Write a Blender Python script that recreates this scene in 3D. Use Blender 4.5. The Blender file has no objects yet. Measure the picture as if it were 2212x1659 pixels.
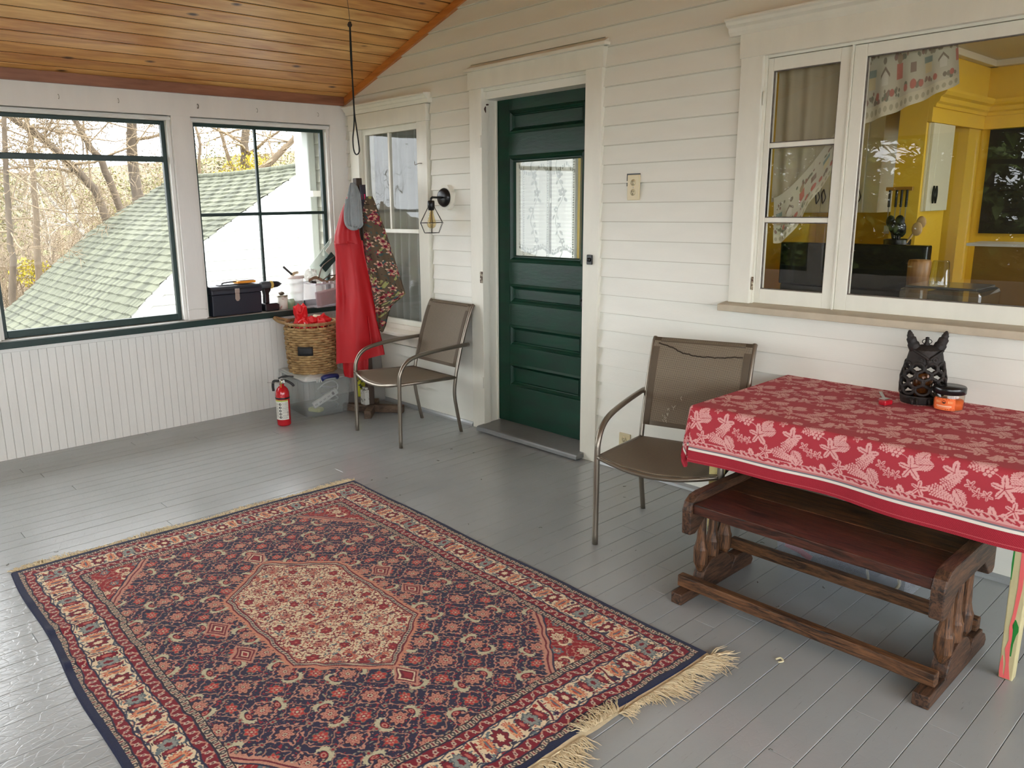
import bpy, math, random
import numpy as np
from mathutils import Matrix, Vector, noise as mnoise
PI = math.pi
scn = bpy.context.scene
# ---------------------------------------------------------------- camera
FPX, W_, H_ = 1686.643, 2212.0, 1659.0
yaw, pitch, roll = 0.85234, -0.213625, -0.016745
fw = Vector((-math.sin(yaw)*math.cos(pitch), math.cos(yaw)*math.cos(pitch), math.sin(pitch)))
r0 = Vector((math.cos(yaw), math.sin(yaw), 0)); u0 = r0.cross(fw)
rt = r0*math.cos(roll)+u0*math.sin(roll); up = -r0*math.sin(roll)+u0*math.cos(roll)
cam_d = bpy.data.cameras.new('camera'); cam = bpy.data.objects.new('camera', cam_d)
scn.collection.objects.link(cam)
cam_d.sensor_fit = 'HORIZONTAL'; cam_d.sensor_width = 36; cam_d.lens = FPX*36/W_
cam_d.shift_x = 105.563/W_; cam_d.shift_y = -23.247/W_
cam_d.clip_start = .05; cam_d.clip_end = 400
cam.matrix_world = Matrix(((rt.x, up.x, -fw.x, 5.06381), (rt.y, up.y, -fw.y, -3.32225), (rt.z, up.z, -fw.z, 1.42703), (0, 0, 0, 1)))
scn.camera = cam
# ---------------------------------------------------------------- sky, exposure
world = bpy.data.worlds.new('overcast_sky'); scn.world = world; world.use_nodes = True
wn = world.node_tree.nodes; wl = world.node_tree.links; wn.clear()
wo = wn.new('ShaderNodeOutputWorld'); bg = wn.new('ShaderNodeBackground')
tc = wn.new('ShaderNodeTexCoord'); sx = wn.new('ShaderNodeSeparateXYZ'); rp = wn.new('ShaderNodeValToRGB')
wl.new(tc.outputs['Generated'], sx.inputs[0]); wl.new(sx.outputs['Z'], rp.inputs[0])
rp.color_ramp.elements[0].position = 0.0; rp.color_ramp.elements[0].color = (.86, .90, .95, 1)
rp.color_ramp.elements[1].position = .6; rp.color_ramp.elements[1].color = (.96, .98, 1.0, 1)
wl.new(rp.outputs[0], bg.inputs[0]); bg.inputs[1].default_value = 7.2
wl.new(bg.outputs[0], wo.inputs[0])
sun_d = bpy.data.lights.new('sun', 'SUN'); sun = bpy.data.objects.new('sun', sun_d); scn.collection.objects.link(sun)
sun_d.energy = 2.5; sun_d.angle = math.radians(30); sun_d.color = (1, .96, .88)
sun.rotation_euler = (math.radians(38), 0, math.radians(200))
sun.rotation_euler = Vector((-.6, -.55, -.95)).to_track_quat('-Z', 'Y').to_euler()
scn.view_settings.view_transform = 'Standard'; scn.view_settings.look = 'None'
scn.view_settings.exposure = 0.40; scn.view_settings.gamma = 1.0
try: scn.view_settings.use_curve_mapping = False
except Exception: pass
cy = scn.cycles
cy.max_bounces = 7; cy.diffuse_bounces = 4; cy.glossy_bounces = 4; cy.transmission_bounces = 6; cy.transparent_max_bounces = 14
cy.caustics_reflective = False; cy.caustics_refractive = False; cy.sample_clamp_indirect = 6.0
cy.use_denoising = True; cy.use_adaptive_sampling = True; cy.adaptive_threshold = 0.03
# ---------------------------------------------------------------- helpers
def c(r, g, b):
    f = lambda v: (v/255/12.92) if v/255 <= .04045 else ((v/255+.055)/1.055)**2.4
    return (f(r), f(g), f(b), 1.0)
WM = {}
def prop(o, label=None, cat=None, group=None, kind=None):
    if label: o['label'] = label
    if cat: o['category'] = cat
    if group: o['group'] = group
    if kind: o['kind'] = kind
    return o
def thing(name, label, cat, loc=(0, 0, 0), rz=0, group=None, kind=None):
    o = bpy.data.objects.new(name, None); scn.collection.objects.link(o)
    o.empty_display_size = .05
    o.location = loc; o.rotation_euler = (0, 0, rz)
    WM[o.name] = Matrix.Translation(loc) @ Matrix.Rotation(rz, 4, 'Z')
    return prop(o, label, cat, group, kind)
def link(name, me, mat, parent, world=True, bevel=0, solid=0, sub=0):
    o = bpy.data.objects.new(name, me); scn.collection.objects.link(o)
    if mat is not None:
        for m in (mat if isinstance(mat, (list, tuple)) else [mat]): me.materials.append(m)
    if parent is not None:
        o.parent = parent
        m = WM.get(parent.name, Matrix.Identity(4))
        if world: me.transform(m.inverted())
        WM[o.name] = m
    else: WM[o.name] = Matrix.Identity(4)
    if solid:
        s = o.modifiers.new('solid', 'SOLIDIFY'); s.thickness = solid; s.offset = 0
    if bevel:
        b = o.modifiers.new('bevel', 'BEVEL'); b.width = bevel; b.segments = 2; b.limit_method = 'ANGLE'; b.angle_limit = math.radians(40)
        b.harden_normals = False
    if sub:
        s = o.modifiers.new('sub', 'SUBSURF'); s.levels = sub; s.render_levels = sub
    return o
class MB:
    def __init__(s): s.v = []; s.f = []; s.mi = []; s.sm = []
    def add(s, v, f, mi=0, smooth=False, M=None):
        k = len(s.v)
        if M is not None: v = [tuple(M @ Vector(p)) for p in v]
        s.v += [tuple(p) for p in v]
        for q in f: s.f.append([i+k for i in q]); s.mi.append(mi); s.sm.append(smooth)
        return s
    def box(s, a, b, mi=0, M=None):
        (x0, y0, z0), (x1, y1, z1) = a, b
        if x0 > x1: x0, x1 = x1, x0
        if y0 > y1: y0, y1 = y1, y0
        if z0 > z1: z0, z1 = z1, z0
        v = [(x0, y0, z0), (x1, y0, z0), (x1, y1, z0), (x0, y1, z0), (x0, y0, z1), (x1, y0, z1), (x1, y1, z1), (x0, y1, z1)]
        return s.add(v, [(0, 3, 2, 1), (4, 5, 6, 7), (0, 1, 5, 4), (1, 2, 6, 5), (2, 3, 7, 6), (3, 0, 4, 7)], mi, False, M)
    def cbox(s, ctr, size, rot=None, mi=0):
        M = Matrix.Translation(ctr) @ (rot if rot is not None else Matrix.Identity(4))
        h = [q/2 for q in size]
        return s.box((-h[0], -h[1], -h[2]), tuple(h), mi, M)
    def bar(s, p, q, w, h, mi=0, upv=(0, 0, 1)):
        p = Vector(p); q = Vector(q); d = (q-p); L = d.length; d.normalize()
        a = Vector(upv).cross(d)
        if a.length < 1e-4: a = Vector((1, 0, 0)).cross(d)
        a.normalize(); b = d.cross(a)
        R = Matrix((( d.x, a.x, b.x, 0), (d.y, a.y, b.y, 0), (d.z, a.z, b.z, 0), (0, 0, 0, 1)))
        return s.cbox((p+q)/2, (L, w, h), R, mi)
    def tube(s, pts, r, n=8, mi=0, caps=True, smooth=True, flat=1.0, closed=False):
        pts = [Vector(p) for p in pts]; N = len(pts)
        rr = r if isinstance(r, (list, tuple)) else [r]*N
        v = []; f = []; prev = None
        for i, p in enumerate(pts):
            if closed: t = pts[(i+1) % N]-pts[i-1]
            else: t = pts[min(i+1, N-1)]-pts[max(i-1, 0)]
            if t.length < 1e-9: t = Vector((0, 0, 1))
            t.normalize()
            if prev is None:
                a = t.cross(Vector((0, 0, 1)))
                if a.length < .1: a = t.cross(Vector((0, 1, 0)))
            else: a = prev-t*prev.dot(t)
            if a.length < 1e-6: a = t.orthogonal()
            a.normalize(); prev = a; b = t.cross(a)
            for k in range(n):
                th = 2*PI*k/n
                v.append(p+(a*math.cos(th)+b*math.sin(th)*flat)*rr[i])
        for i in range(N if closed else N-1):
            j = (i+1) % N
            for k in range(n):
                k2 = (k+1) % n
                f.append((i*n+k, i*n+k2, j*n+k2, j*n+k))
        s.add(v, f, mi, smooth)
        if caps and not closed:
            m = len(s.v)-len(v)
            s.f.append([m+k for k in reversed(range(n))]); s.mi.append(mi); s.sm.append(False)
            s.f.append([m+(N-1)*n+k for k in range(n)]); s.mi.append(mi); s.sm.append(False)
        return s
    def lathe(s, prof, ctr=(0, 0, 0), n=24, mi=0, smooth=True, M=None, sx=1, sy=1, sq=None):
        # prof: list of (radius, z); closed ends when radius is 0
        v = []; f = []
        for r, z in prof:
            for k in range(n):
                th = 2*PI*k/n; co, si = math.cos(th), math.sin(th)
                e = 1
                if sq: e = 1/((abs(co)**sq+abs(si)**sq)**(1/sq))
                v.append((ctr[0]+co*r*e*sx, ctr[1]+si*r*e*sy, ctr[2]+z))
        for i in range(len(prof)-1):
            for k in range(n):
                k2 = (k+1) % n
                f.append((i*n+k, i*n+k2, (i+1)*n+k2, (i+1)*n+k))
        return s.add(v, f, mi, smooth, M)
    def disc(s, ctr, r, n=24, mi=0, M=None, sx=1, sy=1, down=False):
        v = [(ctr[0]+math.cos(2*PI*k/n)*r*sx, ctr[1]+math.sin(2*PI*k/n)*r*sy, ctr[2]) for k in range(n)]
        return s.add(v, [tuple(reversed(range(n))) if down else tuple(range(n))], mi, False, M)
    def prism(s, poly, axis, d0, d1, mi=0, M=None, smooth=False):
        # poly in the two other axes (order xy / xz / yz)
        def P(a, b, d):
            return {'x': (d, a, b), 'y': (a, d, b), 'z': (a, b, d)}[axis]
        n = len(poly)
        v = [P(a, b, d0) for a, b in poly]+[P(a, b, d1) for a, b in poly]
        ar = sum(poly[i][0]*poly[(i+1) % n][1]-poly[(i+1) % n][0]*poly[i][1] for i in range(n))
        sg = (1 if ar > 0 else -1)*(-1 if axis == 'y' else 1)*(1 if d1 > d0 else -1)
        f = [tuple(reversed(range(n))), tuple(range(n, 2*n))]+[(i, (i+1) % n, n+(i+1) % n, n+i) for i in range(n)]
        if sg < 0: f = [tuple(reversed(q)) for q in f]
        s.add(v, f[:2], mi, False, M)
        k = len(s.v)-2*n
        for q in f[2:]: s.f.append([i+k for i in q]); s.mi.append(mi); s.sm.append(smooth)
        return s
    def grid(s, fn, nu, nv, mi=0, smooth=True, closeu=False):
        v = [fn(i/nu, j/nv) for j in range(nv+1) for i in range(nu+1)]
        f = []
        for j in range(nv):
            for i in range(nu):
                a = j*(nu+1)+i
                f.append((a, a+1, a+nu+2, a+nu+1))
        return s.add(v, f, mi, smooth)
    def sphere(s, ctr, r, n=16, m=10, mi=0, sx=1, sy=1, sz=1, M=None):
        prof = [(max(1e-4, r*math.sin(PI*i/m)), -r*math.cos(PI*i/m)*sz) for i in range(m+1)]
        return s.lathe(prof, ctr, n, mi, True, M, sx, sy)
    def build(s, name, mat, parent=None, world=True, **kw):
        me = bpy.data.meshes.new(name); me.from_pydata(s.v, [], s.f)
        me.polygons.foreach_set('use_smooth', s.sm); me.polygons.foreach_set('material_index', s.mi)
        me.update()
        return link(name, me, mat, parent, world, **kw)
def copy_tree(o, parent=None, loc=None, rz=None, **kw):
    d = o.copy(); scn.collection.objects.link(d)
    if parent is not None: d.parent = parent
    if loc is not None: d.location = loc
    if rz is not None: d.rotation_euler = (0, 0, rz)
    prop(d, **kw)
    for ch in list(o.children): copy_tree(ch, d)
    return d
def colgrid(name, P, col, mat, parent=None, world=True, uvclosed=False, **kw):
    """P: (H,W,3) points, col: (H,W,3) linear colours -> dense mesh with a colour attribute 'pattern'"""
    H, W = P.shape[:2]
    me = bpy.data.meshes.new(name)
    me.vertices.add(H*W); me.vertices.foreach_set('co', P.reshape(-1).astype(np.float32))
    idx = np.arange(H*W).reshape(H, W)
    q = np.stack([idx[:-1, :-1], idx[:-1, 1:], idx[1:, 1:], idx[1:, :-1]], -1).reshape(-1, 4)
    nf = len(q)
    me.loops.add(nf*4); me.polygons.add(nf)
    me.loops.foreach_set('vertex_index', q.reshape(-1).astype(np.int32))
    me.polygons.foreach_set('loop_start', np.arange(0, nf*4, 4, dtype=np.int32))
    me.polygons.foreach_set('use_smooth', np.ones(nf, dtype=bool))
    at = me.color_attributes.new('pattern', 'FLOAT_COLOR', 'POINT')
    cc = np.ones((H*W, 4), np.float32); cc[:, :3] = col.reshape(-1, 3)
    at.data.foreach_set('color', cc.reshape(-1))
    me.update(); me.validate()
    return link(name, me, mat, parent, world, **kw)
# ---------------------------------------------------------------- materials
def newmat(name):
    m = bpy.data.materials.new(name); m.use_nodes = True
    nt = m.node_tree; b = nt.nodes['Principled BSDF']
    return m, nt, b
def mat(name, col, rough=.5, metal=0, bump=0, bscale=40, var=0, vscale=6, stretch=(1, 1, 1), spec=None, coat=0, sheen=0, detail=4, col2=None, dirt=None, dirtscale=20, dirtth=.62):
    """plain surface with optional noise colour variation, dirt specks and noise bump"""
    m, nt, b = newmat(name); N = nt.nodes; L = nt.links
    b.inputs['Base Color'].default_value = col; b.inputs['Roughness'].default_value = rough; b.inputs['Metallic'].default_value = metal
    if spec is not None: b.inputs['Specular IOR Level'].default_value = spec
    if coat: b.inputs['Coat Weight'].default_value = coat
    if sheen: b.inputs['Sheen Weight'].default_value = sheen
    if var or bump or dirt:
        t = N.new('ShaderNodeTexCoord'); mp = N.new('ShaderNodeMapping'); L.new(t.outputs['Object'], mp.inputs[0]); mp.inputs['Scale'].default_value = stretch
    last = None
    if var:
        n = N.new('ShaderNodeTexNoise'); n.inputs['Scale'].default_value = vscale; n.inputs['Detail'].default_value = detail
        L.new(mp.outputs[0], n.inputs[0])
        r = N.new('ShaderNodeValToRGB'); L.new(n.outputs[0], r.inputs[0])
        r.color_ramp.elements[0].position = .3; r.color_ramp.elements[1].position = .7
        k = [max(0, v*(1-var)) for v in col[:3]]
        r.color_ramp.elements[0].color = (*k, 1) if col2 is None else col2
        r.color_ramp.elements[1].color = col
        last = r.outputs[0]
    if dirt:
        n = N.new('ShaderNodeTexNoise'); n.inputs['Scale'].default_value = dirtscale; n.inputs['Detail'].default_value = 6; n.inputs['Roughness'].default_value = .7
        L.new(mp.outputs[0], n.inputs[0])
        r = N.new('ShaderNodeValToRGB'); L.new(n.outputs[0], r.inputs[0]); r.color_ramp.elements[0].position = dirtth; r.color_ramp.elements[1].position = dirtth+.04
        mx = N.new('ShaderNodeMix'); mx.data_type = 'RGBA'
        L.new(r.outputs[0], mx.inputs[0])
        if last: L.new(last, mx.inputs[6])
        else: mx.inputs[6].default_value = col
        mx.inputs[7].default_value = dirt; last = mx.outputs[2]
    if last: L.new(last, b.inputs['Base Color'])
    if bump:
        n = N.new('ShaderNodeTexNoise'); n.inputs['Scale'].default_value = bscale; n.inputs['Detail'].default_value = 3; L.new(mp.outputs[0], n.inputs[0])
        bp = N.new('ShaderNodeBump'); bp.inputs['Strength'].default_value = bump; bp.inputs['Distance'].default_value = .01
        L.new(n.outputs[0], bp.inputs['Height']); L.new(bp.outputs[0], b.inputs['Normal'])
    return m
def wood(name, dark, light, scale=1, axis='y', rough=.5, grain=10, knots=True, coat=0, bump=.15, knotcol=None, kscale=4.2, off=0, lo=.5, hi=.92):
    m, nt, b = newmat(name); N = nt.nodes; L = nt.links
    t = N.new('ShaderNodeTexCoord'); mp = N.new('ShaderNodeMapping'); L.new(t.outputs['Object'], mp.inputs[0])
    s = {'x': (.12, 1, 1), 'y': (1, .12, 1), 'z': (1, 1, .12)}[axis]; mp.inputs['Scale'].default_value = [q*scale for q in s]; mp.inputs['Location'].default_value = (off, off*.7, off*1.3)
    n = N.new('ShaderNodeTexNoise'); n.inputs['Scale'].default_value = grain; n.inputs['Detail'].default_value = 6; n.inputs['Distortion'].default_value = 1.2
    L.new(mp.outputs[0], n.inputs[0])
    n2 = N.new('ShaderNodeTexNoise'); n2.inputs['Scale'].default_value = grain*6; n2.inputs['Detail'].default_value = 4; L.new(mp.outputs[0], n2.inputs[0])
    ad = N.new('ShaderNodeMath'); ad.operation = 'MULTIPLY_ADD'; L.new(n2.outputs[0], ad.inputs[0]); ad.inputs[1].default_value = .45; L.new(n.outputs[0], ad.inputs[2])
    r = N.new('ShaderNodeValToRGB'); r.color_ramp.elements[0].position = lo; r.color_ramp.elements[1].position = hi
    r.color_ramp.elements[0].color = dark; r.color_ramp.elements[1].color = light; L.new(ad.outputs[0], r.inputs[0])
    last = r.outputs[0]
    if knots:
        mp2 = N.new('ShaderNodeMapping'); L.new(t.outputs['Object'], mp2.inputs[0]); s2 = {'x': (.45, 1, 1), 'y': (1, .45, 1), 'z': (1, 1, .45)}[axis]
        mp2.inputs['Scale'].default_value = [q*scale for q in s2]
        vo = N.new('ShaderNodeTexVoronoi'); vo.inputs['Scale'].default_value = kscale; L.new(mp2.outputs[0], vo.inputs[0])
        r2 = N.new('ShaderNodeValToRGB'); r2.color_ramp.elements[0].position = .05; r2.color_ramp.elements[1].position = .12
        r2.color_ramp.elements[0].color = (1, 1, 1, 1); r2.color_ramp.elements[1].color = (0, 0, 0, 1); L.new(vo.outputs[0], r2.inputs[0])
        mx = N.new('ShaderNodeMix'); mx.data_type = 'RGBA'; L.new(r2.outputs[0], mx.inputs[0]); L.new(last, mx.inputs[6]); mx.inputs[7].default_value = knotcol or [q*.35 for q in dark[:3]]+[1]
        last = mx.outputs[2]
    L.new(last, b.inputs['Base Color']); b.inputs['Roughness'].default_value = rough
    if coat: b.inputs['Coat Weight'].default_value = coat; b.inputs['Coat Roughness'].default_value = .2
    if bump:
        bp = N.new('ShaderNodeBump'); bp.inputs['Strength'].default_value = bump; bp.inputs['Distance'].default_value = .004
        L.new(ad.outputs[0], bp.inputs['Height']); L.new(bp.outputs[0], b.inputs['Normal'])
    return m
def pane(name, tint=(1, 1, 1, 1), rough=0.0, ior=1.5, k=1.0):
    """thin window glass: light passes straight, the surface mirrors by Fresnel"""
    m = bpy.data.materials.new(name); m.use_nodes = True; nt = m.node_tree; N = nt.nodes; L = nt.links; N.clear()
    o = N.new('ShaderNodeOutputMaterial'); t = N.new('ShaderNodeBsdfTransparent'); g = N.new('ShaderNodeBsdfGlossy'); mx = N.new('ShaderNodeMixShader'); f = N.new('ShaderNodeLayerWeight'); pw = N.new('ShaderNodeMath'); pw.operation = 'POWER'; pw.inputs[1].default_value = 5; L.new(f.outputs['Facing'], pw.inputs[0]); ma = N.new('ShaderNodeMath'); ma.operation = 'MULTIPLY_ADD'; F0 = ((ior-1)/(ior+1))**2; ma.inputs[1].default_value = 1-F0; ma.inputs[2].default_value = F0; L.new(pw.outputs[0], ma.inputs[0])
    g.inputs['Roughness'].default_value = rough; t.inputs[0].default_value = tint; f.inputs[0].default_value = .5
    mu = N.new('ShaderNodeMath'); mu.operation = 'MULTIPLY'; mu.inputs[1].default_value = k; mu.use_clamp = True
    L.new(ma.outputs[0], mu.inputs[0]); L.new(mu.outputs[0], mx.inputs[0]); L.new(t.outputs[0], mx.inputs[1]); L.new(g.outputs[0], mx.inputs[2]); L.new(mx.outputs[0], o.inputs[0])
    return m
def plastic_clear(name, col, alpha=.35, rough=.25):
    """cloudy translucent plastic: part see-through, part milky"""
    m, nt, b = newmat(name); b.inputs['Base Color'].default_value = col; b.inputs['Roughness'].default_value = rough
    N = nt.nodes; L = nt.links; o = [x for x in N if x.type == 'OUTPUT_MATERIAL'][0]
    t = N.new('ShaderNodeBsdfTransparent'); mx = N.new('ShaderNodeMixShader'); mx.inputs[0].default_value = alpha
    L.new(t.outputs[0], mx.inputs[1]); L.new(b.outputs[0], mx.inputs[2]); L.new(mx.outputs[0], o.inputs[0])
    return m
def patmat(name, rough=.9, sheen=0, bump=0, bscale=300, trans=0, attr='pattern'):
    m, nt, b = newmat(name); N = nt.nodes; L = nt.links
    a = N.new('ShaderNodeAttribute'); a.attribute_name = attr; L.new(a.outputs['Color'], b.inputs['Base Color'])
    b.inputs['Roughness'].default_value = rough
    if sheen: b.inputs['Sheen Weight'].default_value = sheen
    b.inputs['Specular IOR Level'].default_value = .2
    if bump:
        t = N.new('ShaderNodeTexCoord'); n = N.new('ShaderNodeTexNoise'); n.inputs['Scale'].default_value = bscale; n.inputs['Detail'].default_value = 2; L.new(t.outputs['Object'], n.inputs[0])
        bp = N.new('ShaderNodeBump'); bp.inputs['Strength'].default_value = bump; bp.inputs['Distance'].default_value = .003
        L.new(n.outputs[0], bp.inputs['Height']); L.new(bp.outputs[0], b.inputs['Normal'])
    return m
M_wall = mat('cream_clapboard_paint', c(234, 233, 222), .42, var=.05, vscale=3, bump=.05, bscale=60, stretch=(1, 1, 4), dirt=c(150, 140, 120), dirtscale=34, dirtth=.76)
M_trim = mat('cream_trim_paint', c(232, 230, 216), .38, var=.06, vscale=5, bump=.08, bscale=50, stretch=(3, 3, 1), dirt=c(130, 118, 98), dirtscale=26, dirtth=.745)
M_white = mat('white_porch_paint', c(232, 230, 224), .45, var=.06, vscale=4, bump=.06, bscale=40, stretch=(3, 3, .6), dirt=c(150, 146, 138), dirtscale=30, dirtth=.75)
M_green = mat('dark_green_paint', c(18, 50, 46), .4, bump=.15, bscale=40, var=.25, vscale=8)
M_black = mat('black_paint', c(22, 23, 25), .35)
M_rust = mat('rusty_iron', c(70, 45, 35), .8, bump=.3, bscale=90, var=.5, vscale=40)
M_putty = mat('weathered_putty', c(120, 112, 104), .9, bump=.6, bscale=120, var=.5, vscale=50)
M_glass = pane('window_glass', (.985, .99, .985, 1), 0, 1.45, .12)
M_glass_door = pane('door_glass', (.95, .97, .96, 1), 0, 1.5, .7)
# ================================================================ room shell
Z0, DB = 1.32587-8*0, .09567
def rows_z(k): return Z0+k*DB           # bottom edge of a clapboard row
# --- floor: painted boards running away from the house wall, real grooves between
mfl, nt, b = newmat('grey_floor_paint'); N = nt.nodes; L = nt.links
t = N.new('ShaderNodeTexCoord')
def _noise(sc, det=4, st=(1, 1, 1), rough=.5):
    mp = N.new('ShaderNodeMapping'); mp.inputs['Scale'].default_value = st; L.new(t.outputs['Object'], mp.inputs[0])
    n = N.new('ShaderNodeTexNoise'); n.inputs['Scale'].default_value = sc; n.inputs['Detail'].default_value = det; n.inputs['Roughness'].default_value = rough; L.new(mp.outputs[0], n.inputs[0]); return n
n1 = _noise(2.2, 5)
r = N.new('ShaderNodeValToRGB'); r.color_ramp.elements[0].position = .3; r.color_ramp.elements[1].position = .7
r.color_ramp.elements[0].color = c(150, 154, 155); r.color_ramp.elements[1].color = c(160, 164, 165); L.new(n1.outputs[0], r.inputs[0])
n2 = _noise(150, 5, (1, .06, 1), .75)      # scuffs and worn streaks along the boards
r2 = N.new('ShaderNodeValToRGB'); r2.color_ramp.elements[0].position = .63; r2.color_ramp.elements[1].position = .75; L.new(n2.outputs[0], r2.inputs[0])
mx = N.new('ShaderNodeMix'); mx.data_type = 'RGBA'; L.new(r2.outputs[0], mx.inputs[0]); L.new(r.outputs[0], mx.inputs[6]); mx.inputs[7].default_value = c(116, 116, 113)
L.new(mx.outputs[2], b.inputs['Base Color'])
n3 = _noise(5, 3); mr = N.new('ShaderNodeMapRange'); mr.inputs[3].default_value = .17; mr.inputs[4].default_value = .28; L.new(n3.outputs[0], mr.inputs[0]); L.new(mr.outputs[0], b.inputs['Roughness'])
mpv = N.new('ShaderNodeMapping'); mpv.inputs['Scale'].default_value = (1, .55, 1); L.new(t.outputs['Object'], mpv.inputs[0])
vo = N.new('ShaderNodeTexVoronoi'); vo.feature = 'DISTANCE_TO_EDGE'; vo.inputs['Scale'].default_value = 45; L.new(mpv.outputs[0], vo.inputs[0])
rv = N.new('ShaderNodeValToRGB'); rv.color_ramp.elements[0].position = 0; rv.color_ramp.elements[1].position = .07; L.new(vo.outputs[0], rv.inputs[0])
sxyz = N.new('ShaderNodeSeparateXYZ'); L.new(t.outputs['Object'], sxyz.inputs[0])
mk = N.new('ShaderNodeMapRange'); mk.inputs[1].default_value = -.8; mk.inputs[2].default_value = -2.6; mk.inputs[3].default_value = 0; mk.inputs[4].default_value = .22; L.new(sxyz.outputs['Y'], mk.inputs[0])
bp = N.new('ShaderNodeBump'); bp.inputs['Distance'].default_value = .0012; L.new(rv.outputs[0], bp.inputs['Height']); L.new(mk.outputs[0], bp.inputs['Strength'])
n4 = _noise(60, 3, (1, .3, 1)); bp2 = N.new('ShaderNodeBump'); bp2.inputs['Strength'].default_value = .12; bp2.inputs['Distance'].default_value = .004; L.new(n4.outputs[0], bp2.inputs['Height']); L.new(bp.outputs[0], bp2.inputs['Normal'])
L.new(bp2.outputs[0], b.inputs['Normal'])
b.inputs['Specular IOR Level'].default_value = .85
M_floor = mfl
XR, YF = 7.4, -4.9
fl = MB(); bw = .083; rnd = random.Random(4)
k = 0; x = -.1
while x < XR+.1:
    cuts = [YF-.1]; yy = YF-.1+rnd.uniform(.4, 3)
    while yy < .2: cuts.append(yy); yy += rnd.uniform(2.2, 3.6)
    cuts.append(.16)
    dz = rnd.uniform(-.0006, .0006)
    for a_, b_ in zip(cuts[:-1], cuts[1:]):
        y0, y1 = a_+.0006, b_-.0006; x0, x1 = x+.0007, x+bw-.0007; e = .0012
        v = [(x0, y0, -.03), (x1, y0, -.03), (x1, y1, -.03), (x0, y1, -.03), (x0, y0, dz-e), (x1, y0, dz-e), (x1, y1, dz-e), (x0, y1, dz-e), (x0+e, y0+e, dz), (x1-e, y0+e, dz), (x1-e, y1-e, dz), (x0+e, y1-e, dz)]
        fl.add(v, [(0, 1, 5, 4), (1, 2, 6, 5), (2, 3, 7, 6), (3, 0, 4, 7), (4, 5, 9, 8), (5, 6, 10, 9), (6, 7, 11, 10), (7, 4, 8, 11), (8, 9, 10, 11)])
    x += bw
fl.box((-.15, YF-.15, -.2), (XR+.15, .16, -.03))
prop(fl.build('floor', M_floor), kind='structure')
# --- ceiling: sloped pine boards
M_pine = wood('varnished_pine', c(190, 120, 52), c(236, 180, 104), 1, 'y', .42, 9, True, .25, .1, c(64, 32, 14))
SL = .339; CZ = 2.185; XP = 3.7; ang = math.atan(SL)
M_pines = []
for i, (d_, l_) in enumerate((((186, 118, 54), (240, 182, 106)), ((206, 138, 70), (248, 200, 124)), ((194, 124, 56), (238, 178, 100)))):
    M_pines.append(wood('varnished_pine_board_%d' % i, c(*d_), c(*l_), 1, 'y', .4, 8+i, True, .3, .1, c(78, 42, 20), 6.5, i*3.7))
ce = MB(); x = -.02; i = 0; rnd = random.Random(9)
def slope(x): return CZ+SL*x if x < XP else CZ+SL*(2*XP-x)
while x < XR:
    x1 = x+.1045
    if x < XP < x1: x1 = XP
    mi = (i*2+rnd.randrange(2)) % 3; za, zb = slope(x+.0001), slope(x1-.0001); g = .006
    sgn = 1 if x < XP else -1
    x1_ = x1; ga_ = .0062
    pts = [(x+ga_, za+SL*sgn*ga_), (x1-ga_, zb-SL*sgn*ga_), (x1-ga_, zb+.03), (x+ga_, za+.03)]
    ce.prism([(x-.001, za+.004), (x+ga_+.0005, za+.004+SL*sgn*ga_), (x+ga_+.0005, za+.03), (x-.001, za+.03)], 'y', YF-.1, .02, 3)
    ce.prism([(x1-ga_-.0005, zb+.004-SL*sgn*ga_), (x1+.001, zb+.004), (x1+.001, zb+.03), (x1-ga_-.0005, zb+.03)], 'y', YF-.1, .02, 3)
    ce.prism(pts, 'y', YF-.1, .02, mi); x = x1_; i += 1
ce.prism([(-.6, CZ-.6*SL+.03), (XP, slope(XP)+.03), (XR+.1, slope(XR+.1)+.03), (XR+.1, slope(XR+.1)+.12), (XP, slope(XP)+.12), (-.6, CZ-.6*SL+.12)], 'y', YF-.5, .02, 3)
prop(ce.build('ceiling', M_pines+[mat('dark_roof_deck', c(30, 15, 7), .9)]), kind='structure')
M_pinetrim = wood('pine_trim', c(120, 76, 54), c(158, 106, 80), 1, 'y', .4, 9, False, .3)
tr = MB(); tr.prism([(.018, 2.134), (.04, 2.134), (.04, CZ+SL*.04-.002), (.0, CZ-.002), (.0, 2.134)], 'y', YF, -.031)
prop(tr.build('trim_1', M_pinetrim, bevel=.002), kind='structure')
tr = MB(); q = .05
tr.prism([(.02, CZ+SL*.02-q), (XP, slope(XP)-q), (XP, slope(XP)-.001), (.02, CZ+SL*.02-.001)], 'y', -.031, -.001)
tr.prism([(XP, slope(XP)-q), (XR, slope(XR)-q), (XR, slope(XR)-.001), (XP, slope(XP)-.001)], 'y', -.031, -.001)
prop(tr.build('trim_2', wood('gable_pine_trim', c(168, 92, 34), c(214, 136, 62), 1, 'x', .35, 9, False, .4), bevel=.002), kind='structure')
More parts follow.
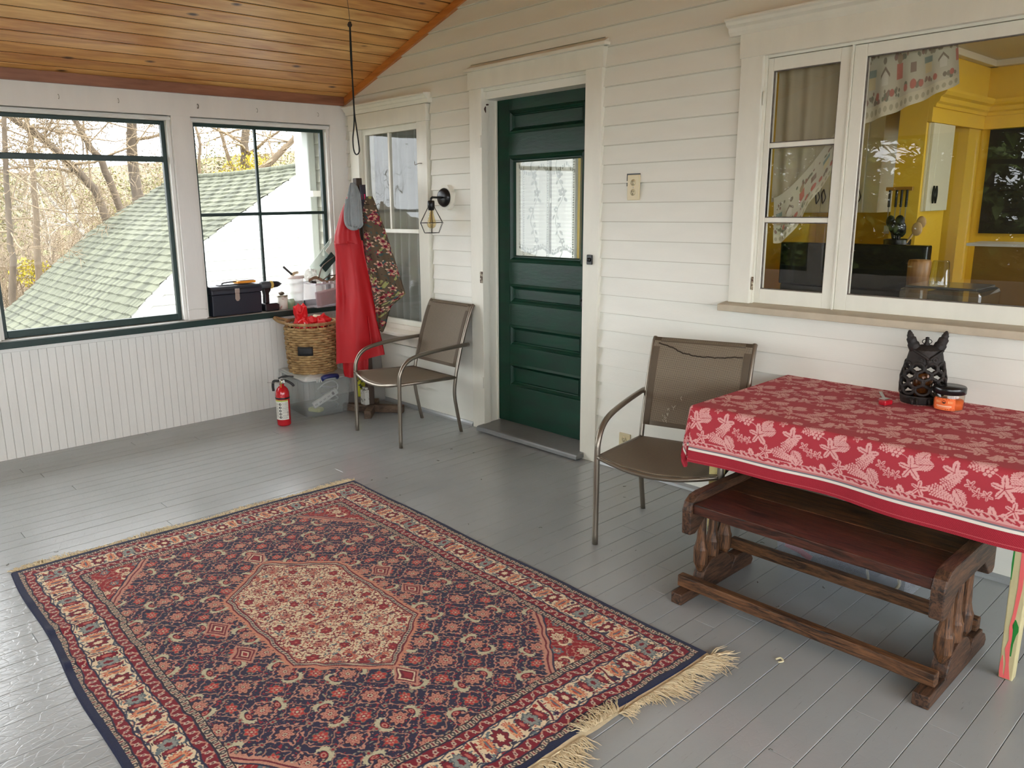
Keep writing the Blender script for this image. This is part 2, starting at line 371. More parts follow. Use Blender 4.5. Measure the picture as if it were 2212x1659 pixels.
# --- left wall: beadboard below, openings, header, posts
wl_ = MB(); y = YF
while y < 0:                                   # beadboard strips with real beads
    y1 = min(y+.047, 0.0)
    wl_.prism([(-.02, y), (0, y+.0004), (0, y1-.006), (-.0011, y1-.005), (.0006, y1-.003), (-.0011, y1-.0008), (-.02, y1)], 'z', 0, .658)
    y = y1
wl_.box((-.15, YF-.15, -.2), (-.0195, .0, .66))
wl_.box((-.15, YF-.15, 2.001), (.0, .0, CZ+.03)); wl_.box((0, YF, 1.998), (.02, -.001, 2.134))          # header
wl_.prism([(.0, 1.986), (.012, 1.986), (.0, 1.972)], 'y', YF, -.15)
posts = [(-.149, -.0), (-1.3065, -1.182), (-2.53, -2.405), (-3.75, -3.625), (YF, YF+.12)]
for a_, b_ in posts:
    wl_.box((-.12, a_, .70), (.0185, b_, 2.0))
prop(wl_.build('wall_left', M_white, bevel=.0015), kind='structure')
si = MB(); si.box((-.16, YF, .66), (.055, -.0, .70)); si.box((0, YF, .632), (.014, 0, .659), 1)
prop(si.build('trim_3', [M_green, M_white], bevel=.004), kind='structure')
tp = MB(); tp.box((-.155, YF, .7005), (.046, -.002, .704))     # worn pale paint on the sill's top
prop(tp.build('trim_4', mat('worn_sill_paint', c(168, 166, 160), .5, var=.2, vscale=20, bump=.2, bscale=60), bevel=.001), kind='structure')
# windows of the left wall: (y0,y1,kind)
def window_left(n, y0, y1, rail=None, mull=None, mid=None, z0=.705, z1=1.995):
    w = thing('window_%d' % n, None, None, (-.06, (y0+y1)/2, z0), kind='structure')
    f = MB(); X0, X1 = -.075, -.045
    # white stop strips around the sash
    st = MB()
    for a_, b_ in ((y0+.0005, y0+.022), (y1-.022, y1-.0005)): st.box((-.1, a_, z0), (-.004, b_, z1-.001))
    st.box((-.1, y0+.022, z1-.026), (-.004, y1-.022, z1-.001))
    st.build('window_stop', M_white, w, bevel=.002)
    y0 += .022; y1 -= .022; zb = z0+.001; zt = z1-.027; s = .026
    f.box((X0, y0, zb), (X1, y0+s, zt)); f.box((X0, y1-s, zb), (X1, y1, zt))
    f.box((X0, y0+s, zt-.022), (X1, y1-s, zt)); f.box((X0, y0+s, zb), (X1, y1-s, zb+.042))
    if rail: f.box((X0-.003, y0+s, rail-.017), (X1+.003, y1-s, rail+.017))
    if mull: f.box((X0+.004, mull-.009, zb+.04), (X1-.004, mull+.009, zt-.02))
    if mid: f.box((X0+.003, y0+s, mid-.011), (X1-.003, y1-s, mid+.011))
    f.build('window_frame', M_green, w, bevel=.003)
    g = MB(); g.box((-.0615, y0+.01, zb+.01), (-.0605, y1-.01, zt-.01)); g.build('window_pane', M_glass, w)
    return w
window_left(1, -2.405, -1.3065, rail=1.735)
window_left(2, -1.182, -.149, mull=-.706, mid=1.382)
window_left(3, -3.625, -2.53, rail=1.735)
window_left(4, YF+.12, -3.75, mull=-4.26, mid=1.382)
# --- house wall (back): clapboards cut round the openings
holes = [(.063, .998, .44, 2.125), (1.392, 2.403, -.05, 2.235), (3.166, 5.35, .925, 2.19)]   # casing outlines x0,x1,z0,z1
def spans(z0, z1):
    xs = [(-.72, XR)]
    for a_, b_, c0, c1 in holes:
        if z1 > c0+.004 and z0 < c1-.004:
            n_ = []
            for p_, q_ in xs:
                if b_ <= p_ or a_ >= q_: n_.append((p_, q_)); continue
                if a_ > p_: n_.append((p_, a_))
                if b_ < q_: n_.append((b_, q_))
            xs = n_
    return xs
wb = MB(); k = -14
rnd = random.Random(2)
while rows_z(k) < 3.6:
    z0, z1 = rows_z(k), rows_z(k+1)+.012
    if z1 > 0:
        zz = max(z0, .0)
        cutz = [zz, z1]
        for a_, b_, c0, c1 in holes:
            for q in (c0, c1):
                if zz+.004 < q < z1-.016: cutz.append(q)
        cutz = sorted(set(cutz))
        for za, zb in zip(cutz[:-1], cutz[1:]):
            for xa, xb in spans(za, min(zb, rows_z(k+1))):
                ya = -.019*(1-(za-z0)/(z1-z0)); yb = -.019*(1-(zb-z0)/(z1-z0))
                wb.prism([(ya, za), (.006, za), (.006, zb), (yb, zb)], 'x', xa, xb)
                if zb == z1 and k < 40: wb.prism([(-.0045, zb-.0165), (.0, zb-.0165), (.0, zb-.012), (-.0045, zb-.012)], 'x', xa, xb, 1)  # thin strip coloured as the shadow line under each board
    k += 1
wb.box((-.72, .006, -1.6), (.13, .15, 3.7)); wb.box((.13, .006, 2.03), (XR, .15, 3.7)); wb.box((.13, .006, -1.6), (1.44, .15, .55)); wb.box((.93, .006, .55), (1.44, .15, 2.03))
wb.box((2.36, .006, -1.6), (XR, .15, .94)); wb.box((2.36, .006, .94), (3.215, .15, 2.03)); wb.box((1.44, .006, -1.6), (2.36, .15, .0)); wb.box((5.3, .006, .94), (XR, .15, 2.03))
prop(wb.build('wall_back', [M_wall, mat('siding_shadow_line', c(204, 200, 186), .8)]), kind='structure')
bb = MB(); bb.prism([(-.034, .0), (-.0135, .0), (-.0135, .024), (-.02, .022), (-.03, .012)], 'x', .0, 1.38); bb.prism([(-.034, .0), (-.0135, .0), (-.0135, .024), (-.02, .022), (-.03, .012)], 'x', 2.42, XR)
prop(bb.build('baseboard_back', M_floor), kind='structure')
# corner board and downspout of the house outside the porch
ex = MB(); ex.box((-.72, -.02, -1.6), (-.60, -.014, 2.6)); ex.box((-.735, -.02, -1.6), (-.72, .16, 2.6)); ex.box((-.2, -.03, -1.6), (-.152, -.014, 2.6))
prop(ex.build('trim_5', M_white, bevel=.003), kind='structure')
ds = thing('downspout', 'pale grey downspout strapped to the house corner outside the four-pane window', 'downspout', (-.45, -.06, -1.5))
d_ = MB(); d_.box((-.51, -.085, -1.5), (-.41, -.024, 2.5)); d_.build('pipe', mat('pale_grey_metal', c(196, 202, 196), .5, var=.08), ds, bevel=.012)
d_ = MB(); d_.box((-.55, -.0885, 1.50), (-.37, -.0855, 1.545)); d_.box((-.552, -.0885, 1.50), (-.549, -.021, 1.545)); d_.box((-.371, -.0885, 1.50), (-.368, -.021, 1.545)); d_.build('strap', M_white, ds)
# --- right wall and front wall (behind the camera; windows let the daylight in)
wr = MB(); wr.box((XR, YF-.15, -.2), (XR+.12, .15, .66)); wr.box((XR, YF-.15, 2.0), (XR+.12, .15, 3.2))
for a_, b_ in ((YF-.15, YF+.12), (-3.3, -3.15), (-1.7, -1.55), (-.12, .15)): wr.box((XR, a_, .66), (XR+.12, b_, 2.0))
prop(wr.build('wall_right', M_white, bevel=.002), kind='structure')
wf = MB(); wf.box((-.15, YF-.12, -.2), (XR, YF, .66)); wf.box((-.15, YF-.12, 2.0), (XR, YF, 2.2))
wf.prism([(-.1, 2.2), (XR, 2.2), (XR, slope(XR)+.02), (XP, slope(XP)+.02), (-.1, CZ)], 'y', YF-.12, YF)
fp = [(-.15, .1), (1.2, 1.35), (2.5, 2.65), (3.8, 3.95), (5.1, 5.25), (6.35, 6.5), (XR-.12, XR)]
for a_, b_ in fp: wf.box((a_, YF-.12, .66), (b_, YF, 2.0))
prop(wf.build('wall_front', M_white, bevel=.002), kind='structure')
n = 5
for (a0, a_), (b_, b1) in zip(fp[:-1], fp[1:]):
    w = thing('window_%d' % n, None, None, ((a_+b_)/2, YF-.06, .66), kind='structure'); n += 1
    f = MB(); Y0, Y1 = YF-.075, YF-.045; s = .03; a_ += .002; b_ -= .002
    f.box((a_, Y0, .662), (a_+s, Y1, 1.998)); f.box((b_-s, Y0, .662), (b_, Y1, 1.998)); f.box((a_+s, Y0, .662), (b_-s, Y1, .71)); f.box((a_+s, Y0, 1.97), (b_-s, Y1, 1.998)); f.box((a_+s, Y0, 1.7), (b_-s, Y1, 1.74))
    f.build('window_frame', M_green, w); g = MB(); g.box((a_+.01, YF-.0605, .68), (b_-.01, YF-.0595, 1.98)); g.build('window_pane', M_glass, w)
# ================================================================ door and windows of the house wall
def casing(mb, x0, x1, z0, z1, w, head, y=-.03, left=True, cap=None):
    """side casings x0..x0+w, x1-w..x1, head board above z1"""
    mb.box((x0, y, z0), (x0+w, .02, z1)); mb.box((x1-w, y, z0), (x1, .02, z1))
    mb.box((x0-.006, y-.006, z1), (x1+.012, .02, z1+head))
# --- door_1
dr = thing('door_1', None, None, (1.9, .115, 0), kind='structure')
m = MB(); casing(m, 1.392, 2.403, .0, 2.09, .108, .10); m.box((1.38, -.062, 2.19), (2.44, .0, 2.207)); m.prism([(-.036, 2.19), (-.0, 2.19), (-.0, 2.235), (-.052, 2.207)], 'x', 1.388, 2.43)
m.build('casing', M_trim, dr, bevel=.002)
m = MB(); m.box((1.45, -.028, .03), (1.499, .028, 2.09)); m.box((1.45, .02, .03), (1.4845, .19, 2.09)); m.box((2.325, -.01, .03), (2.36, .19, 2.09)); m.box((1.482, -.01, 2.072), (2.325, .19, 2.1)); m.box((1.482, .098, .04), (1.492, .112, 2.072)); m.box((1.485, .02, .04), (1.49, .03, 2.09))
m.build('jamb', M_trim, dr, bevel=.0015)
m = MB(); m.prism([(-.095, .008), (.17, .008), (.17, .046), (.115, .044), (-.075, .037), (-.09, .034), (-.095, .026)], 'x', 1.492, 2.325); 
m.build('threshold', mat('grey_threshold_paint', c(128, 130, 130), .35, var=.12, vscale=9, bump=.1, bscale=50), dr, bevel=.002)
M_door = mat('green_door_paint', c(12, 62, 44), .38, var=.35, vscale=7, stretch=(.6, 1, 2), bump=.08, bscale=30, spec=.3, col2=c(24, 50, 40), dirt=c(52, 58, 52), dirtscale=14, dirtth=.74)
slab = MB(); X0, X1, P0, P1 = 1.484, 2.323, 1.587, 2.182; YD = .1155
pan = [(.284, .418+.016), (.541, .680), (.812, .936), (1.832, 1.966)]
gz = (1.07, 1.706)
allp = sorted(pan+[gz]); zz = [.046]
slab.box((X0, YD, .046), (P0, YD+.04, 2.07)); slab.box((P1, YD, .046), (X1, YD+.04, 2.07))
prev = .046
for a_, b_ in allp: slab.box((P0, YD, prev), (P1, YD+.04, a_)); prev = b_
slab.box((P0, YD, prev), (P1, YD+.04, 2.07))
sl = slab.build('door_slab', M_door, dr, bevel=.0012)
for a_, b_ in pan:
    p = MB(); p.box((P0, YD+.014, a_), (P1, YD+.026, b_))
    def ring(mb, x0, x1, z0, z1, w, y0, y1):
        # moulding frame with slanted face
        o = [(x0, z0), (x1, z0), (x1, z1), (x0, z1)]; i = [(x0+w, z0+w), (x1-w, z0+w), (x1-w, z1-w), (x0+w, z1-w)]; h = [(x0+w*.45, z0+w*.45), (x1-w*.45, z0+w*.45), (x1-w*.45, z1-w*.45), (x0+w*.45, z1-w*.45)]
        v = [(a, YD+.002, b) for a, b in o]+[(a, y0, b) for a, b in h]+[(a, y1, b) for a, b in i]
        mb.add(v, [(k, (k+1) % 4, 4+(k+1) % 4, 4+k) for k in range(4)]+[(4+k, 4+(k+1) % 4, 8+(k+1) % 4, 8+k) for k in range(4)])
    ring(p, P0, P1, a_, b_, .03, YD-.006, YD+.014)
    ring(p, P0+.026, P1-.026, a_+.026, b_-.026, .008, YD+.004, YD+.0135)
    p.build('door_panel', M_door, dr)
p = MB()
ring(p, P0, P1, gz[0], gz[1], .036, YD-.010, YD+.016); ring(p, P0+.03, P1-.03, gz[0]+.03, gz[1]-.03, .012, YD+.002, YD+.018)
p.build('glazing_moulding', M_door, dr)
p = MB(); p.box((P0+.01, YD+.020, gz[0]+.01), (P1-.01, YD+.022, gz[1]-.01)); p.build('door_pane', M_glass_door, dr)
p = MB(); p.cbox((2.18, YD-.004, .868), (.018, .008, .05)); p.lathe([(.0001, 0), (.007, 0), (.008, .006), (.0001, .008)], M=Matrix.Translation((2.178, YD-.008, .88)) @ Matrix.Rotation(PI/2, 4, 'X'), n=12); p.build('keyhole_cover', M_black, dr)
for z_ in (1.79, .98, .31):
    p = MB(); p.cbox((1.489, -.0335, z_), (.02, .006, .07)); p.tube([(1.499, -.038, z_-.035), (1.499, -.038, z_+.035)], .0045, 6); p.build('hinge', M_trim if z_ != .98 else mat('worn_hinge', c(170, 160, 140), .6, dirt=c(70, 45, 35), dirtscale=60, dirtth=.5), dr, bevel=.001)
p = MB(); p.cbox((1.4855, .02, 1.985), (.004, .035, .05)); p.tube([(1.49, .01, 2.0), (1.50, .0, 1.975), (1.492, .008, 1.95)], .007, 6); p.tube([(1.49, .03, 2.0), (1.502, .024, 2.002), (1.505, .01, 2.0)], .005, 6); p.build('latch_catch', M_rust, dr)
lt = thing('door_bell_button', 'small black square button on the right side casing of the green door', 'doorbell', (2.349, -.031, 1.124))
p = MB(); p.cbox((2.349, -.0365, 1.124), (.036, .011, .052)); p.build('plate', M_black, lt, bevel=.003)
p = MB(); p.lathe([(.0001, 0), (.011, 0), (.011, .007), (.008, .011), (.0001, .012)][::-1], M=Matrix.Translation((2.349, -.042, 1.124)) @ Matrix.Rotation(PI/2, 4, 'X'), n=16); p.build('button', M_black, lt)
# lace curtain behind the door glass (flat panel with gentle folds and a woven flower pattern)
def sh_flower(U, V, x, y, r, k=5, a0=0):
    dx = U-x; dy = V-y; rr = np.hypot(dx, dy); th = np.arctan2(dy, dx)+a0
    return rr < r*(.62+.38*np.abs(np.cos(k*th/2)))
def sh_leaf(U, V, x, y, l, w, a):
    ca, sa = math.cos(a), math.sin(a); p = (U-x)*ca+(V-y)*sa; q = -(U-x)*sa+(V-y)*ca
    t = p/l
    return (t > 0) & (t < 1) & (np.abs(q) < w*np.sin(np.clip(t, 0, 1)*PI)**.8)
def curve_fold(U, V, fn, w): return np.abs(U-fn(V)) < w
Wn, Hn = 260, 300
U, V = np.meshgrid(np.linspace(0, .56, Wn), np.linspace(0, .60, Hn))
D = np.zeros_like(U) > 1
for fx in (.13, .33, .53):
    for j, vy in enumerate((.50, .40, .30, .21, .12)):
        ox = fx+.03*math.sin(j*2.1)
        D |= sh_flower(U, V, ox, vy, .026 if j < 2 else .018, 5, j) & ~(np.hypot(U-ox, V-vy) < .006)
        for s_ in (-1, 1): D |= sh_leaf(U, V, ox+.01*s_, vy-.03, .032, .007, -PI/2+s_*.6)
    D |= np.abs(U-fx-.03*np.sin(V*20)) < .0022
for lx in (.03, .235, .43):
    D |= (np.abs(U-lx) < .0016) | (np.abs(U-lx-.022) < .0016)
    D |= ((np.abs(U-lx-.011) < .006) & (np.mod(V, .014) < .007))
sc_ = .05+.035*np.abs(np.mod(U, .19)/.19-.5)*2
D |= (V < sc_+.016) & (V > sc_+.004) & (np.mod(U, .012) < .006)
D |= (V < sc_) & (np.hypot(np.mod(U, .018)-.009, V-sc_+.008) < .008)
swag = .56-.05*np.sin(np.clip(np.mod(U, .19)/.19, 0, 1)*PI)
D |= (np.abs(V-swag) < .010) & (np.mod(U, .013) < .0075)
mesh_ = ((np.mod(U, .0044) < .0013) | (np.mod(V, .0044) < .0013))
hole = (V < sc_) & ~D
P = np.stack([1.615+U, .168+.006*np.sin(U*70)+.003*np.sin(U*160+2), 1.085+V], -1)
colr = np.zeros(U.shape+(3,)); colr[:] = 0.0; colr[..., 0] = np.where(D, .93, np.where(mesh_, .30, .06)); colr[hole, 0] = 0
mlc = bpy.data.materials.new('white_lace'); mlc.use_nodes = True; nt = mlc.node_tree; N = nt.nodes; L = nt.links; b = N['Principled BSDF']; b.inputs['Base Color'].default_value = c(176, 178, 168); b.inputs['Roughness'].default_value = .9
a_ = N.new('ShaderNodeAttribute'); a_.attribute_name = 'pattern'; s_ = N.new('ShaderNodeSeparateColor'); L.new(a_.outputs['Color'], s_.inputs[0]); L.new(s_.outputs[0], b.inputs['Alpha'])
lc = colgrid('lace_curtain', P, colr, mlc)
prop(lc, 'white lace panel with flowers hanging behind the glass of the green door', 'curtain')
# --- window_30: the small two-over-one window beside the corner
M_glass_old = pane('old_window_glass', (.90, .92, .91, 1), .0, 1.5, 1.2)
wa = thing('window_20', None, None, (.53, 0, .575), kind='structure')
m = MB(); m.box((.085, -.03, .56), (.193, .02, 1.955)); m.box((.872, -.03, .56), (.976, .02, 1.955)); m.box((.079, -.036, 1.955), (.982, .02, 2.06))
m.prism([(-.036, 2.062), (-.0, 2.062), (-.0, 2.128), (-.075, 2.122), (-.075, 2.112), (-.06, 2.105), (-.05, 2.09), (-.042, 2.085)], 'x', .055, 1.01)
m.build('casing', M_trim, wa, bevel=.002)
m = MB(); m.prism([(-.085, .545), (.02, .56), (.02, .53), (-.085, .52)], 'x', .04, 1.02); m.box((.085, -.03, .45), (.976, .0, .522)); m.box((.193, -.012, .556), (.872, .02, .59))
m.build('window_sill', mat('flaking_sill_paint', c(222, 214, 200), .6, bump=.3, bscale=40, dirt=c(90, 76, 66), dirtscale=22, dirtth=.72), wa, bevel=.003)
m = MB(); ys0, ys1 = .005, .035
m.box((.193, ys0, .59), (.2, ys1, 1.955)); m.box((.865, ys0, .59), (.872, ys1, 1.955))
for a_, b_ in ((.2, .232), (.83, .865)): m.box((a_, ys0, .59), (b_, ys1, 1.955))
m.box((.232, ys0, 1.915), (.83, ys1, 1.955)); m.box((.232, ys0-.004, 1.235), (.83, ys1, 1.262)); m.box((.232, ys0, .59), (.83, ys1, .625)); m.box((.498, ys0+.004, 1.262), (.517, ys1, 1.915))
m.build('window_frame', M_trim, wa, bevel=.0025)
m = MB(); m.grid(lambda u, v: (.215+u*.63, .0205+.00012*math.sin(v*40+u*9)+.00008*math.sin(u*31+v*11), .6+v*1.335), 24, 50); m.build('window_pane', M_glass_old, wa)
wc = thing('curtain', 'grey sheer curtain hanging behind the small window by the corner', 'curtain', (.53, .12, .55))
M_sheer = plastic_clear('grey_sheer', c(150, 152, 148), .86, .9)
m = MB(); m.grid(lambda u, v: (.16+u*.74, .125+.022*math.sin(u*52)+.01*math.sin(u*21+v), .56+v*1.42), 120, 6); m.build('cloth', M_sheer, wc)
hk = MB(); hk.tube([(.925, -.03, 1.69), (.92, -.05, 1.69), (.90, -.055, 1.685), (.885, -.055, 1.68), (.875, -.052, 1.69), (.872, -.05, 1.705)], .0022, 6)
hk = hk.build('wire_hook', mat('dull_wire', c(110, 100, 84), .5, .6)); prop(hk, 'bent wire hook screwed into the small window casing near the wall lamp', 'hook')
# --- window_21: kitchen window pair
wk = thing('window_21', None, None, (4.2, 0, .95), kind='structure')
m = MB(); m.box((3.166, -.03, .965), (3.268, .02, 2.026)); m.box((5.22, -.03, .965), (5.35, .02, 2.026)); m.box((3.160, -.036, 2.022), (5.356, .02, 2.125))
m.prism([(-.036, 2.118), (-.0, 2.118), (-.0, 2.192), (-.088, 2.186), (-.088, 2.176), (-.075, 2.170), (-.07, 2.158), (-.052, 2.148), (-.046, 2.132)], 'x', 3.108, 5.4)
m.build('casing', M_trim, wk, bevel=.002)
m = MB(); m.prism([(-.085, .958), (.02, .970), (.02, .93), (-.085, .928)], 'x', 3.145, 5.38); m.build('window_sill', mat('scuffed_sill_paint', c(196, 184, 160), .5, var=.15, vscale=14, bump=.15, bscale=60), wk, bevel=.003)
m = MB(); m.box((3.268, -.012, .966), (3.276, .05, 2.022)); m.box((3.268, -.006, 2.012), (5.22, .05, 2.03)); m.box((3.6285, -.008, .966), (3.634, .03, 2.012)); m.build('window_stop', M_trim, wk)
def sash(name, x0, x1, z0, z1, l, r_, bt, tp_, bars=()):
    m = MB(); y0, y1 = .002, .04
    m.box((x0, y0, z0), (x0+l, y1, z1)); m.box((x1-r_, y0, z0), (x1, y1, z1)); m.box((x0+l, y0, z0), (x1-r_, y1, z0+bt)); m.box((x0+l, y0, z1-tp_), (x1-r_, y1, z1))
    for z_ in bars: m.box((x0+l, y0+.004, z_-.010), (x1-r_, y1, z_+.010))
    s = m.build('sash', M_trim, wk, bevel=.002)
    m = MB(); g = .004; zs = [z0+bt]+[q for z_ in bars for q in (z_-.010, z_+.010)]+[z1-tp_]
    for a_, b_ in zip(zs[::2], zs[1::2]):
        xa, xb = x0+l, x1-r_
        m.box((xa, .008, a_), (xa+g, .018, b_)); m.box((xb-g, .008, a_), (xb, .018, b_)); m.box((xa, .008, a_), (xb, .018, a_+g)); m.box((xa, .008, b_-g), (xb, .018, b_))
    m.build('putty_line', M_putty, wk, bevel=.001)
    m = MB(); m.grid(lambda u, v: (x0+l-.004+u*(x1-x0-l-r_+.008), .020+.00004*math.sin(v*19+u*4), z0+bt-.004+v*(z1-z0-bt-tp_+.008)), 16, 24); m.build('window_pane', M_glass_k, wk)
M_glass_k = pane('kitchen_window_glass', (.95, .965, .95, 1), 0, 1.5, 1.5)
sash('s', 3.277, 3.628, .967, 2.010, .024, .046, .064, .052, (1.652, 1.335))
sash('s', 3.635, 5.218, .967, 2.010, .048, .05, .066, .046)
for z_ in (1.85, 1.055):
    m = MB(); m.tube([(3.2745, -.018, z_-.028), (3.2745, -.018, z_+.028)], .005, 6); m.box((3.264, -.014, z_-.03), (3.276, -.0105, z_+.03)); m.build('hinge', M_trim if z_ > 1.5 else mat('rust_spotted_hinge', c(190, 178, 150), .6, dirt=c(80, 48, 34), dirtscale=70, dirtth=.48), wk)
# --- kitchen room behind
M_yel = mat('yellow_kitchen_paint', c(236, 198, 64), .4, var=.06, vscale=3)
M_kwall = mat('off_white_ceiling', c(214, 208, 190), .6)
M_hall = mat('hall_wall_paint', c(206, 206, 196), .6)
YB = 3.0
m = MB(); m.box((3.24, YB, 0), (XR, YB+.1, 2.9)); m.box((2.86, 2.75, 0), (3.24, YB+.1, 2.9)); m.box((2.15, YB, 0), (2.86, YB+.1, 2.9))
m.box((2.1, .15, 0), (2.16, YB+.1, 2.9))
prop(m.build('wall_kitchen', M_yel), kind='structure')
m = MB(); m.box((-.72, .15, 0), (-.62, 1.3, 2.9)); m.box((-.72, 1.3, 0), (-.62, 2.1, 1.0)); m.box((-.72, 1.3, 2.0), (-.62, 2.1, 2.9)); m.box((-.72, 2.1, 0), (-.62, 4.2, 2.9)); m.box((-.62, 2.9, .9), (-.60, 2.96, 2.1)); m.box((-.62, 2.3, 1.42), (-.605, 3.6, 1.47)); m.box((-.72, 4.1, 0), (-.3, 4.2, 2.9)); m.box((1.7, 4.1, 0), (2.15, 4.2, 2.9)); m.box((-.3, 4.1, 0), (1.7, 4.2, .8)); m.box((-.3, 4.1, 2.2), (1.7, 4.2, 2.9))  # side and far openings added to light the hall behind the lace
m.box((2.085, .15, 0), (2.0995, 4.1, 2.9)); prop(m.build('wall_hall', M_hall), kind='structure')
m = MB(); m.box((-.72, .15, 2.29), (XR+.1, 4.2, 2.40)); m.box((2.16, .15, 2.26), (XR, .22, 2.29)); m.box((3.262, 2.90, 2.25), (XR, 2.96, 2.29)); m.box((3.262, .22, 2.25), (3.31, 2.96, 2.29))
prop(m.build('ceiling_kitchen', M_kwall, bevel=.004), kind='structure')
m = MB(); m.box((-.72, .15, -.03), (XR+.1, 4.2, 0)); prop(m.build('floor_kitchen', mat('brown_floor', c(110, 84, 58), .5)), kind='structure')
m = MB(); m.box((XR, .15, 0), (XR+.1, .7, 2.9)); m.box((XR, .7, 0), (XR+.1, 2.6, .95)); m.box((XR, .7, 2.15), (XR+.1, 2.6, 2.9)); m.box((XR, 2.6, 0), (XR+.1, 3.1, 2.9))  # unseen opening added in this wall to bring daylight into the kitchen
prop(m.build('wall_kitchen_right', M_yel), kind='structure')
# soffit with crown moulding, end panel
m = MB(); m.box((3.08, 2.0, .0), (3.236, 2.45, 2.288)); m.box((2.16, 2.45, 2.08), (3.236, YB, 2.288)); m.box((3.236, 2.0, 1.86), (3.262, YB, 2.288)); m.box((3.262, 2.96, 1.86), (XR, YB, 2.288))
pr = [(0, 1.945), (.012, 1.945), (.016, 1.965), (.03, 1.975), (.036, 2.0), (.055, 2.012), (.066, 2.03), (.066, 2.046), (0, 2.046)]
m.prism([(3.262+a, b) for a, b in pr], 'y', 2.0, 2.96, smooth=False)
m.prism([(2.96-a, b) for a, b in pr], 'x', 3.262, XR)
prop(m.build('trim_6', M_yel, bevel=.001), kind='structure')
# flat dark panel painted as the unlit next room and a raised counter before it
m = MB(); m.box((3.30, 2.97, 1.17), (5.6, 2.998, 1.855)); prop(m.build('window_22', mat('unlit_room_panel', c(26, 26, 24), .7)), kind='structure')
m = MB(); m.box((3.62, 1.80, .0), (5.8, 1.90, 1.15)); rc = m.build('raised_counter', mat('ochre_counter_front', c(150, 112, 40), .5)); prop(rc, 'ochre raised counter with a thin white top behind the right kitchen pane', 'counter')
m = MB(); m.box((3.60, 1.72, 1.1505), (5.85, 1.98, 1.166)); m.build('countertop', mat('white_laminate', c(214, 212, 204), .3), rc)
# cabinets
M_cab = mat('white_cabinet_paint', c(222, 222, 196), .35)
M_pull = mat('dark_pewter', c(40, 40, 36), .35, .7)
def pull(cx, cz, y, parent, s=1, face='-y'):
    g = MB()
    for sg in (-1, 1):
        pts = []
        for i in range(9):
            t_ = -1+i/4; pts.append((sg*.013*math.cos(t_*PI/2)*s, 0, t_*.052*s))
        pts = [((cx+a, y-.012-.006*math.cos(i), cz+cc) if face == '-y' else (y+.012, cx+a, cz+cc)) for i, (a, b_, cc) in enumerate(pts)]
        if sg == s_side or True: g.tube(pts, .0055, 6, flat=.6)
    g.build('pull_handle', M_pull, parent)
s_side = 1
cb = thing('kitchen_cabinet', 'white wall cabinet seen left of the yellow column through the kitchen window', 'cabinet', (2.5, 2.6, 1.32))
m = MB(); m.box((2.262, 2.515, 1.32), (2.80, 2.995, 2.08)); m.build('body', M_cab, cb, bevel=.003)
for x0, x1, hx in ((2.264, 2.405, 2.385), (2.408, 2.55, 2.43), (2.553, 2.70, 2.675)):
    m = MB(); m.box((x0, 2.497, 1.323), (x1, 2.514, 2.076)); d_ = m.build('cabinet_door', M_cab, cb, bevel=.003); pull(hx, 1.435, 2.497, d_)
cb = thing('corner_cabinet', 'narrow white cabinet with paired pulls under the yellow crown moulding', 'cabinet', (3.25, 2.1, 1.33))
m = MB(); m.box((3.2365, 2.03, 1.335), (3.25, 2.40, 1.858)); m.build('body', M_cab, cb, bevel=.002)
for y0, y1, hy in ((2.032, 2.12, 2.10), (2.123, 2.395, 2.145)):
    m = MB(); m.box((3.2505, y0, 1.337), (3.268, y1, 1.856)); d_ = m.build('cabinet_door', M_cab, cb, bevel=.002); pull(hy, 1.435, 3.268, d_, 1, '+x')
# knife rail with hanging black-handled tools
kr = MB(); kr.box((3.045, 1.985, 1.462), (3.20, 1.999, 1.485)); kr = kr.build('tool_rail', mat('brass', c(190, 150, 80), .35, .8), bevel=.002); prop(kr, 'brass rail screwed to the yellow column behind the kitchen window', 'rail')
M_hnd = mat('black_plastic', c(20, 20, 20), .35); M_steel = mat('brushed_steel', c(190, 190, 185), .3, .9)
kinds = ['spatula', 'ladle', 'slotted_spoon', 'meat_fork']
for i, x_ in enumerate((3.075, 3.115, 3.145, 3.175)):
    t_ = thing(kinds[i], {0: 'black handled spatula, leftmost on the brass rail in the kitchen', 1: 'black handled ladle, second from left on the brass rail', 2: 'black handled slotted spoon, third on the brass rail', 3: 'black handled fork, rightmost on the brass rail'}[i], 'utensil', (x_, 1.978, 1.46), group='tools on the kitchen rail')
    m = MB(); m.cbox((x_, 1.974, 1.415), (.014, .012, .105)); m.build('handle', M_hnd, t_, bevel=.004)
    m = MB(); m.cbox((x_, 1.974, 1.30), (.005, .004, .13)); m.sphere((x_, 1.974, 1.225), .022, 10, 6, sy=.2, sz=1.3) if i in (1, 2) else m.cbox((x_, 1.974, 1.225), (.03, .003, .05)); m.build('blade', M_steel, t_)
# stove back and utensil crock
st = thing('black_range', 'black kitchen range with upright back panel behind the kitchen window', 'range', (3.2, 1.4, 0))
m = MB(); m.box((2.78, 1.22, 0), (3.58, 1.85, .93)); m.build('body', mat('black_enamel', c(18, 20, 18), .12), st, bevel=.01)
m = MB(); m.box((2.78, 1.20, .93), (3.58, 1.26, 1.175)); m.build('back_panel', mat('black_enamel_panel', c(16, 18, 16), .08), st, bevel=.008)
ck = thing('utensil_crock', 'dark crock full of cooking tools on top of the black range', 'crock', (3.3, 1.5, .93))
m = MB(); m.box((3.16, 1.42, .93), (3.46, 1.62, 1.10)); m.lathe([(.0001, 1.1), (.06, 1.1), (.068, 1.15), (.07, 1.19), (.064, 1.19), (.06, 1.13), (.0001, 1.12)], (3.31, 1.52, 0), 20); m.build('pot', M_hnd, ck, bevel=.003)
rnd = random.Random(6)
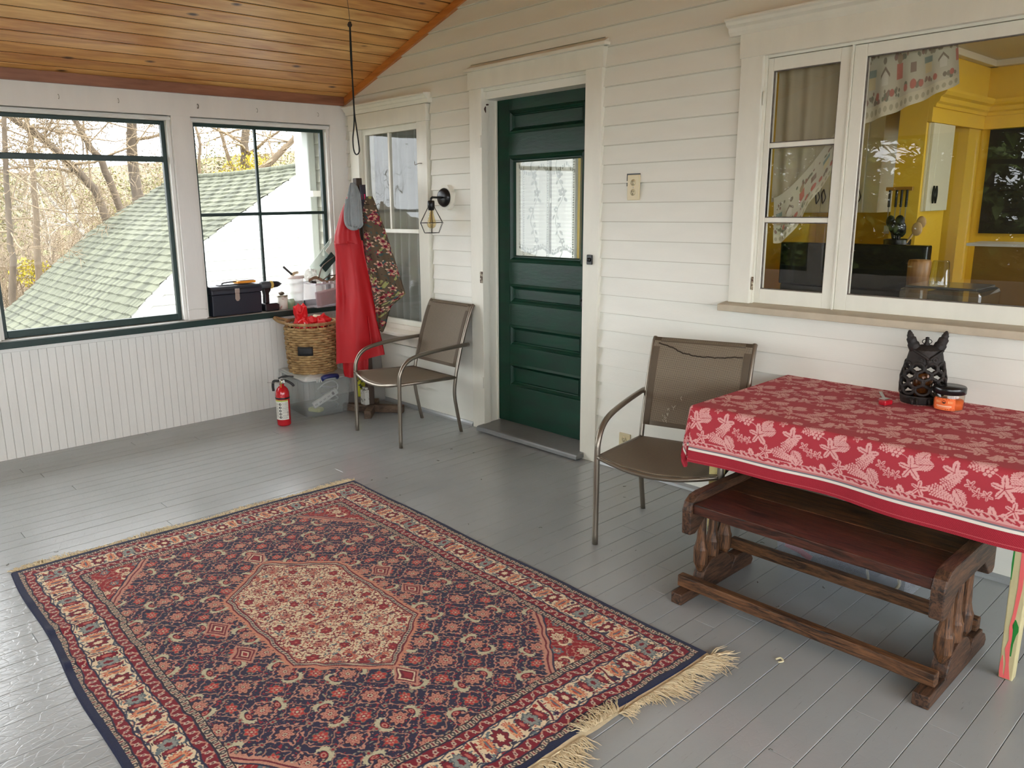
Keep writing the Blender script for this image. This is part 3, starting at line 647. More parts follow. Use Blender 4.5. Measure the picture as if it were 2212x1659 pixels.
for i in range(8):
    a_ = rnd.uniform(0, 6.28); l_ = rnd.uniform(.11, .2); dx, dy = .06*math.cos(a_), .05*math.sin(a_)
    if i in (2, 5): dx = .09
    m = MB(); p0 = Vector((3.31+dx*.3, 1.52+dy*.3, 1.13)); p1 = Vector((3.31+dx*1.1, 1.52+dy, 1.14+l_*.7)); m.tube([p0, p1], .006, 6)
    m.sphere(tuple(p1+Vector((dx*.15, 0, .02))), rnd.uniform(.02, .035), 10, 7, sy=.35, sz=1.35)
    m.build(('spoon', 'whisk', 'scoop')[i % 3], M_hnd if i not in (2, 5) else mat('pale_wood_%d' % i, c(190, 160, 110), .6), ck)
# kitchen counter by the window with glass containers
kc = thing('kitchen_counter', 'kitchen counter with dark top just inside the kitchen window', 'counter', (4, .5, 0))
m = MB(); m.box((3.3, .22, 0), (XR-.1, .95, .885)); m.build('base', M_cab, kc)
m = MB(); m.box((3.28, .17, .885), (XR-.1, .98, .92)); m.build('countertop', mat('dark_laminate', c(52, 42, 34), .25), kc, bevel=.006)
M_gj = pane('jar_glass', (.86, .9, .86, 1), .02, 1.5, 2.4)
gc = thing('glass_food_container', 'square glass storage container with a metal lid inside the kitchen window', 'container', (3.93, .45, .92))
m = MB(); m.prism([(3.77, .31), (4.08, .31), (4.08, .60), (3.77, .60)], 'z', .921, 1.045); m.build('box', M_gj, gc, bevel=.02)
m = MB(); m.box((3.79, .33, 1.046), (4.06, .58, 1.054)); m.build('lid', mat('glossy_dark_lid', c(70, 72, 68), .15), gc, bevel=.004)
tg = thing('drinking_glass', 'upturned clear tumbler on the glass container inside the window', 'glass', (3.90, .44, 1.055))
m = MB(); m.lathe([(.04, 1.055), (.032, 1.15), (.028, 1.156), (.0001, 1.156)], (3.885, .44, 0), 20); m.build('tumbler', M_gj, tg)
wcn = thing('wooden_canister', 'tall wooden canister on the kitchen counter by the glass container', 'canister', (3.66, .80, .92))
m = MB(); m.lathe([(.0001, .921), (.045, .921), (.05, 1.12), (.045, 1.13), (.0001, 1.13)], (3.68, .80, 0), 20); m.build('body', wood('canister_wood', c(120, 80, 40), c(180, 136, 84), 2, 'z', .4, 8, False), wcn)
pl = MB(); pl.lathe([(.0001, .921), (.07, .921), (.11, .935), (.112, .938), (.07, .926), (.0001, .926)], (4.3, .62, 0), 28); pl = pl.build('white_plate', mat('white_china', c(230, 230, 225), .15)); prop(pl, 'white plate lying on the kitchen counter behind the right pane', 'plate')
kd = thing('added_kitchen_lamp', 'round ceiling lamp added above the counter to brighten the kitchen', 'ceiling lamp', (4.6, 1.6, 2.29))
m = MB(); m.lathe([(.15, 0), (.15, -.02), (.0001, -.025)][::-1], (4.6, 1.6, 2.288), 24); m.build('base', M_kwall, kd)
ml, nt, b = newmat('added_lamp_glow'); b.inputs['Emission Color'].default_value = (1, .92, .78, 1); b.inputs['Emission Strength'].default_value = 26  # added glow that brightens the kitchen, not a known fixture
m = MB(); m.lathe([(.14, -.025), (.15, -.05), (.12, -.09), (.0001, -.10)][::-1], (4.6, 1.6, 2.288), 24); m.build('added_light_bowl', ml, kd)
# printed valance, two pieces: swagged across the small sash and across the big pane
def valance(name, fn, Wd, Ht, label, nu=360, nv=120):
    U, V = np.meshgrid(np.linspace(0, 1, nu), np.linspace(0, 1, nv)); S = U*Wd; T = V*Ht     # T from the top
    col = np.zeros(U.shape+(3,)); base = np.array(c(196, 190, 168)[:3]); col[:] = base
    def put(msk, rgb): col[msk] = c(*rgb)[:3]
    t1 = Ht*.80
    rn = np.random.RandomState(5)
    for i in range(int(Wd/.0045)):
        x, y = rn.uniform(0, Wd), rn.choice([rn.uniform(.16, .3), rn.uniform(.66, .80)])*Ht
        put(np.hypot(S-x, T-y) < rn.uniform(.003, .008), [(92, 80, 70), (120, 60, 60), (70, 84, 66), (110, 100, 84)][rn.randint(4)])
    for i in range(int(Wd/.05)+1):
        x = i*.062+.03; k = i % 4; y = Ht*.46
        if k == 0: put((np.abs(S-x) < .015) & (np.abs(T-y-.012) < .014), (210, 190, 140)); put((np.abs(S-x) < .018) & (np.abs(T-y+.008) < .008), (92, 128, 128))
        if k == 1: put((np.abs(S-x) < .013) & (np.abs(T-y-.01) < .014), (216, 210, 196)); put((np.abs(T-y+.014-np.abs(S-x)*.9) < .004) & (np.abs(S-x) < .02), (96, 70, 60))
        if k == 2: put((np.abs(S-x) < .014) & (np.abs(T-y) < .018), (190, 62, 52)); put(np.hypot(S-x, T-y+.028) < .012, (146, 116, 84))
        if k == 3: put(np.hypot(S-x, T-Ht*.7) < .012, (186, 56, 50)); put((np.abs(S-x) < .012) & (np.abs(T-y) < .012), (120, 84, 76))
        put(np.hypot(S-x-.03, T-Ht*.72) < .009, (180, 58, 54))
    lace = T > Ht*.82
    put(lace, (214, 206, 176)); put(lace & (np.hypot(np.mod(S, .022)-.011, T-Ht*.91) < .007), (168, 158, 128))
    col = col*.62+np.array(c(176, 168, 146)[:3])*.38
    P = np.array([fn(u, v) for v in np.linspace(0, 1, nv) for u in np.linspace(0, 1, nu)]).reshape(nv, nu, 3)
    o = colgrid(name, P, col, patmat('printed_cotton_'+name, .9)); prop(o, label, 'curtain'); return o
def vfn(u, v):
    # big pane: from x=3.66 to 3.98; swag lower edge
    x = 3.652+u*.315+.02*v*u; zt = 2.03; d = .31-.115*u**1.2
    return (x, .075+.012*math.sin(u*22)*v+.02*v, zt-v*d)
valance('window_valance', vfn, .40, .17, 'printed valance with little houses behind the top of the large kitchen pane')
def vfn2(u, v):
    # small sash: falls from upper right to lower left
    x = 3.30+u*.36; top = 1.40+.40*u**1.5+.05*u; d = .16+.02*math.sin(u*9)
    return (x, .08+.012*math.sin(u*26)*v+.02*v, top+.03-v*d*(.9+.35*(1-u)))
valance('window_valance', vfn2, .46, .17, 'printed valance draped diagonally behind the narrow three-pane sash')
# plain upper part of the draped curtain
m = MB(); m.grid(lambda u, v: (3.28+u*.385, .095+.01*math.sin(u*30), (1.41+.40*u**1.5+.05*u)*(1-v)+2.03*v), 60, 10)
o = m.build('sheer_curtain', plastic_clear('beige_sheer', c(176, 166, 142), .9, .9)); prop(o, 'plain beige curtain filling the upper panes of the narrow sash', 'curtain')
# outlets on the wall
def outlet(x, z, w, h, label, y0=-.016):
    t_ = thing('wall_outlet', label, 'outlet', (x, y0, z-h/2))
    m = MB(); m.cbox((x, y0-.004, z), (w, .010, h)); m.build('cover_plate', mat('ivory_plastic', c(214, 200, 160), .35), t_, bevel=.003)
    for dz in (.024, -.024):
        m = MB(); m.lathe([(.0001, 0), (.015, 0), (.016, .001), (.0001, .0015)][::-1], M=Matrix.Translation((x, y0-.009, z+dz)) @ Matrix.Rotation(PI/2, 4, 'X'), n=20); s_ = m.build('socket', mat('ivory_socket', c(220, 208, 170), .3), t_)
        m = MB()
        for dx in (-.006, .006): m.cbox((x+dx, y0-.0105, z+dz+.004), (.0022, .001, .008))
        m.lathe([(.0001, 0), (.0025, 0), (.0025, .001), (.0001, .001)][::-1], M=Matrix.Translation((x, y0-.0102, z+dz-.007)) @ Matrix.Rotation(PI/2, 4, 'X'), n=10)
        m.build('slots', M_black, s_)
    m = MB(); m.sphere((x, y0-.0095, z), .003, 8, 6, sy=.4); m.build('screw', M_steel, t_)
    return t_
outlet(2.610, 1.493, .073, .124, 'beige double outlet between the green door and kitchen window, chest high')
outlet(2.60, .150, .072, .115, 'ivory double outlet near the floor behind the right patio chair')
m = MB(); m.box((2.564, -.0175, 1.50), (2.645, -.0145, 1.5615)); o = m.build('outlet_gap', M_black); prop(o, 'dark cut-out gap in the clapboard behind the beige outlet', 'cut-out')
# ================================================================ outside: ground, garage, trees
M_bark = mat('grey_brown_bark', c(92, 80, 66), .95, bump=.8, bscale=25, var=.4, vscale=14, stretch=(1, 1, .3))
M_bark2 = mat('tan_bark', c(112, 97, 78), .95, var=.3, vscale=20)
M_birch = mat('birch_bark', c(176, 170, 160), .8, var=.2, vscale=16, dirt=c(70, 60, 52), dirtscale=12, dirtth=.6)
M_twig = mat('pale_twigs', c(124, 108, 86), .95)
M_spring = mat('spring_green_leaves', c(150, 154, 60), .8, var=.35, vscale=3)
M_forsy = mat('forsythia_yellow', c(190, 170, 36), .8, var=.3, vscale=4, col2=c(150, 140, 44))
M_conif = mat('arborvitae_green', c(132, 154, 80), .8, var=.55, vscale=6)
M_ground = mat('leaf_litter_ground', c(98, 84, 64), .95, var=.35, vscale=1.4, bump=.4, bscale=6, dirt=c(92, 98, 50), dirtscale=.8, dirtth=.54)
g = MB(); rn = random.Random(3)
def gz_(x, y):
    d = max(0, -x-9)
    return -1.6-.03*max(0, -x)-.012*d*1.0+ (max(0, -x-34)*(.24-.05*min(1, max(0, (y-2)/14))) if x < -34 else 0) + .12*mnoise.noise((x*.3, y*.3, 0))+ (max(0, y-18)*.1)
g.grid(lambda u, v: (-90+u*125, -40+v*110, gz_(-90+u*125, -40+v*110)), 110, 90)
prop(g.build('ground', M_ground), kind='structure')
wtr = MB(); wtr.box((-33.5, -22, -3.2), (-24, 7, -2.62)); wtr = wtr.build('pond_water', mat('pale_pond_water', c(150, 156, 160), .12)); prop(wtr, 'pale strip of pond water glimpsed between the bare trees', 'pond', kind='stuff')
# garage with flared green shingle roof
ga = thing('garage', 'white garage with curved green shingle roof outside the porch windows', 'garage', (-5, 1.45, -1.6))
RX0, RX1, RY = -3.0, -7.05, 1.45
prof = [(0, 1.885), (.36, 1.665), (.66, 1.49), (.97, 1.30), (1.31, 1.09), (1.52, .91), (1.70, .76), (1.92, .575), (2.16, .35), (2.42, .14), (2.66, -.04), (2.86, -.17)]
def roof_at(s):                       # s = horizontal run from the ridge
    for (a, b), (a2, b2) in zip(prof[:-1], prof[1:]):
        if s <= a2: t_ = (s-a)/(a2-a); return b+(b2-b)*t_
    return prof[-1][1]
msh, nt, b = newmat('green_asphalt_shingles'); N = nt.nodes; L = nt.links
t = N.new('ShaderNodeTexCoord'); mp = N.new('ShaderNodeMapping'); mp.inputs['Scale'].default_value = (7.5, .9, .9); L.new(t.outputs['Object'], mp.inputs[0])
n_ = N.new('ShaderNodeTexNoise'); n_.inputs['Scale'].default_value = 1.6; n_.inputs['Detail'].default_value = 5; L.new(mp.outputs[0], n_.inputs[0])
r_ = N.new('ShaderNodeValToRGB'); r_.color_ramp.elements[0].position = .36; r_.color_ramp.elements[1].position = .6; r_.color_ramp.elements[0].color = c(58, 60, 49); r_.color_ramp.elements[1].color = c(86, 88, 72); L.new(n_.outputs[0], r_.inputs[0]); L.new(r_.outputs[0], b.inputs['Base Color']); b.inputs['Roughness'].default_value = .95
rm = MB(); runs = []; s_ = 0.0; rnd = random.Random(12)
while s_ < 2.8:
    ds_ = .105/math.hypot(1, (roof_at(s_+.05)-roof_at(s_))/.05)
    runs.append((s_, min(s_+ds_, 2.86))); s_ += ds_
for side in (-1, 1):
    for i, (a, b2) in enumerate(runs):
        nseg = 40; v = []; f = []
        for j in range(nseg+1):
            x = RX0+(RX1-RX0)*j/nseg; sag = -.035*math.sin(PI*j/nseg)*(1-a/3)+.006*math.sin(j*1.9+i*2.3)
            za, zb = roof_at(a)+sag, roof_at(b2)+sag
            v += [(x, RY+side*a, za+.004), (x, RY+side*b2, zb+.022), (x, RY+side*b2, zb-.004)]
        for j in range(nseg):
            k = j*3; q1 = (k, k+1, k+4, k+3); q2 = (k+1, k+2, k+5, k+4)
            f += [q1, q2] if side > 0 else [q1[::-1], q2[::-1]]
        rm.add(v, f)
rm.build('roof', msh, ga)
rk = MB()                              # ridge cap and white rake boards
rk.tube([(RX0+(RX1-RX0)*j/20, RY, 1.893-.035*math.sin(PI*j/20)) for j in range(21)], .04, 8, flat=1)
rk.build('ridge_cap', msh, ga)
M_gw = mat('garage_white_paint', c(225, 227, 230), .6, var=.04)
for xx in (RX0, RX1):
    rk = MB(); sg = 1 if xx == RX0 else -1
    for side in (-1, 1):
        pts = [(RY+side*a, z_) for a, z_ in prof]+[(RY+side*a, z_-.13) for a, z_ in reversed(prof)]
        rk.prism(pts, 'x', xx-sg*.05, xx-sg*.03, 0)
    rk.build('rake_board', M_gw, ga)
wg = MB(); zt = -1.7
def half_w(z):
    if z >= 1.70: return max(.02, (1.885-z)*1.3)
    lo, hi = 0, 2.86
    for _ in range(30):
        m_ = (lo+hi)/2
        if roof_at(m_) > z+.03: lo = m_
        else: hi = m_
    return min(lo, 2.5)
z_ = -1.65
while z_ < 1.8:
    h_ = half_w(z_+.11); wg.prism([(RX0-.09, z_), (RX0-.07, z_), (RX0-.082, z_+.108), (RX0-.09, z_+.108)], 'y', RY-h_, RY+h_); z_ += .105
wg.prism([(RY-2.5, -1.7), (RY+2.5, -1.7), (RY+2.5, .02), (RY+half_w(.6), .6), (RY+half_w(1.1), 1.1), (RY, 1.8), (RY-half_w(1.1), 1.1), (RY-half_w(.6), .6), (RY-2.5, .02)], 'x', RX0-.2, RX0-.085)
wg.box((RX1+.15, RY-2.5, -1.8), (RX1+.05, RY+2.5, .05)); wg.box((RX1+.1, RY-2.5, -1.8), (RX0-.1, RY-2.4, .02)); wg.box((RX1+.1, RY+2.4, -1.8), (RX0-.1, RY+2.5, .02))
wg.build('wall', M_gw, ga)
# ------- trees
def grow(mb, p, d, L_, r, depth, rnd, up_=.25, n=5, mi=0, wig=.25, kids=(3, 5)):
    """one limb with its side branches"""
    seg = max(2, int(L_/.35)) if depth > 1 else 3
    pts = [Vector(p)]; d = Vector(d).normalized(); q = Vector(p)
    for i in range(seg):
        d = (d+Vector((rnd.gauss(0, wig), rnd.gauss(0, wig), rnd.gauss(0, wig)+up_*.3))*.5).normalized()
        q = q+d*(L_/seg); pts.append(q.copy())
    rr = [r*(1-.8*i/seg) for i in range(seg+1)]
    mb.tube(pts, rr, n if depth > 1 else 3, mi, caps=False)
    if depth > 0: sides(mb, pts, rr, L_, depth, rnd, up_, mi, wig, kids)
    return pts
def sides(mb, pts, rr, L_, depth, rnd, up_, mi, wig, kids, t0=.2, mi2=None):
    for _ in range(rnd.randint(*kids)):
        t = rnd.uniform(t0, 1)*(len(pts)-1); i = min(int(t), len(pts)-2); p = pts[i].lerp(pts[i+1], t-i)
        ax = (pts[i+1]-pts[i]).normalized(); o = Vector((rnd.gauss(0, 1), rnd.gauss(0, 1), rnd.gauss(0, .7)))
        o = (o-ax*o.dot(ax)).normalized(); dd = (ax*.6+o*.8+Vector((0, 0, up_))).normalized()
        grow(mb, p, dd, L_*rnd.uniform(.35, .6), max(.0045, rr[i]*rnd.uniform(.3, .5)), depth-1, rnd, up_, 4, mi if mi2 is None else mi2, wig, kids)
def bare_tree(name, trunk, r0_, label, seed, matl, nb=14, depth=3, top=3.0, bl=2.2, group='bare trees beyond the porch windows', kids=(3, 6), ground=True, vine=False):
    rnd = random.Random(seed); trunk = [Vector(p) for p in trunk]
    if ground: b0 = trunk[0]; trunk = [Vector((b0.x, b0.y, gz_(b0.x, b0.y)-.1))]+trunk
    base = trunk[0]
    t_ = thing(name, label, 'tree', tuple(base), group=None)
    d = (trunk[-1]-trunk[-2]).normalized(); q = trunk[-1]
    for i in range(4):
        d = (d+Vector((rnd.gauss(0, .15), rnd.gauss(0, .15), .25))).normalized(); q = q+d*top/4; trunk.append(q.copy())
    # smooth the trunk
    pts = []
    for i in range(len(trunk)-1):
        for k in range(3): pts.append(trunk[i].lerp(trunk[i+1], k/3)+Vector((rnd.gauss(0, .01), rnd.gauss(0, .01), 0)))
    pts.append(trunk[-1]); n_ = len(pts); rr = [r0_*(1.15-.9*i/(n_-1)) for i in range(n_)]
    m = MB(); m.tube(pts, rr, 9, 0, caps=False); m.build('trunk', matl, t_)
    m = MB()
    for _ in range(nb):
        i = rnd.randint(int(n_*.25), n_-2); p = pts[i]; o = Vector((rnd.gauss(0, 1), rnd.gauss(0, 1), rnd.gauss(.2, .5))).normalized()
        grow(m, p, o, bl*rnd.uniform(.6, 1.3), rr[i]*rnd.uniform(.25, .45), depth, rnd, .2, 5, 0, .3, kids)
    if vine:
        for k in range(40):
            i = rnd.randint(1, n_-3); grow(m, pts[i], Vector((rnd.gauss(0, 1), rnd.gauss(0, 1), rnd.gauss(0, 1))), .5, .006, 1, rnd, 0, 4, 0, .5, (1, 3))
    m.build('branches', M_twig if matl is not M_birch else M_birch, t_)
    return t_
bare_tree('bare_tree', [(-10.05, 1.94, 1.28), (-10.05, 1.93, 2.44), (-10.03, 1.98, 3.09), (-9.99, 2.1, 3.89), (-9.94, 2.24, 4.9)], .10, 'thick upright bare trunk rising behind the far edge of the green roof', 1, M_bark, 34, 3, 3, 2.2, vine=True, kids=(4, 7))
bare_tree('leaning_tree', [(-8.3, 1.0, .6), (-8.34, .71, 1.74), (-8.43, .4, 2.13), (-8.51, .1, 2.5), (-8.58, -.2, 2.75), (-8.66, -.58, 3.05), (-8.75, -1.02, 3.56)], .068, 'bare tree leaning far to the left behind the green roof', 2, M_bark, 34, 3, 2, 2.0, vine=True, kids=(4, 7))
bare_tree('leaning_tree', [(-9.18, 1.5, .9), (-9.23, 1.22, 1.95), (-9.26, 1.12, 2.3), (-9.31, .97, 2.52), (-9.34, .85, 2.81), (-9.37, .75, 3.03), (-9.41, .63, 3.67), (-9.41, .6, 4.58)], .06, 'slightly leaning bare tree between the thick trunk and the far leaning one', 3, M_bark, 28, 3, 2, 2.0, kids=(4, 7))
bare_tree('bare_tree', [(-7.69, -.81, -.1), (-7.67, -.72, .76), (-7.67, -.69, 1.34), (-7.66, -.67, 1.79), (-7.65, -.61, 2.42), (-7.63, -.54, 3.34), (-7.61, -.45, 4.52)], .045, 'slender dark bare tree nearest the left edge of the view', 4, M_bark, 24, 3, 2, 1.6)
bare_tree('bare_tree', [(-9.58, -.08, -.29), (-9.55, .04, .64), (-9.54, .09, 1.32), (-9.54, .11, 1.99), (-9.53, .16, 2.87), (-9.51, .22, 4.0)], .055, 'shaggy vine-covered thin tree beside the slender dark one', 5, M_bark2, 24, 3, 2, 1.6, vine=True)
bare_tree('birch_tree', [(-11.2, 1.7, 0), (-11.29, 1.32, .94), (-11.36, 1.08, 1.21), (-11.42, .82, 1.64), (-11.5, .5, 2.07), (-11.56, .23, 2.31)], .035, 'white birch leaning to the left over the roof edge', 6, M_birch, 12, 2, 1.5, 1.3)
bare_tree('birch_tree', [(-12.2, 1.62, .6), (-12.27, 1.52, 1.19), (-12.29, 1.45, 1.47), (-12.31, 1.4, 1.92), (-12.31, 1.38, 2.28), (-12.32, 1.34, 2.82), (-12.31, 1.39, 3.69)], .035, 'upright white birch stem behind the leaning birch', 7, M_birch, 12, 2, 1.5, 1.3)
bare_tree('bare_tree', [(-11.98, 5.07, 1.92), (-11.97, 5.09, 2.44), (-11.97, 5.1, 2.84), (-11.93, 5.18, 3.19), (-11.85, 5.34, 3.94), (-11.74, 5.55, 5.3)], .11, 'thick lichened trunk with yellow bushes at its foot behind the ridge', 8, M_bark, 20, 3, 2, 1.6, kids=(3, 5))
bare_tree('bare_tree', [(-11.48, 3.77, 1.72), (-11.46, 3.82, 2.48), (-11.44, 3.85, 2.86), (-11.48, 3.77, 3.13), (-11.5, 3.74, 3.5)], .035, 'thin bare tree just right of the post between the windows', 9, M_bark2, 18, 3, 1.2, 1.2, kids=(2, 4))
bare_tree('leaning_tree', [(-10.2, 4.2, 1.7), (-10.01, 4.54, 2.22), (-9.87, 4.79, 2.46), (-9.77, 4.98, 2.67), (-9.68, 5.14, 2.83), (-9.58, 5.31, 3.13), (-9.42, 5.58, 3.69)], .07, 'lichen-yellow limb slanting to the right above the ridge', 10, M_bark2, 16, 3, 1.4, 1.2, kids=(2, 4))
bare_tree('bare_tree', [(-12.05, 4.94, 2.0), (-12.13, 4.75, 2.64), (-12.17, 4.67, 3.04), (-12.21, 4.59, 3.31), (-12.24, 4.52, 3.73)], .045, 'crooked thin stem left of the lichened trunk', 11, M_bark2, 8, 2, 1.2, 1.2, kids=(2, 4))
# underbrush: uncountable thin stems and twigs, mid distance and far
def brush(name, n_, xr, yr, hr, r, seed, matl, label, kids=(2, 4), depth=2):
    rnd = random.Random(seed); m = MB()
    for _ in range(n_):
        x, y = rnd.uniform(*xr), rnd.uniform(*yr); h = rnd.uniform(*hr)
        grow(m, (x, y, gz_(x, y)), (rnd.gauss(0, .25), rnd.gauss(0, .25), 1), h, r*rnd.uniform(.6, 1.4), depth, rnd, .3, 4, 0, .35, kids)
    o = m.build(name, matl); prop(o, label, 'brush', kind='stuff'); return o
brush('underbrush', 210, (-17, -10), (-7, 5.5), (1.5, 4.4), .016, 21, M_twig, 'tangle of pale bare saplings behind the garage', (3, 5), 2)
brush('underbrush', 190, (-13, -8.2), (-6, 1), (.8, 2.6), .010, 22, M_bark2, 'brown thicket of low bare shrubs left of the green roof', (3, 5), 2)
brush('distant_woods', 420, (-44, -24), (-22, 42), (4.0, 8.2), .045, 23, M_bark2, 'far belt of bare woods across the water', (4, 6), 2)
brush('distant_woods', 240, (-26, -17), (-10, 26), (2.5, 5.6), .026, 24, M_twig, 'nearer belt of bare woods behind the garage', (4, 6), 2)
def leafy(mb, p, R, n_, s, rnd, mi=0, squash=.8):
    for _ in range(n_):
        a, b_, r_ = rnd.uniform(0, 2*PI), rnd.uniform(-1, 1), R*rnd.random()**.45; k = math.sqrt(1-b_*b_)
        o = Vector(p)+Vector((math.cos(a)*k*r_, math.sin(a)*k*r_, b_*r_*squash)); u = Vector((rnd.gauss(0, 1), rnd.gauss(0, 1), rnd.gauss(0, 1))).normalized(); w = u.orthogonal().normalized(); z = s*rnd.uniform(.6, 1.3)
        mb.add([o-u*z, o+w*z*.5, o+u*z, o-w*z*.5], [(0, 1, 2, 3)], mi)
rnd = random.Random(31)
for i, (p, R, n_, lab) in enumerate([((-11.6, 5.05, 2.05), .75, 1500, 'yellow forsythia bush at the foot of the lichened trunk'), ((-10.6, 6.2, 2.15), .5, 700, 'yellow bush at the right behind the ridge, near the house'), ((-11.2, 4.2, 1.85), .45, 500, 'low yellow bush just left of the lichened trunk'), ((-10.9, .2, .35), .35, 300, 'small yellow green bush low behind the birches')]):
    t_ = thing('forsythia_bush', lab, 'bush', (p[0], p[1], gz_(p[0], p[1])))
    m = MB(); leafy(m, p, R, n_, .035, rnd); m.build('foliage', M_forsy, t_)
    m = MB()
    for k in range(14): grow(m, (p[0]+rnd.gauss(0, .2), p[1]+rnd.gauss(0, .2), gz_(p[0], p[1])), (rnd.gauss(0, .2), rnd.gauss(0, .2), 1), p[2]-gz_(p[0], p[1])+R*.6, .02, 1, rnd, .2, 4, 0, .15, (2, 4))
    m.build('stems', M_bark2, t_)
m = MB()
for _ in range(60):
    x, y = rnd.uniform(-24, -15), rnd.uniform(-9, 12); leafy(m, (x, y, rnd.uniform(.2, 3.0)), rnd.uniform(.8, 1.9), 420, .042, rnd)
o = m.build('budding_foliage', mat('budding_leaves', c(114, 112, 56), .8, var=.35, vscale=1.2, col2=c(104, 96, 60))); prop(o, 'pale yellow green haze of budding leaves in the far woods', 'foliage', kind='stuff')
m = MB()
for _ in range(46):
    x, y = rnd.uniform(-60, -46), rnd.uniform(-34, 60); leafy(m, (x, y, rnd.uniform(.5, 3.2)), rnd.uniform(2.5, 4.0), 900, .15, rnd)
o = m.build('distant_foliage', mat('far_evergreen', c(84, 90, 58), .9, var=.3, vscale=.6)); prop(o, 'soft olive hillside of far evergreens behind the bare woods', 'foliage', kind='stuff')
# evergreens close to the front of the porch (seen mirrored in the kitchen window)
def conifer(seed, x, y, h, lab, R=1.35):
    rnd = random.Random(seed); t_ = thing('evergreen_tree', lab, 'tree', (x, y, gz_(x, y)))
    b0 = gz_(x, y); m = MB(); m.tube([(x, y, b0-.1), (x, y, b0+h*.5), (x, y, b0+h*.97)], [.12, .08, .01], 7, caps=False); m.build('trunk', M_bark, t_)
    m = MB(); lv = MB()
    for _ in range(190):
        t__ = rnd.random()**1.2; z = b0+.3+t__*(h-.5); a = rnd.uniform(0, 2*PI); L_ = R*(1-t__)**.7*rnd.uniform(.75, 1.15)+.12
        d = Vector((math.cos(a), math.sin(a), .05-.25*rnd.random())); p0 = Vector((x, y, z)); pts = [p0, p0+d*L_*.5, p0+d*L_+Vector((0, 0, -.1*L_))]
        m.tube(pts, [.012, .008, .003], 3, caps=False)
        for k in range(44):
            s_ = rnd.uniform(.1, 1.05); q = p0+d*L_*s_+Vector((rnd.gauss(0, .07), rnd.gauss(0, .07), rnd.gauss(-.04, .07)))
            u = (d+Vector((rnd.gauss(0, .6), rnd.gauss(0, .6), rnd.gauss(-.2, .5)))).normalized(); w = u.cross(Vector((0, 0, 1))); w = (w.normalized() if w.length > .1 else Vector((1, 0, 0)))
            z_ = rnd.uniform(.09, .17); lv.add([q-u*z_*.3, q+w*z_*.35, q+u*z_, q-w*z_*.35], [(0, 1, 2, 3)])
    m.build('branches', M_bark, t_); lv.build('foliage', M_conif, t_); return t_
for i, (x, y, h) in enumerate(((-.9, -7.6, 6.2), (.6, -7.1, 6.8), (2.1, -7.3, 6.0), (3.4, -7.6, 6.0))):
    cf = conifer(50+i, x, y, h, 'dark evergreen in front of the porch, ' + ('closest to the garage', 'second from the garage', 'third from the garage', 'farthest from the garage')[i])

for i, (x, y) in enumerate(((-2.2, -9.2), (-.2, -9.0), (1.3, -8.9), (2.8, -9.1), (4.6, -9.6))):
    copy_tree(cf, None, (x, y, gz_(x, y)), 1.3*i+.7, label='evergreen in the second row before the porch, number %s counted from the garage' % ('one', 'two', 'three', 'four', 'five')[i])

for i, (x, y) in enumerate(((-1.4, -10.8), (.5, -10.5), (2.2, -10.7), (3.8, -11.0))):
    copy_tree(cf, None, (x, y, gz_(x, y)), 2.1*i+.2, label='evergreen in the third row before the porch, number %s counted from the garage' % ('one', 'two', 'three', 'four')[i])
# ================================================================ rug
RO = np.array([1.72439, -1.18149]); RA = -.03513; RLn, RWd = 2.15, 1.61
es = np.array([math.cos(RA), math.sin(RA)]); et = np.array([math.sin(RA), -math.cos(RA)])
NS, NT = 1130, 860
S, T = np.meshgrid(np.linspace(0, RLn, NS), np.linspace(0, RWd, NT))
cs, ct = RLn/2, RWd/2
def vnoise(x, y, seed):               # cheap value noise for the hand-knotted irregularity
    rn = np.random.RandomState(seed); tab = rn.rand(64, 64)
    xi, yi = np.floor(x).astype(int), np.floor(y).astype(int); fx, fy = x-xi, y-yi; fx = fx*fx*(3-2*fx); fy = fy*fy*(3-2*fy)
    g_ = lambda a, b: tab[a % 64, b % 64]
    return (g_(xi, yi)*(1-fx)+g_(xi+1, yi)*fx)*(1-fy)+(g_(xi, yi+1)*(1-fx)+g_(xi+1, yi+1)*fx)*fy
C_ = lambda r, g, b: np.array(c(r, g, b)[:3])
navy, maroon, red, salmon, ivory, gblue, beige, dkred, pale = C_(40, 38, 66), C_(112, 26, 44), C_(152, 38, 50), C_(198, 142, 122), C_(228, 208, 174), C_(104, 118, 122), C_(200, 182, 156), C_(70, 10, 26), C_(196, 190, 158)
w1 = (vnoise(S*26, T*26, 1)-.5); w2 = (vnoise(S*26+9, T*26+5, 2)-.5)
u = S-cs+w1*.012; v = T-ct+w2*.012; au, av = np.abs(u), np.abs(v)
img = np.zeros(S.shape+(3,)); img[:] = navy
def put(mask, col): img[mask] = col
def rose(p, q, r, k, ph=0): th = np.arctan2(q, p)+ph; return np.hypot(p, q) < r*(.85+.15*np.cos(k*th))
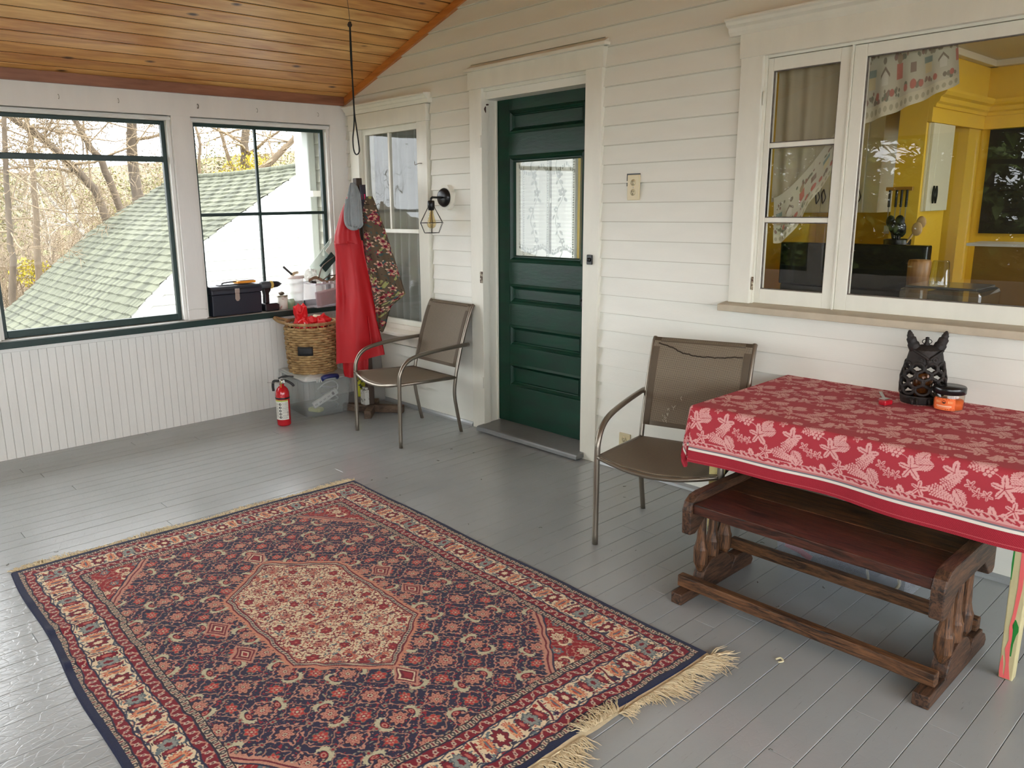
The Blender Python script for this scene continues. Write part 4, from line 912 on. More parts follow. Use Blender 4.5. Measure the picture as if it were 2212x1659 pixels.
def ruglayer(region, base, vine, ros1, ros2, fish, core, leafc, cu=.139, cv=.139, ou=0, ov=0):
    """Herati-like lattice: rosettes, diamond vines, curved leaves"""
    sub = lambda m: m & region
    p = np.mod(u+ou+cu/2, cu)/cu-.5; q = np.mod(v+ov+cv/2, cv)/cv-.5; ap, aq = np.abs(p), np.abs(q)
    par = (np.floor((u+ou+cu/2)/cu)+np.floor((v+ov+cv/2)/cv)) % 2 == 0
    put(region, base)
    # scattered small florets and angular vine bits
    fz = vnoise(S*150, T*150, 3); f2 = vnoise(S*95+3, T*95, 8)
    put(sub((fz > .76) & (f2 > .45)), red); put(sub((fz < .21) & (f2 > .5)), vine); put(sub((fz > .62) & (f2 < .2)), leafc)
    put(sub(np.abs(ap+aq-.36+.025*np.sin(p*50)) < .022), vine)
    put(sub(np.abs(ap+aq-.64+.02*np.sin(q*46)) < .018), vine*.8)
    put(sub((np.abs(p) < .016) & (aq > .2)), vine*.85)
    # curved leaf pairs around each rosette, orientation alternating
    row2 = np.mod(np.floor((v+ov+cv/2)/cv), 2) == 0
    for horiz in (True, False):
        P_, Q_ = (p, q) if horiz else (q, p)
        sel = par & (row2 if horiz else ~row2)
        for sg in (-1, 1):
            d1 = np.hypot((P_-sg*.335)*1.15, Q_*.78); d0 = np.hypot((P_-sg*.275)*1.15, Q_*.82)
            ser = .012*np.sin(np.arctan2(Q_, P_-sg*.335)*17)
            put(sub(sel & (d1 < .185+ser) & (d0 > .135)), fish)
            d2 = np.hypot((P_-sg*.32)*1.3, Q_*.85)
            put(sub(sel & (d2 < .098)), dkred); put(sub(sel & (d2 < .082)), core); put(sub(sel & (np.abs(d2-.045) < .012)), vine)
    put(sub(rose(p, q, .225, 8)), dkred); put(sub(rose(p, q, .20, 8)), ros1); put(sub(rose(p, q, .15, 8)), red); put(sub(rose(p, q, .135, 8)), ros1); put(sub(rose(p, q, .085, 8, .4)), red); put(sub(rose(p, q, .062, 8)), fish); put(sub(np.hypot(p, q) < .024), maroon)
    p2 = np.mod(u+ou, cu)/cu-.5; q2 = np.mod(v+ov, cv)/cv-.5
    put(sub(rose(p2, q2, .185, 6, .5)), leafc*.6); put(sub(rose(p2, q2, .165, 6, .5)), ros2); put(sub(rose(p2, q2, .11, 6)), vine); put(sub(rose(p2, q2, .075, 6, .5)), red); put(sub(np.hypot(p2, q2) < .03), fish)
    for (a, b) in ((0, .5), (.5, 0)):
        p3 = np.mod(u+ou+cu*(.5+a), cu)/cu-.5; q3 = np.mod(v+ov+cv*(.5+b), cv)/cv-.5
        put(sub(rose(p3, q3, .075, 4, .8)), leafc); put(sub(rose(p3, q3, .04, 4)), core)
du, dv = cs-au, ct-av                    # distance from the edges
field = (au < .832) & (av < .567)
ruglayer(field, navy, salmon, salmon, C_(188, 60, 56), pale, C_(150, 26, 44), C_(150, 140, 120))
def band(d, lo, hi, mask, col): put(mask & (d >= lo) & (d < hi), col)
# corner spandrels (red) beyond diagonal lines
sp = field & (au*.745+av > .978)
ruglayer(sp, C_(150, 18, 30), salmon, ivory, gblue, ivory, C_(120, 16, 40), gblue, .12, .12, .03, .03)
dsp = (au*.745+av-.978)
tooth = .012*np.abs(np.mod((av-au)*38, 1)-.5)*2
put(field & (dsp > -.024-tooth) & (dsp < -.014), salmon); put(field & (np.abs(dsp+.012) < .004), maroon); put(field & (np.abs(dsp+.002) < .006), salmon); put(field & (np.abs(dsp-.008) < .004), navy)
# hexagon medallion
hx = np.maximum(av/.252, (au/.488+av/.252*.445)) ; 
hexa = np.maximum(av-.252, (au+av*.84-.488)*.77)
ruglayer(hexa < -.03, ivory, C_(150, 40, 48), salmon, C_(150, 34, 46), C_(196, 110, 90), C_(130, 22, 40), C_(112, 112, 106), .118, .118, .03, .0)
hm = hexa < -.03; fz_ = vnoise(S*170+4, T*170, 21); f2_ = vnoise(S*60, T*60, 22)
put(hm & (fz_ > .72) & (f2_ > .45), maroon); put(hm & (fz_ < .22) & (f2_ < .55), C_(190, 98, 84)); put(hm & (fz_ > .6) & (f2_ < .22), gblue)
tooth = .012*np.abs(np.mod((u+v)*44, 1)-.5)*2
put((hexa >= -.03) & (hexa < .0), navy); put((hexa >= -.010) & (hexa < -.002+tooth), C_(206, 138, 112)); put((hexa >= -.028) & (hexa < -.012), beige); put((np.abs(hexa+.020) < .0035) & (np.mod(u+v, .016) < .009), navy); put(np.abs(hexa+.028) < .003, maroon); put(np.abs(hexa+.0115) < .003, maroon)
# small toothed diamonds
for (a, b, kind) in ((-.10, -.335, 0), (-.10, .335, 0), (.105, .335, 0), (.105, -.335, 0), (-.54, 0, 1), (.54, 0, 1), (.80, .44, 2)):
    dd = np.abs(u-a)/.062+np.abs(v-b)/.045; t_ = .14*np.abs(np.mod((u-v)*70, 1)-.5)*2
    if kind == 2: continue
    put(dd < 1+t_, salmon); put(dd < .86, maroon); put(dd < .70, ivory if kind else salmon); put(dd < (.55 if kind else .58), maroon); put(dd < .36, ivory if kind == 0 else red); put(dd < .24, red)
# borders, from the field outwards
ex_s = au-.832; ex_t = av-.567; e = np.maximum(ex_s, ex_t); outm = e >= 0
along = np.where(ex_s > ex_t, v, u)
def seq(lo, hi, fn): m = outm & (e >= lo) & (e < hi); fn(m, (e-lo)/(hi-lo))
def guard_beige(m, k):
    put(m, beige); z = np.mod(along, .026)/.026-.5
    put(m & (np.abs(np.hypot(z*1.5, k-.5)-.27) < .12), C_(66, 62, 66)); put(m & (np.abs(z) > .40) & (np.abs(k-.5) < .28), maroon)
    put(m & (k < .14), C_(40, 30, 44)); put(m & (k > .86), C_(40, 30, 44))
def guard_red(m, k):
    put(m, C_(128, 16, 38)); z = np.mod(along, .052)/.052; zz = np.abs(np.abs(z-.5)*2-k)
    put(m & (zz < .13), salmon); z2 = np.mod(along, .026)/.026-.5; put(m & (rose(z2, (k-.5)*.9, .24, 5)), C_(206, 190, 170)); put(m & (rose(z2, (k-.5)*.9, .12, 5)), maroon)
    put(m & ((k < .08) | (k > .92)), navy)
def main(m, k):
    put(m, ivory); z = np.mod(along+.06, .262); q = (k-.5)
    fz = vnoise(S*120, T*120, 5); f2 = vnoise(S*70+3, T*70, 6); put(m & (fz > .73), gblue); put(m & (fz < .20) & (f2 > .35), C_(160, 40, 50)); put(m & (f2 > .86) & (fz > .4), C_(206, 132, 106)); put(m & (f2 < .12), C_(52, 50, 70))
    def R_(z0, q0, rz, rq, k_, col, ph=0): put(m & (rose((z-z0)/rz, (q-q0)/rq, 1, k_, ph)), col)
    put(m & (np.abs(np.abs(q)-.44+.05*np.sin(z*96)) < .022), C_(60, 66, 84))
    R_(.035, 0, .030, .40, 8, navy); R_(.035, 0, .027, .36, 8, C_(120, 16, 36)); R_(.035, 0, .012, .16, 8, ivory)
    for z0 in (.083, .249):
        R_(z0, 0, .020, .40, 14, C_(196, 92, 66)); R_(z0, 0, .016, .31, 14, C_(222, 160, 118)); R_(z0, 0, .009, .2, 3, C_(180, 60, 50)); put(m & (np.abs(z-z0) < .003) & (np.abs(q) < .2), gblue)
    put(m & (np.abs((z-.120)-q*.026) < .0035) & (np.abs(q) < .42), C_(110, 16, 40)); R_(.110, .30, .009, .11, 5, C_(60, 20, 60)); R_(.128, -.30, .009, .11, 5, C_(170, 50, 44))
    for z0 in (.148, .212):
        d = np.hypot((z-z0)/.0135, (q)/.34); put(m & (d+.14*np.sin(q*70) < 1), C_(60, 20, 40)); put(m & (d+.14*np.sin(q*70) < .82), C_(128, 18, 40)); put(m & (d < .4), C_(190, 100, 90))
    R_(.180, 0, .025, .36, 8, C_(84, 96, 104)); R_(.180, 0, .021, .29, 8, C_(140, 146, 140)); R_(.180, 0, .009, .13, 6, C_(120, 16, 36)); 
    put(m & ((k < .03) | (k > .97)), navy)
seq(0, .026, guard_beige); seq(.026, .064, guard_red); seq(.064, .166, main); seq(.166, .200, guard_red)
rest = outm & (e >= .200)
put(rest, navy)
gsm = (e >= .200) & ((e < .221)); guard_beige(gsm & outm, np.clip((e-.200)/.021, 0, 1))
put((outm & (e >= .221)) | (outm & (T > RWd-.024)) | (outm & (T < .012)) | (S > RLn-.020), C_(26, 34, 66))
# abrash / pile speckle that belongs to the wool
img *= (.86+.26*vnoise(S*330, T*330, 11))[..., None]
crease = .010*np.exp(-((S-.60-.25*(RWd-T))/.035)**2)*np.clip((T-1.15)/.45, 0, 1)+.012*np.exp(-((S-.86-.2*(RWd-T))/.03)**2)*np.clip((T-1.2)/.4, 0, 1)+.006*np.exp(-((S-.33)/.05)**2)*np.clip((T-1.3)/.3, 0, 1)
Zr = .0085+.0018*np.sin(S*9+T*5)*np.clip(np.sin(T*3.1), 0, 1)+crease
edge = np.minimum(np.minimum(S, RLn-S), np.minimum(T, RWd-T)); Zr = np.where(edge < .0025, .001, Zr)
wobT = .006*np.sin(S*7.5)*np.where(T > ct, 1, .6)*np.clip((np.abs(T-ct)/ct), 0, 1); wobS = .004*np.sin(T*9)
X_ = RO[0]+es[0]*(S+wobS)+et[0]*(T+wobT); Y_ = RO[1]+es[1]*(S+wobS)+et[1]*(T+wobT)
rug = thing('area_rug', 'red and navy patterned rug with a pale hexagon medallion on the grey floor', 'rug', (RO[0]+es[0]*cs+et[0]*ct, RO[1]+es[1]*cs+et[1]*ct, 0))
colgrid('pile', np.stack([X_, Y_, Zr], -1)[:, ::-1], img[:, ::-1], patmat('wool_pile', .95, .12, .5, 900), rug)
M_fringe = mat('cream_cotton_fringe', c(222, 204, 168), .95, var=.2, vscale=60)
def rugp(s, t): return Vector((RO[0]+es[0]*s+et[0]*t, RO[1]+es[1]*s+et[1]*t, 0))
for end in (0, 1):
    rnd = random.Random(40+end); m = MB(); t = .004
    if end: m.grid(lambda a, b: tuple(rugp(RLn-.004+b*.018, .003+a*(RWd-.006))+Vector((.002*math.sin(a*60), 0, .0065-.003*b))), 150, 2)
    while t < RWd-.004:
        Lb = (.060+.02*math.sin(t*11)+.018*math.sin(t*27+1)) if end else .042+.014*math.sin(t*14)
        bend = .35*math.sin(t*9+end)+.25*math.sin(t*23)
        if end and t < .16: Lb *= 1.15; bend = -.75+t*3
        fold = end and .46 < t < .60
        for k in range(6 if end else 4):
            a0 = bend+rnd.gauss(0, .34); p = rugp(RLn+.012 if end else .0, t+rnd.uniform(-.004, .004)); p.z = .006
            dS = Vector((es[0], es[1], 0))*(1 if end else -1); dT = Vector((et[0], et[1], 0))
            if fold: dS = -dS; p.z = .016
            pts = [p.copy()]; L_ = Lb*rnd.uniform(.7, 1.2); q = p
            for j in range(4):
                a0 += rnd.gauss(0, .22); q = q+(dS*math.cos(a0)+dT*math.sin(a0))*L_/4; zz = max(.0025, .006-.001*j)+abs(rnd.gauss(0, .003)) if not fold else .016-.001*j+abs(rnd.gauss(0, .003))
                pts.append(Vector((q.x, q.y, zz)))
            m.tube(pts, [.0026, .0022, .0018, .0014, .0007], 4, caps=False)
        t += .0095
    m.build('fringe', M_fringe, rug)
# ================================================================ table with cloth
M_leg1 = mat('chipped_yellow_leg_paint', c(212, 196, 132), .6, var=.12, vscale=20, bump=.3, bscale=60, dirt=c(118, 116, 92), dirtscale=16, dirtth=.56, stretch=(1, 1, .5))
M_leg2 = mat('chipped_cream_leg_paint', c(206, 196, 150), .6, var=.1, vscale=20, bump=.3, bscale=60, dirt=c(112, 112, 96), dirtscale=24, dirtth=.66, stretch=(1, 1, .6))
tb = thing('wooden_table', 'old paint-chipped wooden table under the red leaf-patterned cloth', 'table', (4.06, -.37, 0))
TX0, TX1, TY0, TY1, TZ = 3.50, 4.64, -.735, -.02, .66
m = MB(); m.box((TX0, TY0, TZ-.022), (TX1, TY1, TZ-.002)); m.build('tabletop', M_leg2, tb, bevel=.003)
m = MB(); m.box((TX0+.03, TY0+.03, .555), (TX1-.03, TY0+.05, .637)); m.box((TX0+.03, TY1-.05, .555), (TX1-.03, TY1-.03, .637)); m.box((TX0+.03, TY0+.05, .555), (TX0+.05, TY1-.05, .637)); m.box((TX1-.05, TY0+.05, .555), (TX1-.03, TY1-.05, .637)); m.build('apron', M_leg2, tb)
for i, (x, y, mm) in enumerate(((3.542, -.69, M_leg1), (4.548, -.705, M_leg2), (3.542, -.06, M_leg1), (4.585, -.06, M_leg2))):
    m = MB(); a, b2 = .0225, .0185
    v = [(x-b2, y-b2, 0), (x+b2, y-b2, 0), (x+b2, y+b2, 0), (x-b2, y+b2, 0), (x-a, y-a, .4), (x+a, y-a, .4), (x+a, y+a, .4), (x-a, y+a, .4), (x-a, y-a, .636), (x+a, y-a, .636), (x+a, y+a, .636), (x-a, y+a, .636)]
    m.add(v, [(3, 2, 1, 0)]+[(k+j, k+(j+1) % 4, k+4+(j+1) % 4, k+4+j) for k in (0, 4) for j in range(4)]+[(8, 9, 10, 11)])
    lg = m.build('leg', mm, tb, bevel=.003)
    if i == 1:
        def streak(pts, w, mt, nm, face='y'):
            mm_ = MB(); vv = []; ff = []
            for j, (dx, z_, ww) in enumerate(pts):
                vv += [(x+dx-ww/2, y-.0185-(z_/.4)*.004-.0012, z_), (x+dx+ww/2, y-.0185-(z_/.4)*.004-.0012, z_)]
            for j in range(len(pts)-1): ff.append((2*j, 2*j+1, 2*j+3, 2*j+2))
            mm_.add(vv, ff); mm_.build(nm, mt, lg, solid=.0008)
        M_pink = mat('pink_paint', c(240, 110, 108), .5); M_pg = mat('bright_green_paint', c(30, 130, 50), .5)
        streak([(.004, .42, .012), (.006, .30, .011), (.002, .22, .008), (-.002, .17, .010), (.0, .13, .007), (-.004, .10, .012), (.001, .05, .008), (.004, .004, .016)], .01, M_pink, 'paint_streak')
        streak([(-.013, .075, .002), (-.013, .05, .008), (-.012, .02, .010), (-.008, .003, .012)], .01, M_pink, 'paint_streak')
        streak([(.006, .20, .002), (.008, .18, .016), (.010, .165, .014), (.008, .15, .009), (.006, .12, .005), (.006, .08, .003)], .01, M_pg, 'paint_patch')
        streak([(-.020, .42, .004), (-.020, .37, .005), (-.019, .32, .002)], .01, M_pg, 'paint_patch')
    if i == 0:
        pass
# cloth pattern: damask leaves and grapes on red
def leafshape(P_, Q_, L_, k, seed=0):
    th = np.arctan2(Q_, P_); rr = np.hypot(P_, Q_)/L_
    return rr < (.30+.56*np.abs(np.cos(th*2.5))**1.6+.10*np.cos(th))+.07*(np.abs(np.mod(th*5.2, 1)-.5)*2-.5)
PER = .25; RES = 620; tu, tv = np.meshgrid(np.linspace(0, PER, RES, endpoint=False), np.linspace(0, PER, RES, endpoint=False))
tile = np.zeros((RES, RES)); 
def stamp(fn, x, y, a):
    for ox in (-PER, 0, PER):
        for oy in (-PER, 0, PER):
            ca, sa = math.cos(a), math.sin(a); dx, dy = tu-x-ox, tv-y-oy; P_, Q_ = dx*ca+dy*sa, -dx*sa+dy*ca
            near = (np.abs(P_) < .11) & (np.abs(Q_) < .11)
            if near.any(): fn(P_, Q_)
def st_leaf(L_):
    def f(P_, Q_):
        m_ = leafshape(P_, Q_, L_, 5); tile[m_] = 1
        th = np.arctan2(Q_, P_); rr = np.hypot(P_, Q_)
        for kk in range(5): a_ = kk*2*PI/5; tile[m_ & (np.abs(Q_*math.cos(a_)-P_*math.sin(a_)) < .0012) & ((P_*math.cos(a_)+Q_*math.sin(a_)) > 0) & (rr < L_*.70)] = 0
    return f
def st_oval(L_, w):
    def f(P_, Q_):
        t_ = P_/L_; m_ = (t_ > 0) & (t_ < 1) & (np.abs(Q_) < w*np.sin(np.clip(t_, 0, 1)*PI)**.7*(1+.1*np.sin(P_*900))); tile[m_] = 1; tile[m_ & (np.abs(Q_) < .0009)] = 0; tile[m_ & (np.abs(np.mod(P_+np.abs(Q_)*1.2, .009)-.0045) < .0006)] = 0
    return f
def st_grapes(n_):
    def f(P_, Q_):
        k = 0
        for r_ in range(5):
            for j in range(max(1, 4-abs(r_-1))):
                x_, y_ = r_*.011, (j-(max(1, 4-abs(r_-1))-1)/2)*.0115; d = np.hypot(P_-x_, Q_-y_); tile[d < .0052] = 1
        tile[(np.abs(Q_-.004*np.sin(P_*90)) < .0009) & (P_ < 0) & (P_ > -.045)] = 1
    return f
def st_sprig(n_):
    def f(P_, Q_):
        tile[(np.abs(Q_) < .0009) & (P_ > 0) & (P_ < .08)] = 1
        for j in range(9):
            for sg in (-1, 1):
                x_ = .008+j*.008; l_ = .022*(1-j/11)
                for kk in range(3):
                    xx, yy = x_+kk*l_*.28, sg*(.003+kk*l_*.33); d = np.hypot((P_-xx)*1.2, (Q_-yy)); tile[d < .0034] = 1
    return f
for (fn, x, y, a) in ((st_leaf(.046), .07, .06, .4), (st_oval(.055, .020), .085, .075, 1.0), (st_oval(.05, .019), .085, .075, .2), (st_grapes(0), .035, .10, 2.6), (st_leaf(.040), .19, .075, 1.5), (st_leaf(.02), .235, .05, 2.2), (st_sprig(0), .22, .10, .5), (st_sprig(0), .12, .02, -.3),
                     (st_leaf(.044), .06, .215, 2.0), (st_grapes(0), .12, .20, .3), (st_leaf(.03), .10, .255, .2), (st_oval(.045, .016), .17, .16, -.6), (st_leaf(.040), .215, .225, 3.5), (st_oval(.05, .018), .225, .24, 2.2), (st_grapes(0), .26, .18, 1.2), (st_sprig(0), .155, .27, .8), (st_sprig(0), .02, .16, 1.6), (st_leaf(.02), .28, .28, 1), (st_leaf(.018), .15, .12, 0), (st_leaf(.02), .005, .28, 1.4)):
    stamp(fn, x, y, a)
clr = C_(176, 58, 68); lfc = C_(222, 164, 160)
def clothcol(a, b, hem):
    """a,b: position on the flat cloth (m); hem: distance to the nearest hem"""
    k = tile[(np.floor(np.mod(b, PER)/PER*RES)).astype(int) % RES, (np.floor(np.mod(a, PER)/PER*RES)).astype(int) % RES]
    col = clr*(1-k[..., None])+lfc*k[..., None]
    al = np.mod(a+b, .055)/.055
    g1 = (hem > .066) & (hem < .086); zig = np.abs(hem-.076-.004*np.sin((a+b)*57*2)) < .0028; blob = np.hypot(np.mod(a+b, .020)-.010, hem-.078) < .0055
    col[g1 & ~(zig)] = lfc*.92; col[g1 & blob] = clr; col[(hem > .0595) & (hem < .066)] = C_(196, 118, 118)
    col[(hem > .0555) & (hem <= .0605)] = C_(110, 112, 122); col[(hem > .047) & (hem <= .0555)] = C_(232, 224, 212)
    rb = hem <= .047
    st_ = (np.mod(a+b, .0065) < .0032)
    col[rb] = C_(178, 48, 62); col[rb & st_] = C_(142, 34, 46); col[(hem < .012) & (hem > .0095)] = C_(200, 100, 104)
    return col
DR = .232; CX0, CX1, CY0, CY1 = 3.475, 4.66, -.752, -.012
na, nb = 900, 640
A_, B_ = np.meshgrid(np.linspace(-DR, CX1-CX0+DR, na), np.linspace(-DR, CY1-CY0, nb))     # a from left hem to right hem, b from front hem to wall side
W0, D0 = CX1-CX0, CY1-CY0
da = np.maximum(0, -A_)+np.maximum(0, A_-W0); sa = np.where(A_ < 0, -1, np.where(A_ > W0, 1, 0)); db = np.maximum(0, -B_)
ZT = TZ+.003
hem = np.minimum(DR-da, DR-db)
dd = np.hypot(da, db); corner = (da > 0) & (db > 0)
rad = .022
def drop(d):                                     # rounded edge then straight fall: returns (outward, down)
    th = np.clip(d/rad, 0, PI/2); o = rad*np.sin(th); dn = rad*(1-np.cos(th)); ex_ = np.maximum(0, d-rad*PI/2); return o+ex_*.05, dn+ex_
oa, na_ = drop(da); ob, nb_ = drop(db)
al = CX0+np.clip(A_, 0, W0); be = CY0+np.clip(B_, 0, D0)
wave_f = np.clip(db/DR, 0, 1)*(.016*np.sin(A_*7.2+.8)+.007*np.sin(A_*17+2)); wave_s = np.clip(da/DR, 0, 1)*(.014*np.sin(B_*9+1))
Xc = al+sa*(oa+wave_s)-rad*sa*(da > 0)*0; Yc = be-ob-wave_f; Zc = ZT-np.maximum(na_, nb_)
# corner: cloth swings out into a soft fold
phi = np.arctan2(db, np.maximum(da, 1e-6)); od, nd = drop(dd)
bul = .035*np.sin(2*phi)**2*np.clip(dd/DR, 0, 1.3)
Xk = al+sa*(np.cos(phi)*(od)+bul*.25*np.cos(phi)); Yk = be-np.sin(phi)*(od)-bul*.25*np.sin(phi)
Zk = ZT-np.minimum(nd, .262)*(.93)
Xk = Xk+sa*.018*np.sin(phi*6)*np.clip(dd/DR, 0, 1); Yk = Yk-.014*np.cos(phi*5)*np.clip(dd/DR, 0, 1)*np.sin(2*phi)
Xc = np.where(corner, Xk, Xc); Yc = np.where(corner, Yk, Yc); Zc = np.where(corner, Zk, Zc)
Zc = Zc+.0012*np.sin(A_*23+B_*9)*(dd == 0)*np.sin(np.clip(B_/D0, 0, 1)*PI)+.008*np.sin(A_*5+.5)*np.clip(db/DR, 0, 1)**2
Yc = np.minimum(Yc, -.012)
cl = colgrid('tablecloth', np.stack([Xc, Yc, Zc], -1), clothcol(A_+.05, B_+.13, hem), patmat('damask_cotton', .85, .04, .25, 700), None)
prop(cl, 'red damask cloth with pale leaves and grapes draped over the table', 'tablecloth')
# ================================================================ bench
M_bench = wood('dark_stained_bench_wood', c(26, 14, 9), c(104, 66, 42), 1, 'x', .45, 55, True, .1, .3, lo=.56, hi=.90)
M_benchy = wood('worn_bench_wood', c(26, 16, 11), c(96, 66, 46), 1.3, 'y', .55, 50, False, .05, .3, lo=.56, hi=.90)
M_benchz = wood('worn_bench_spindle_wood', c(34, 20, 12), c(116, 78, 48), 1.5, 'z', .55, 50, False, .05, .3, lo=.56, hi=.90)
M_rail = wood('worn_bench_rail_wood', c(34, 20, 12), c(116, 78, 48), 1.4, 'x', .55, 50, True, .05, .3, lo=.56, hi=.90)
M_seatred = wood('red_stained_plank', c(24, 13, 9), c(84, 44, 32), 1, 'x', .42, 60, True, .12, .3, lo=.56, hi=.90)
be_ = thing('wooden_bench', 'low dark wooden bench with spindled ends tucked under the table edge', 'bench', (4.02, -.79, 0))
m = MB(); m.box((3.636, -1.0, .336), (4.406, -.775, .373)); m.build('seat_plank', [M_seatred], be_, bevel=.004)
m = MB(); m.box((3.636, -.7735, .336), (4.406, -.585, .373)); m.build('seat_plank', [M_bench], be_, bevel=.004)
m = MB(); m.box((3.70, -.93, .318), (4.33, -.90, .335)); m.build('batten', M_bench, be_)
cheek = [(-1.012, .257), (-1.016, .35), (-1.004, .378), (-.975, .397), (-.94, .402), (-.60, .402), (-.572, .394), (-.553, .37), (-.548, .27), (-.565, .256), (-.60, .262), (-.66, .318), (-.89, .318), (-.95, .272), (-.975, .254)]
for x0, x1 in ((3.600, 3.6355), (4.4065, 4.445)):
    m = MB(); m.prism(cheek, 'x', x0, x1); m.build('end_panel', M_benchy, be_, bevel=.005)
    xm = (x0+x1)/2
    for y in (-.905, -.83, -.742):
        m = MB()
        zc = [(.335, .0135, .0135), (.27, .014, .014), (.215, .016, .016), (.19, .021, .020), (.18, .025, .022), (.125, .024, .021), (.095, .010, .012), (.088, .004, .006)]
        if y == -.905: zc = [(a-.012 if a < .3 else a, b, d) for a, b, d in zc]
        n8 = 8; v = []; f = []
        for (z_, rx, ry) in zc:
            for k in range(n8):
                th = 2*PI*(k+.5)/n8; v.append((xm+rx*math.cos(th)*1.08, y+ry*math.sin(th)*1.08, z_))
        for i in range(len(zc)-1):
            for k in range(n8): f.append((i*n8+k, (i+1)*n8+k, (i+1)*n8+(k+1) % n8, i*n8+(k+1) % n8))
        f.append(tuple(range(n8))); f.append(tuple(reversed([(len(zc)-1)*n8+k for k in range(n8)])))
        m.add(v, f); m.build('spindle', M_benchz, be_)
    hump = [(-.93, .045)]+[(-.815-.105*math.cos(a*PI/14), .038+.088*math.sin(a*PI/14)) for a in range(0, 15)]+[(-.68, .075), (-.60, .075), (-.60, .045)]
    m = MB(); m.prism([(-1.055, .0), (-1.055, .042), (-.93, .042)]+hump[1:-1]+[(-.60, .06), (-.565, .045), (-.548, .02), (-.56, .0)], 'x', x0-.004, x1+.004); m.build('foot', M_benchy, be_, bevel=.004)
m = MB(); m.box((3.586, -1.002, .0425), (4.442, -.968, .086)); m.build('stretcher', M_rail, be_, bevel=.004)
m = MB(); m.box((3.586, -.645, .046+.032), (4.442, -.610, .120)); m.build('stretcher', M_rail, be_, bevel=.004)
# ================================================================ patio chairs
M_frame = mat('bronze_grey_tube', c(132, 124, 112), .3, .7, bump=.05, bscale=80)
def slingmat(name, c1, c2, ax2='Z'):
    m, nt, b = newmat(name); N = nt.nodes; L = nt.links
    t = N.new('ShaderNodeTexCoord'); ws = []
    for ax in ('X', ax2):
        w = N.new('ShaderNodeTexWave'); w.bands_direction = ax; w.inputs['Scale'].default_value = 75; w.inputs['Distortion'].default_value = .6; w.inputs['Detail'].default_value = 1; L.new(t.outputs['Object'], w.inputs[0]); ws.append(w)
    mu = N.new('ShaderNodeMath'); mu.operation = 'MULTIPLY'; L.new(ws[0].outputs['Fac'], mu.inputs[0])
    L.new(ws[1].outputs['Fac'], mu.inputs[1])
    r = N.new('ShaderNodeValToRGB'); r.color_ramp.elements[0].position = .1; r.color_ramp.elements[1].position = .7; r.color_ramp.elements[0].color = c1; r.color_ramp.elements[1].color = c2; L.new(mu.outputs[0], r.inputs[0]); L.new(r.outputs[0], b.inputs['Base Color'])
    b.inputs['Roughness'].default_value = .6; bp = N.new('ShaderNodeBump'); bp.inputs['Strength'].default_value = .4; bp.inputs['Distance'].default_value = .001; L.new(mu.outputs[0], bp.inputs['Height']); L.new(bp.outputs[0], b.inputs['Normal'])
    return m
M_sling = slingmat('taupe_mesh_sling', c(84, 74, 60), c(168, 154, 130))
M_sling2 = slingmat('taupe_mesh_seat', c(84, 74, 60), c(168, 154, 130), 'Y')
M_hemm = mat('taupe_sling_hem', c(88, 76, 60), .7)
def arc(pts, n=5):
    """round a polyline (Catmull-Rom)"""
    P = [Vector(p) for p in pts]; P = [P[0]*2-P[1]]+P+[P[-1]*2-P[-2]]; o = []
    for i in range(1, len(P)-2):
        for k in range(n):
            t = k/n; a, b, c_, d = P[i-1], P[i], P[i+1], P[i+2]
            o.append(.5*((2*b)+(-a+c_)*t+(2*a-5*b+4*c_-d)*t*t+(-a+3*b-3*c_+d)*t**3))
    o.append(P[-2]); return o
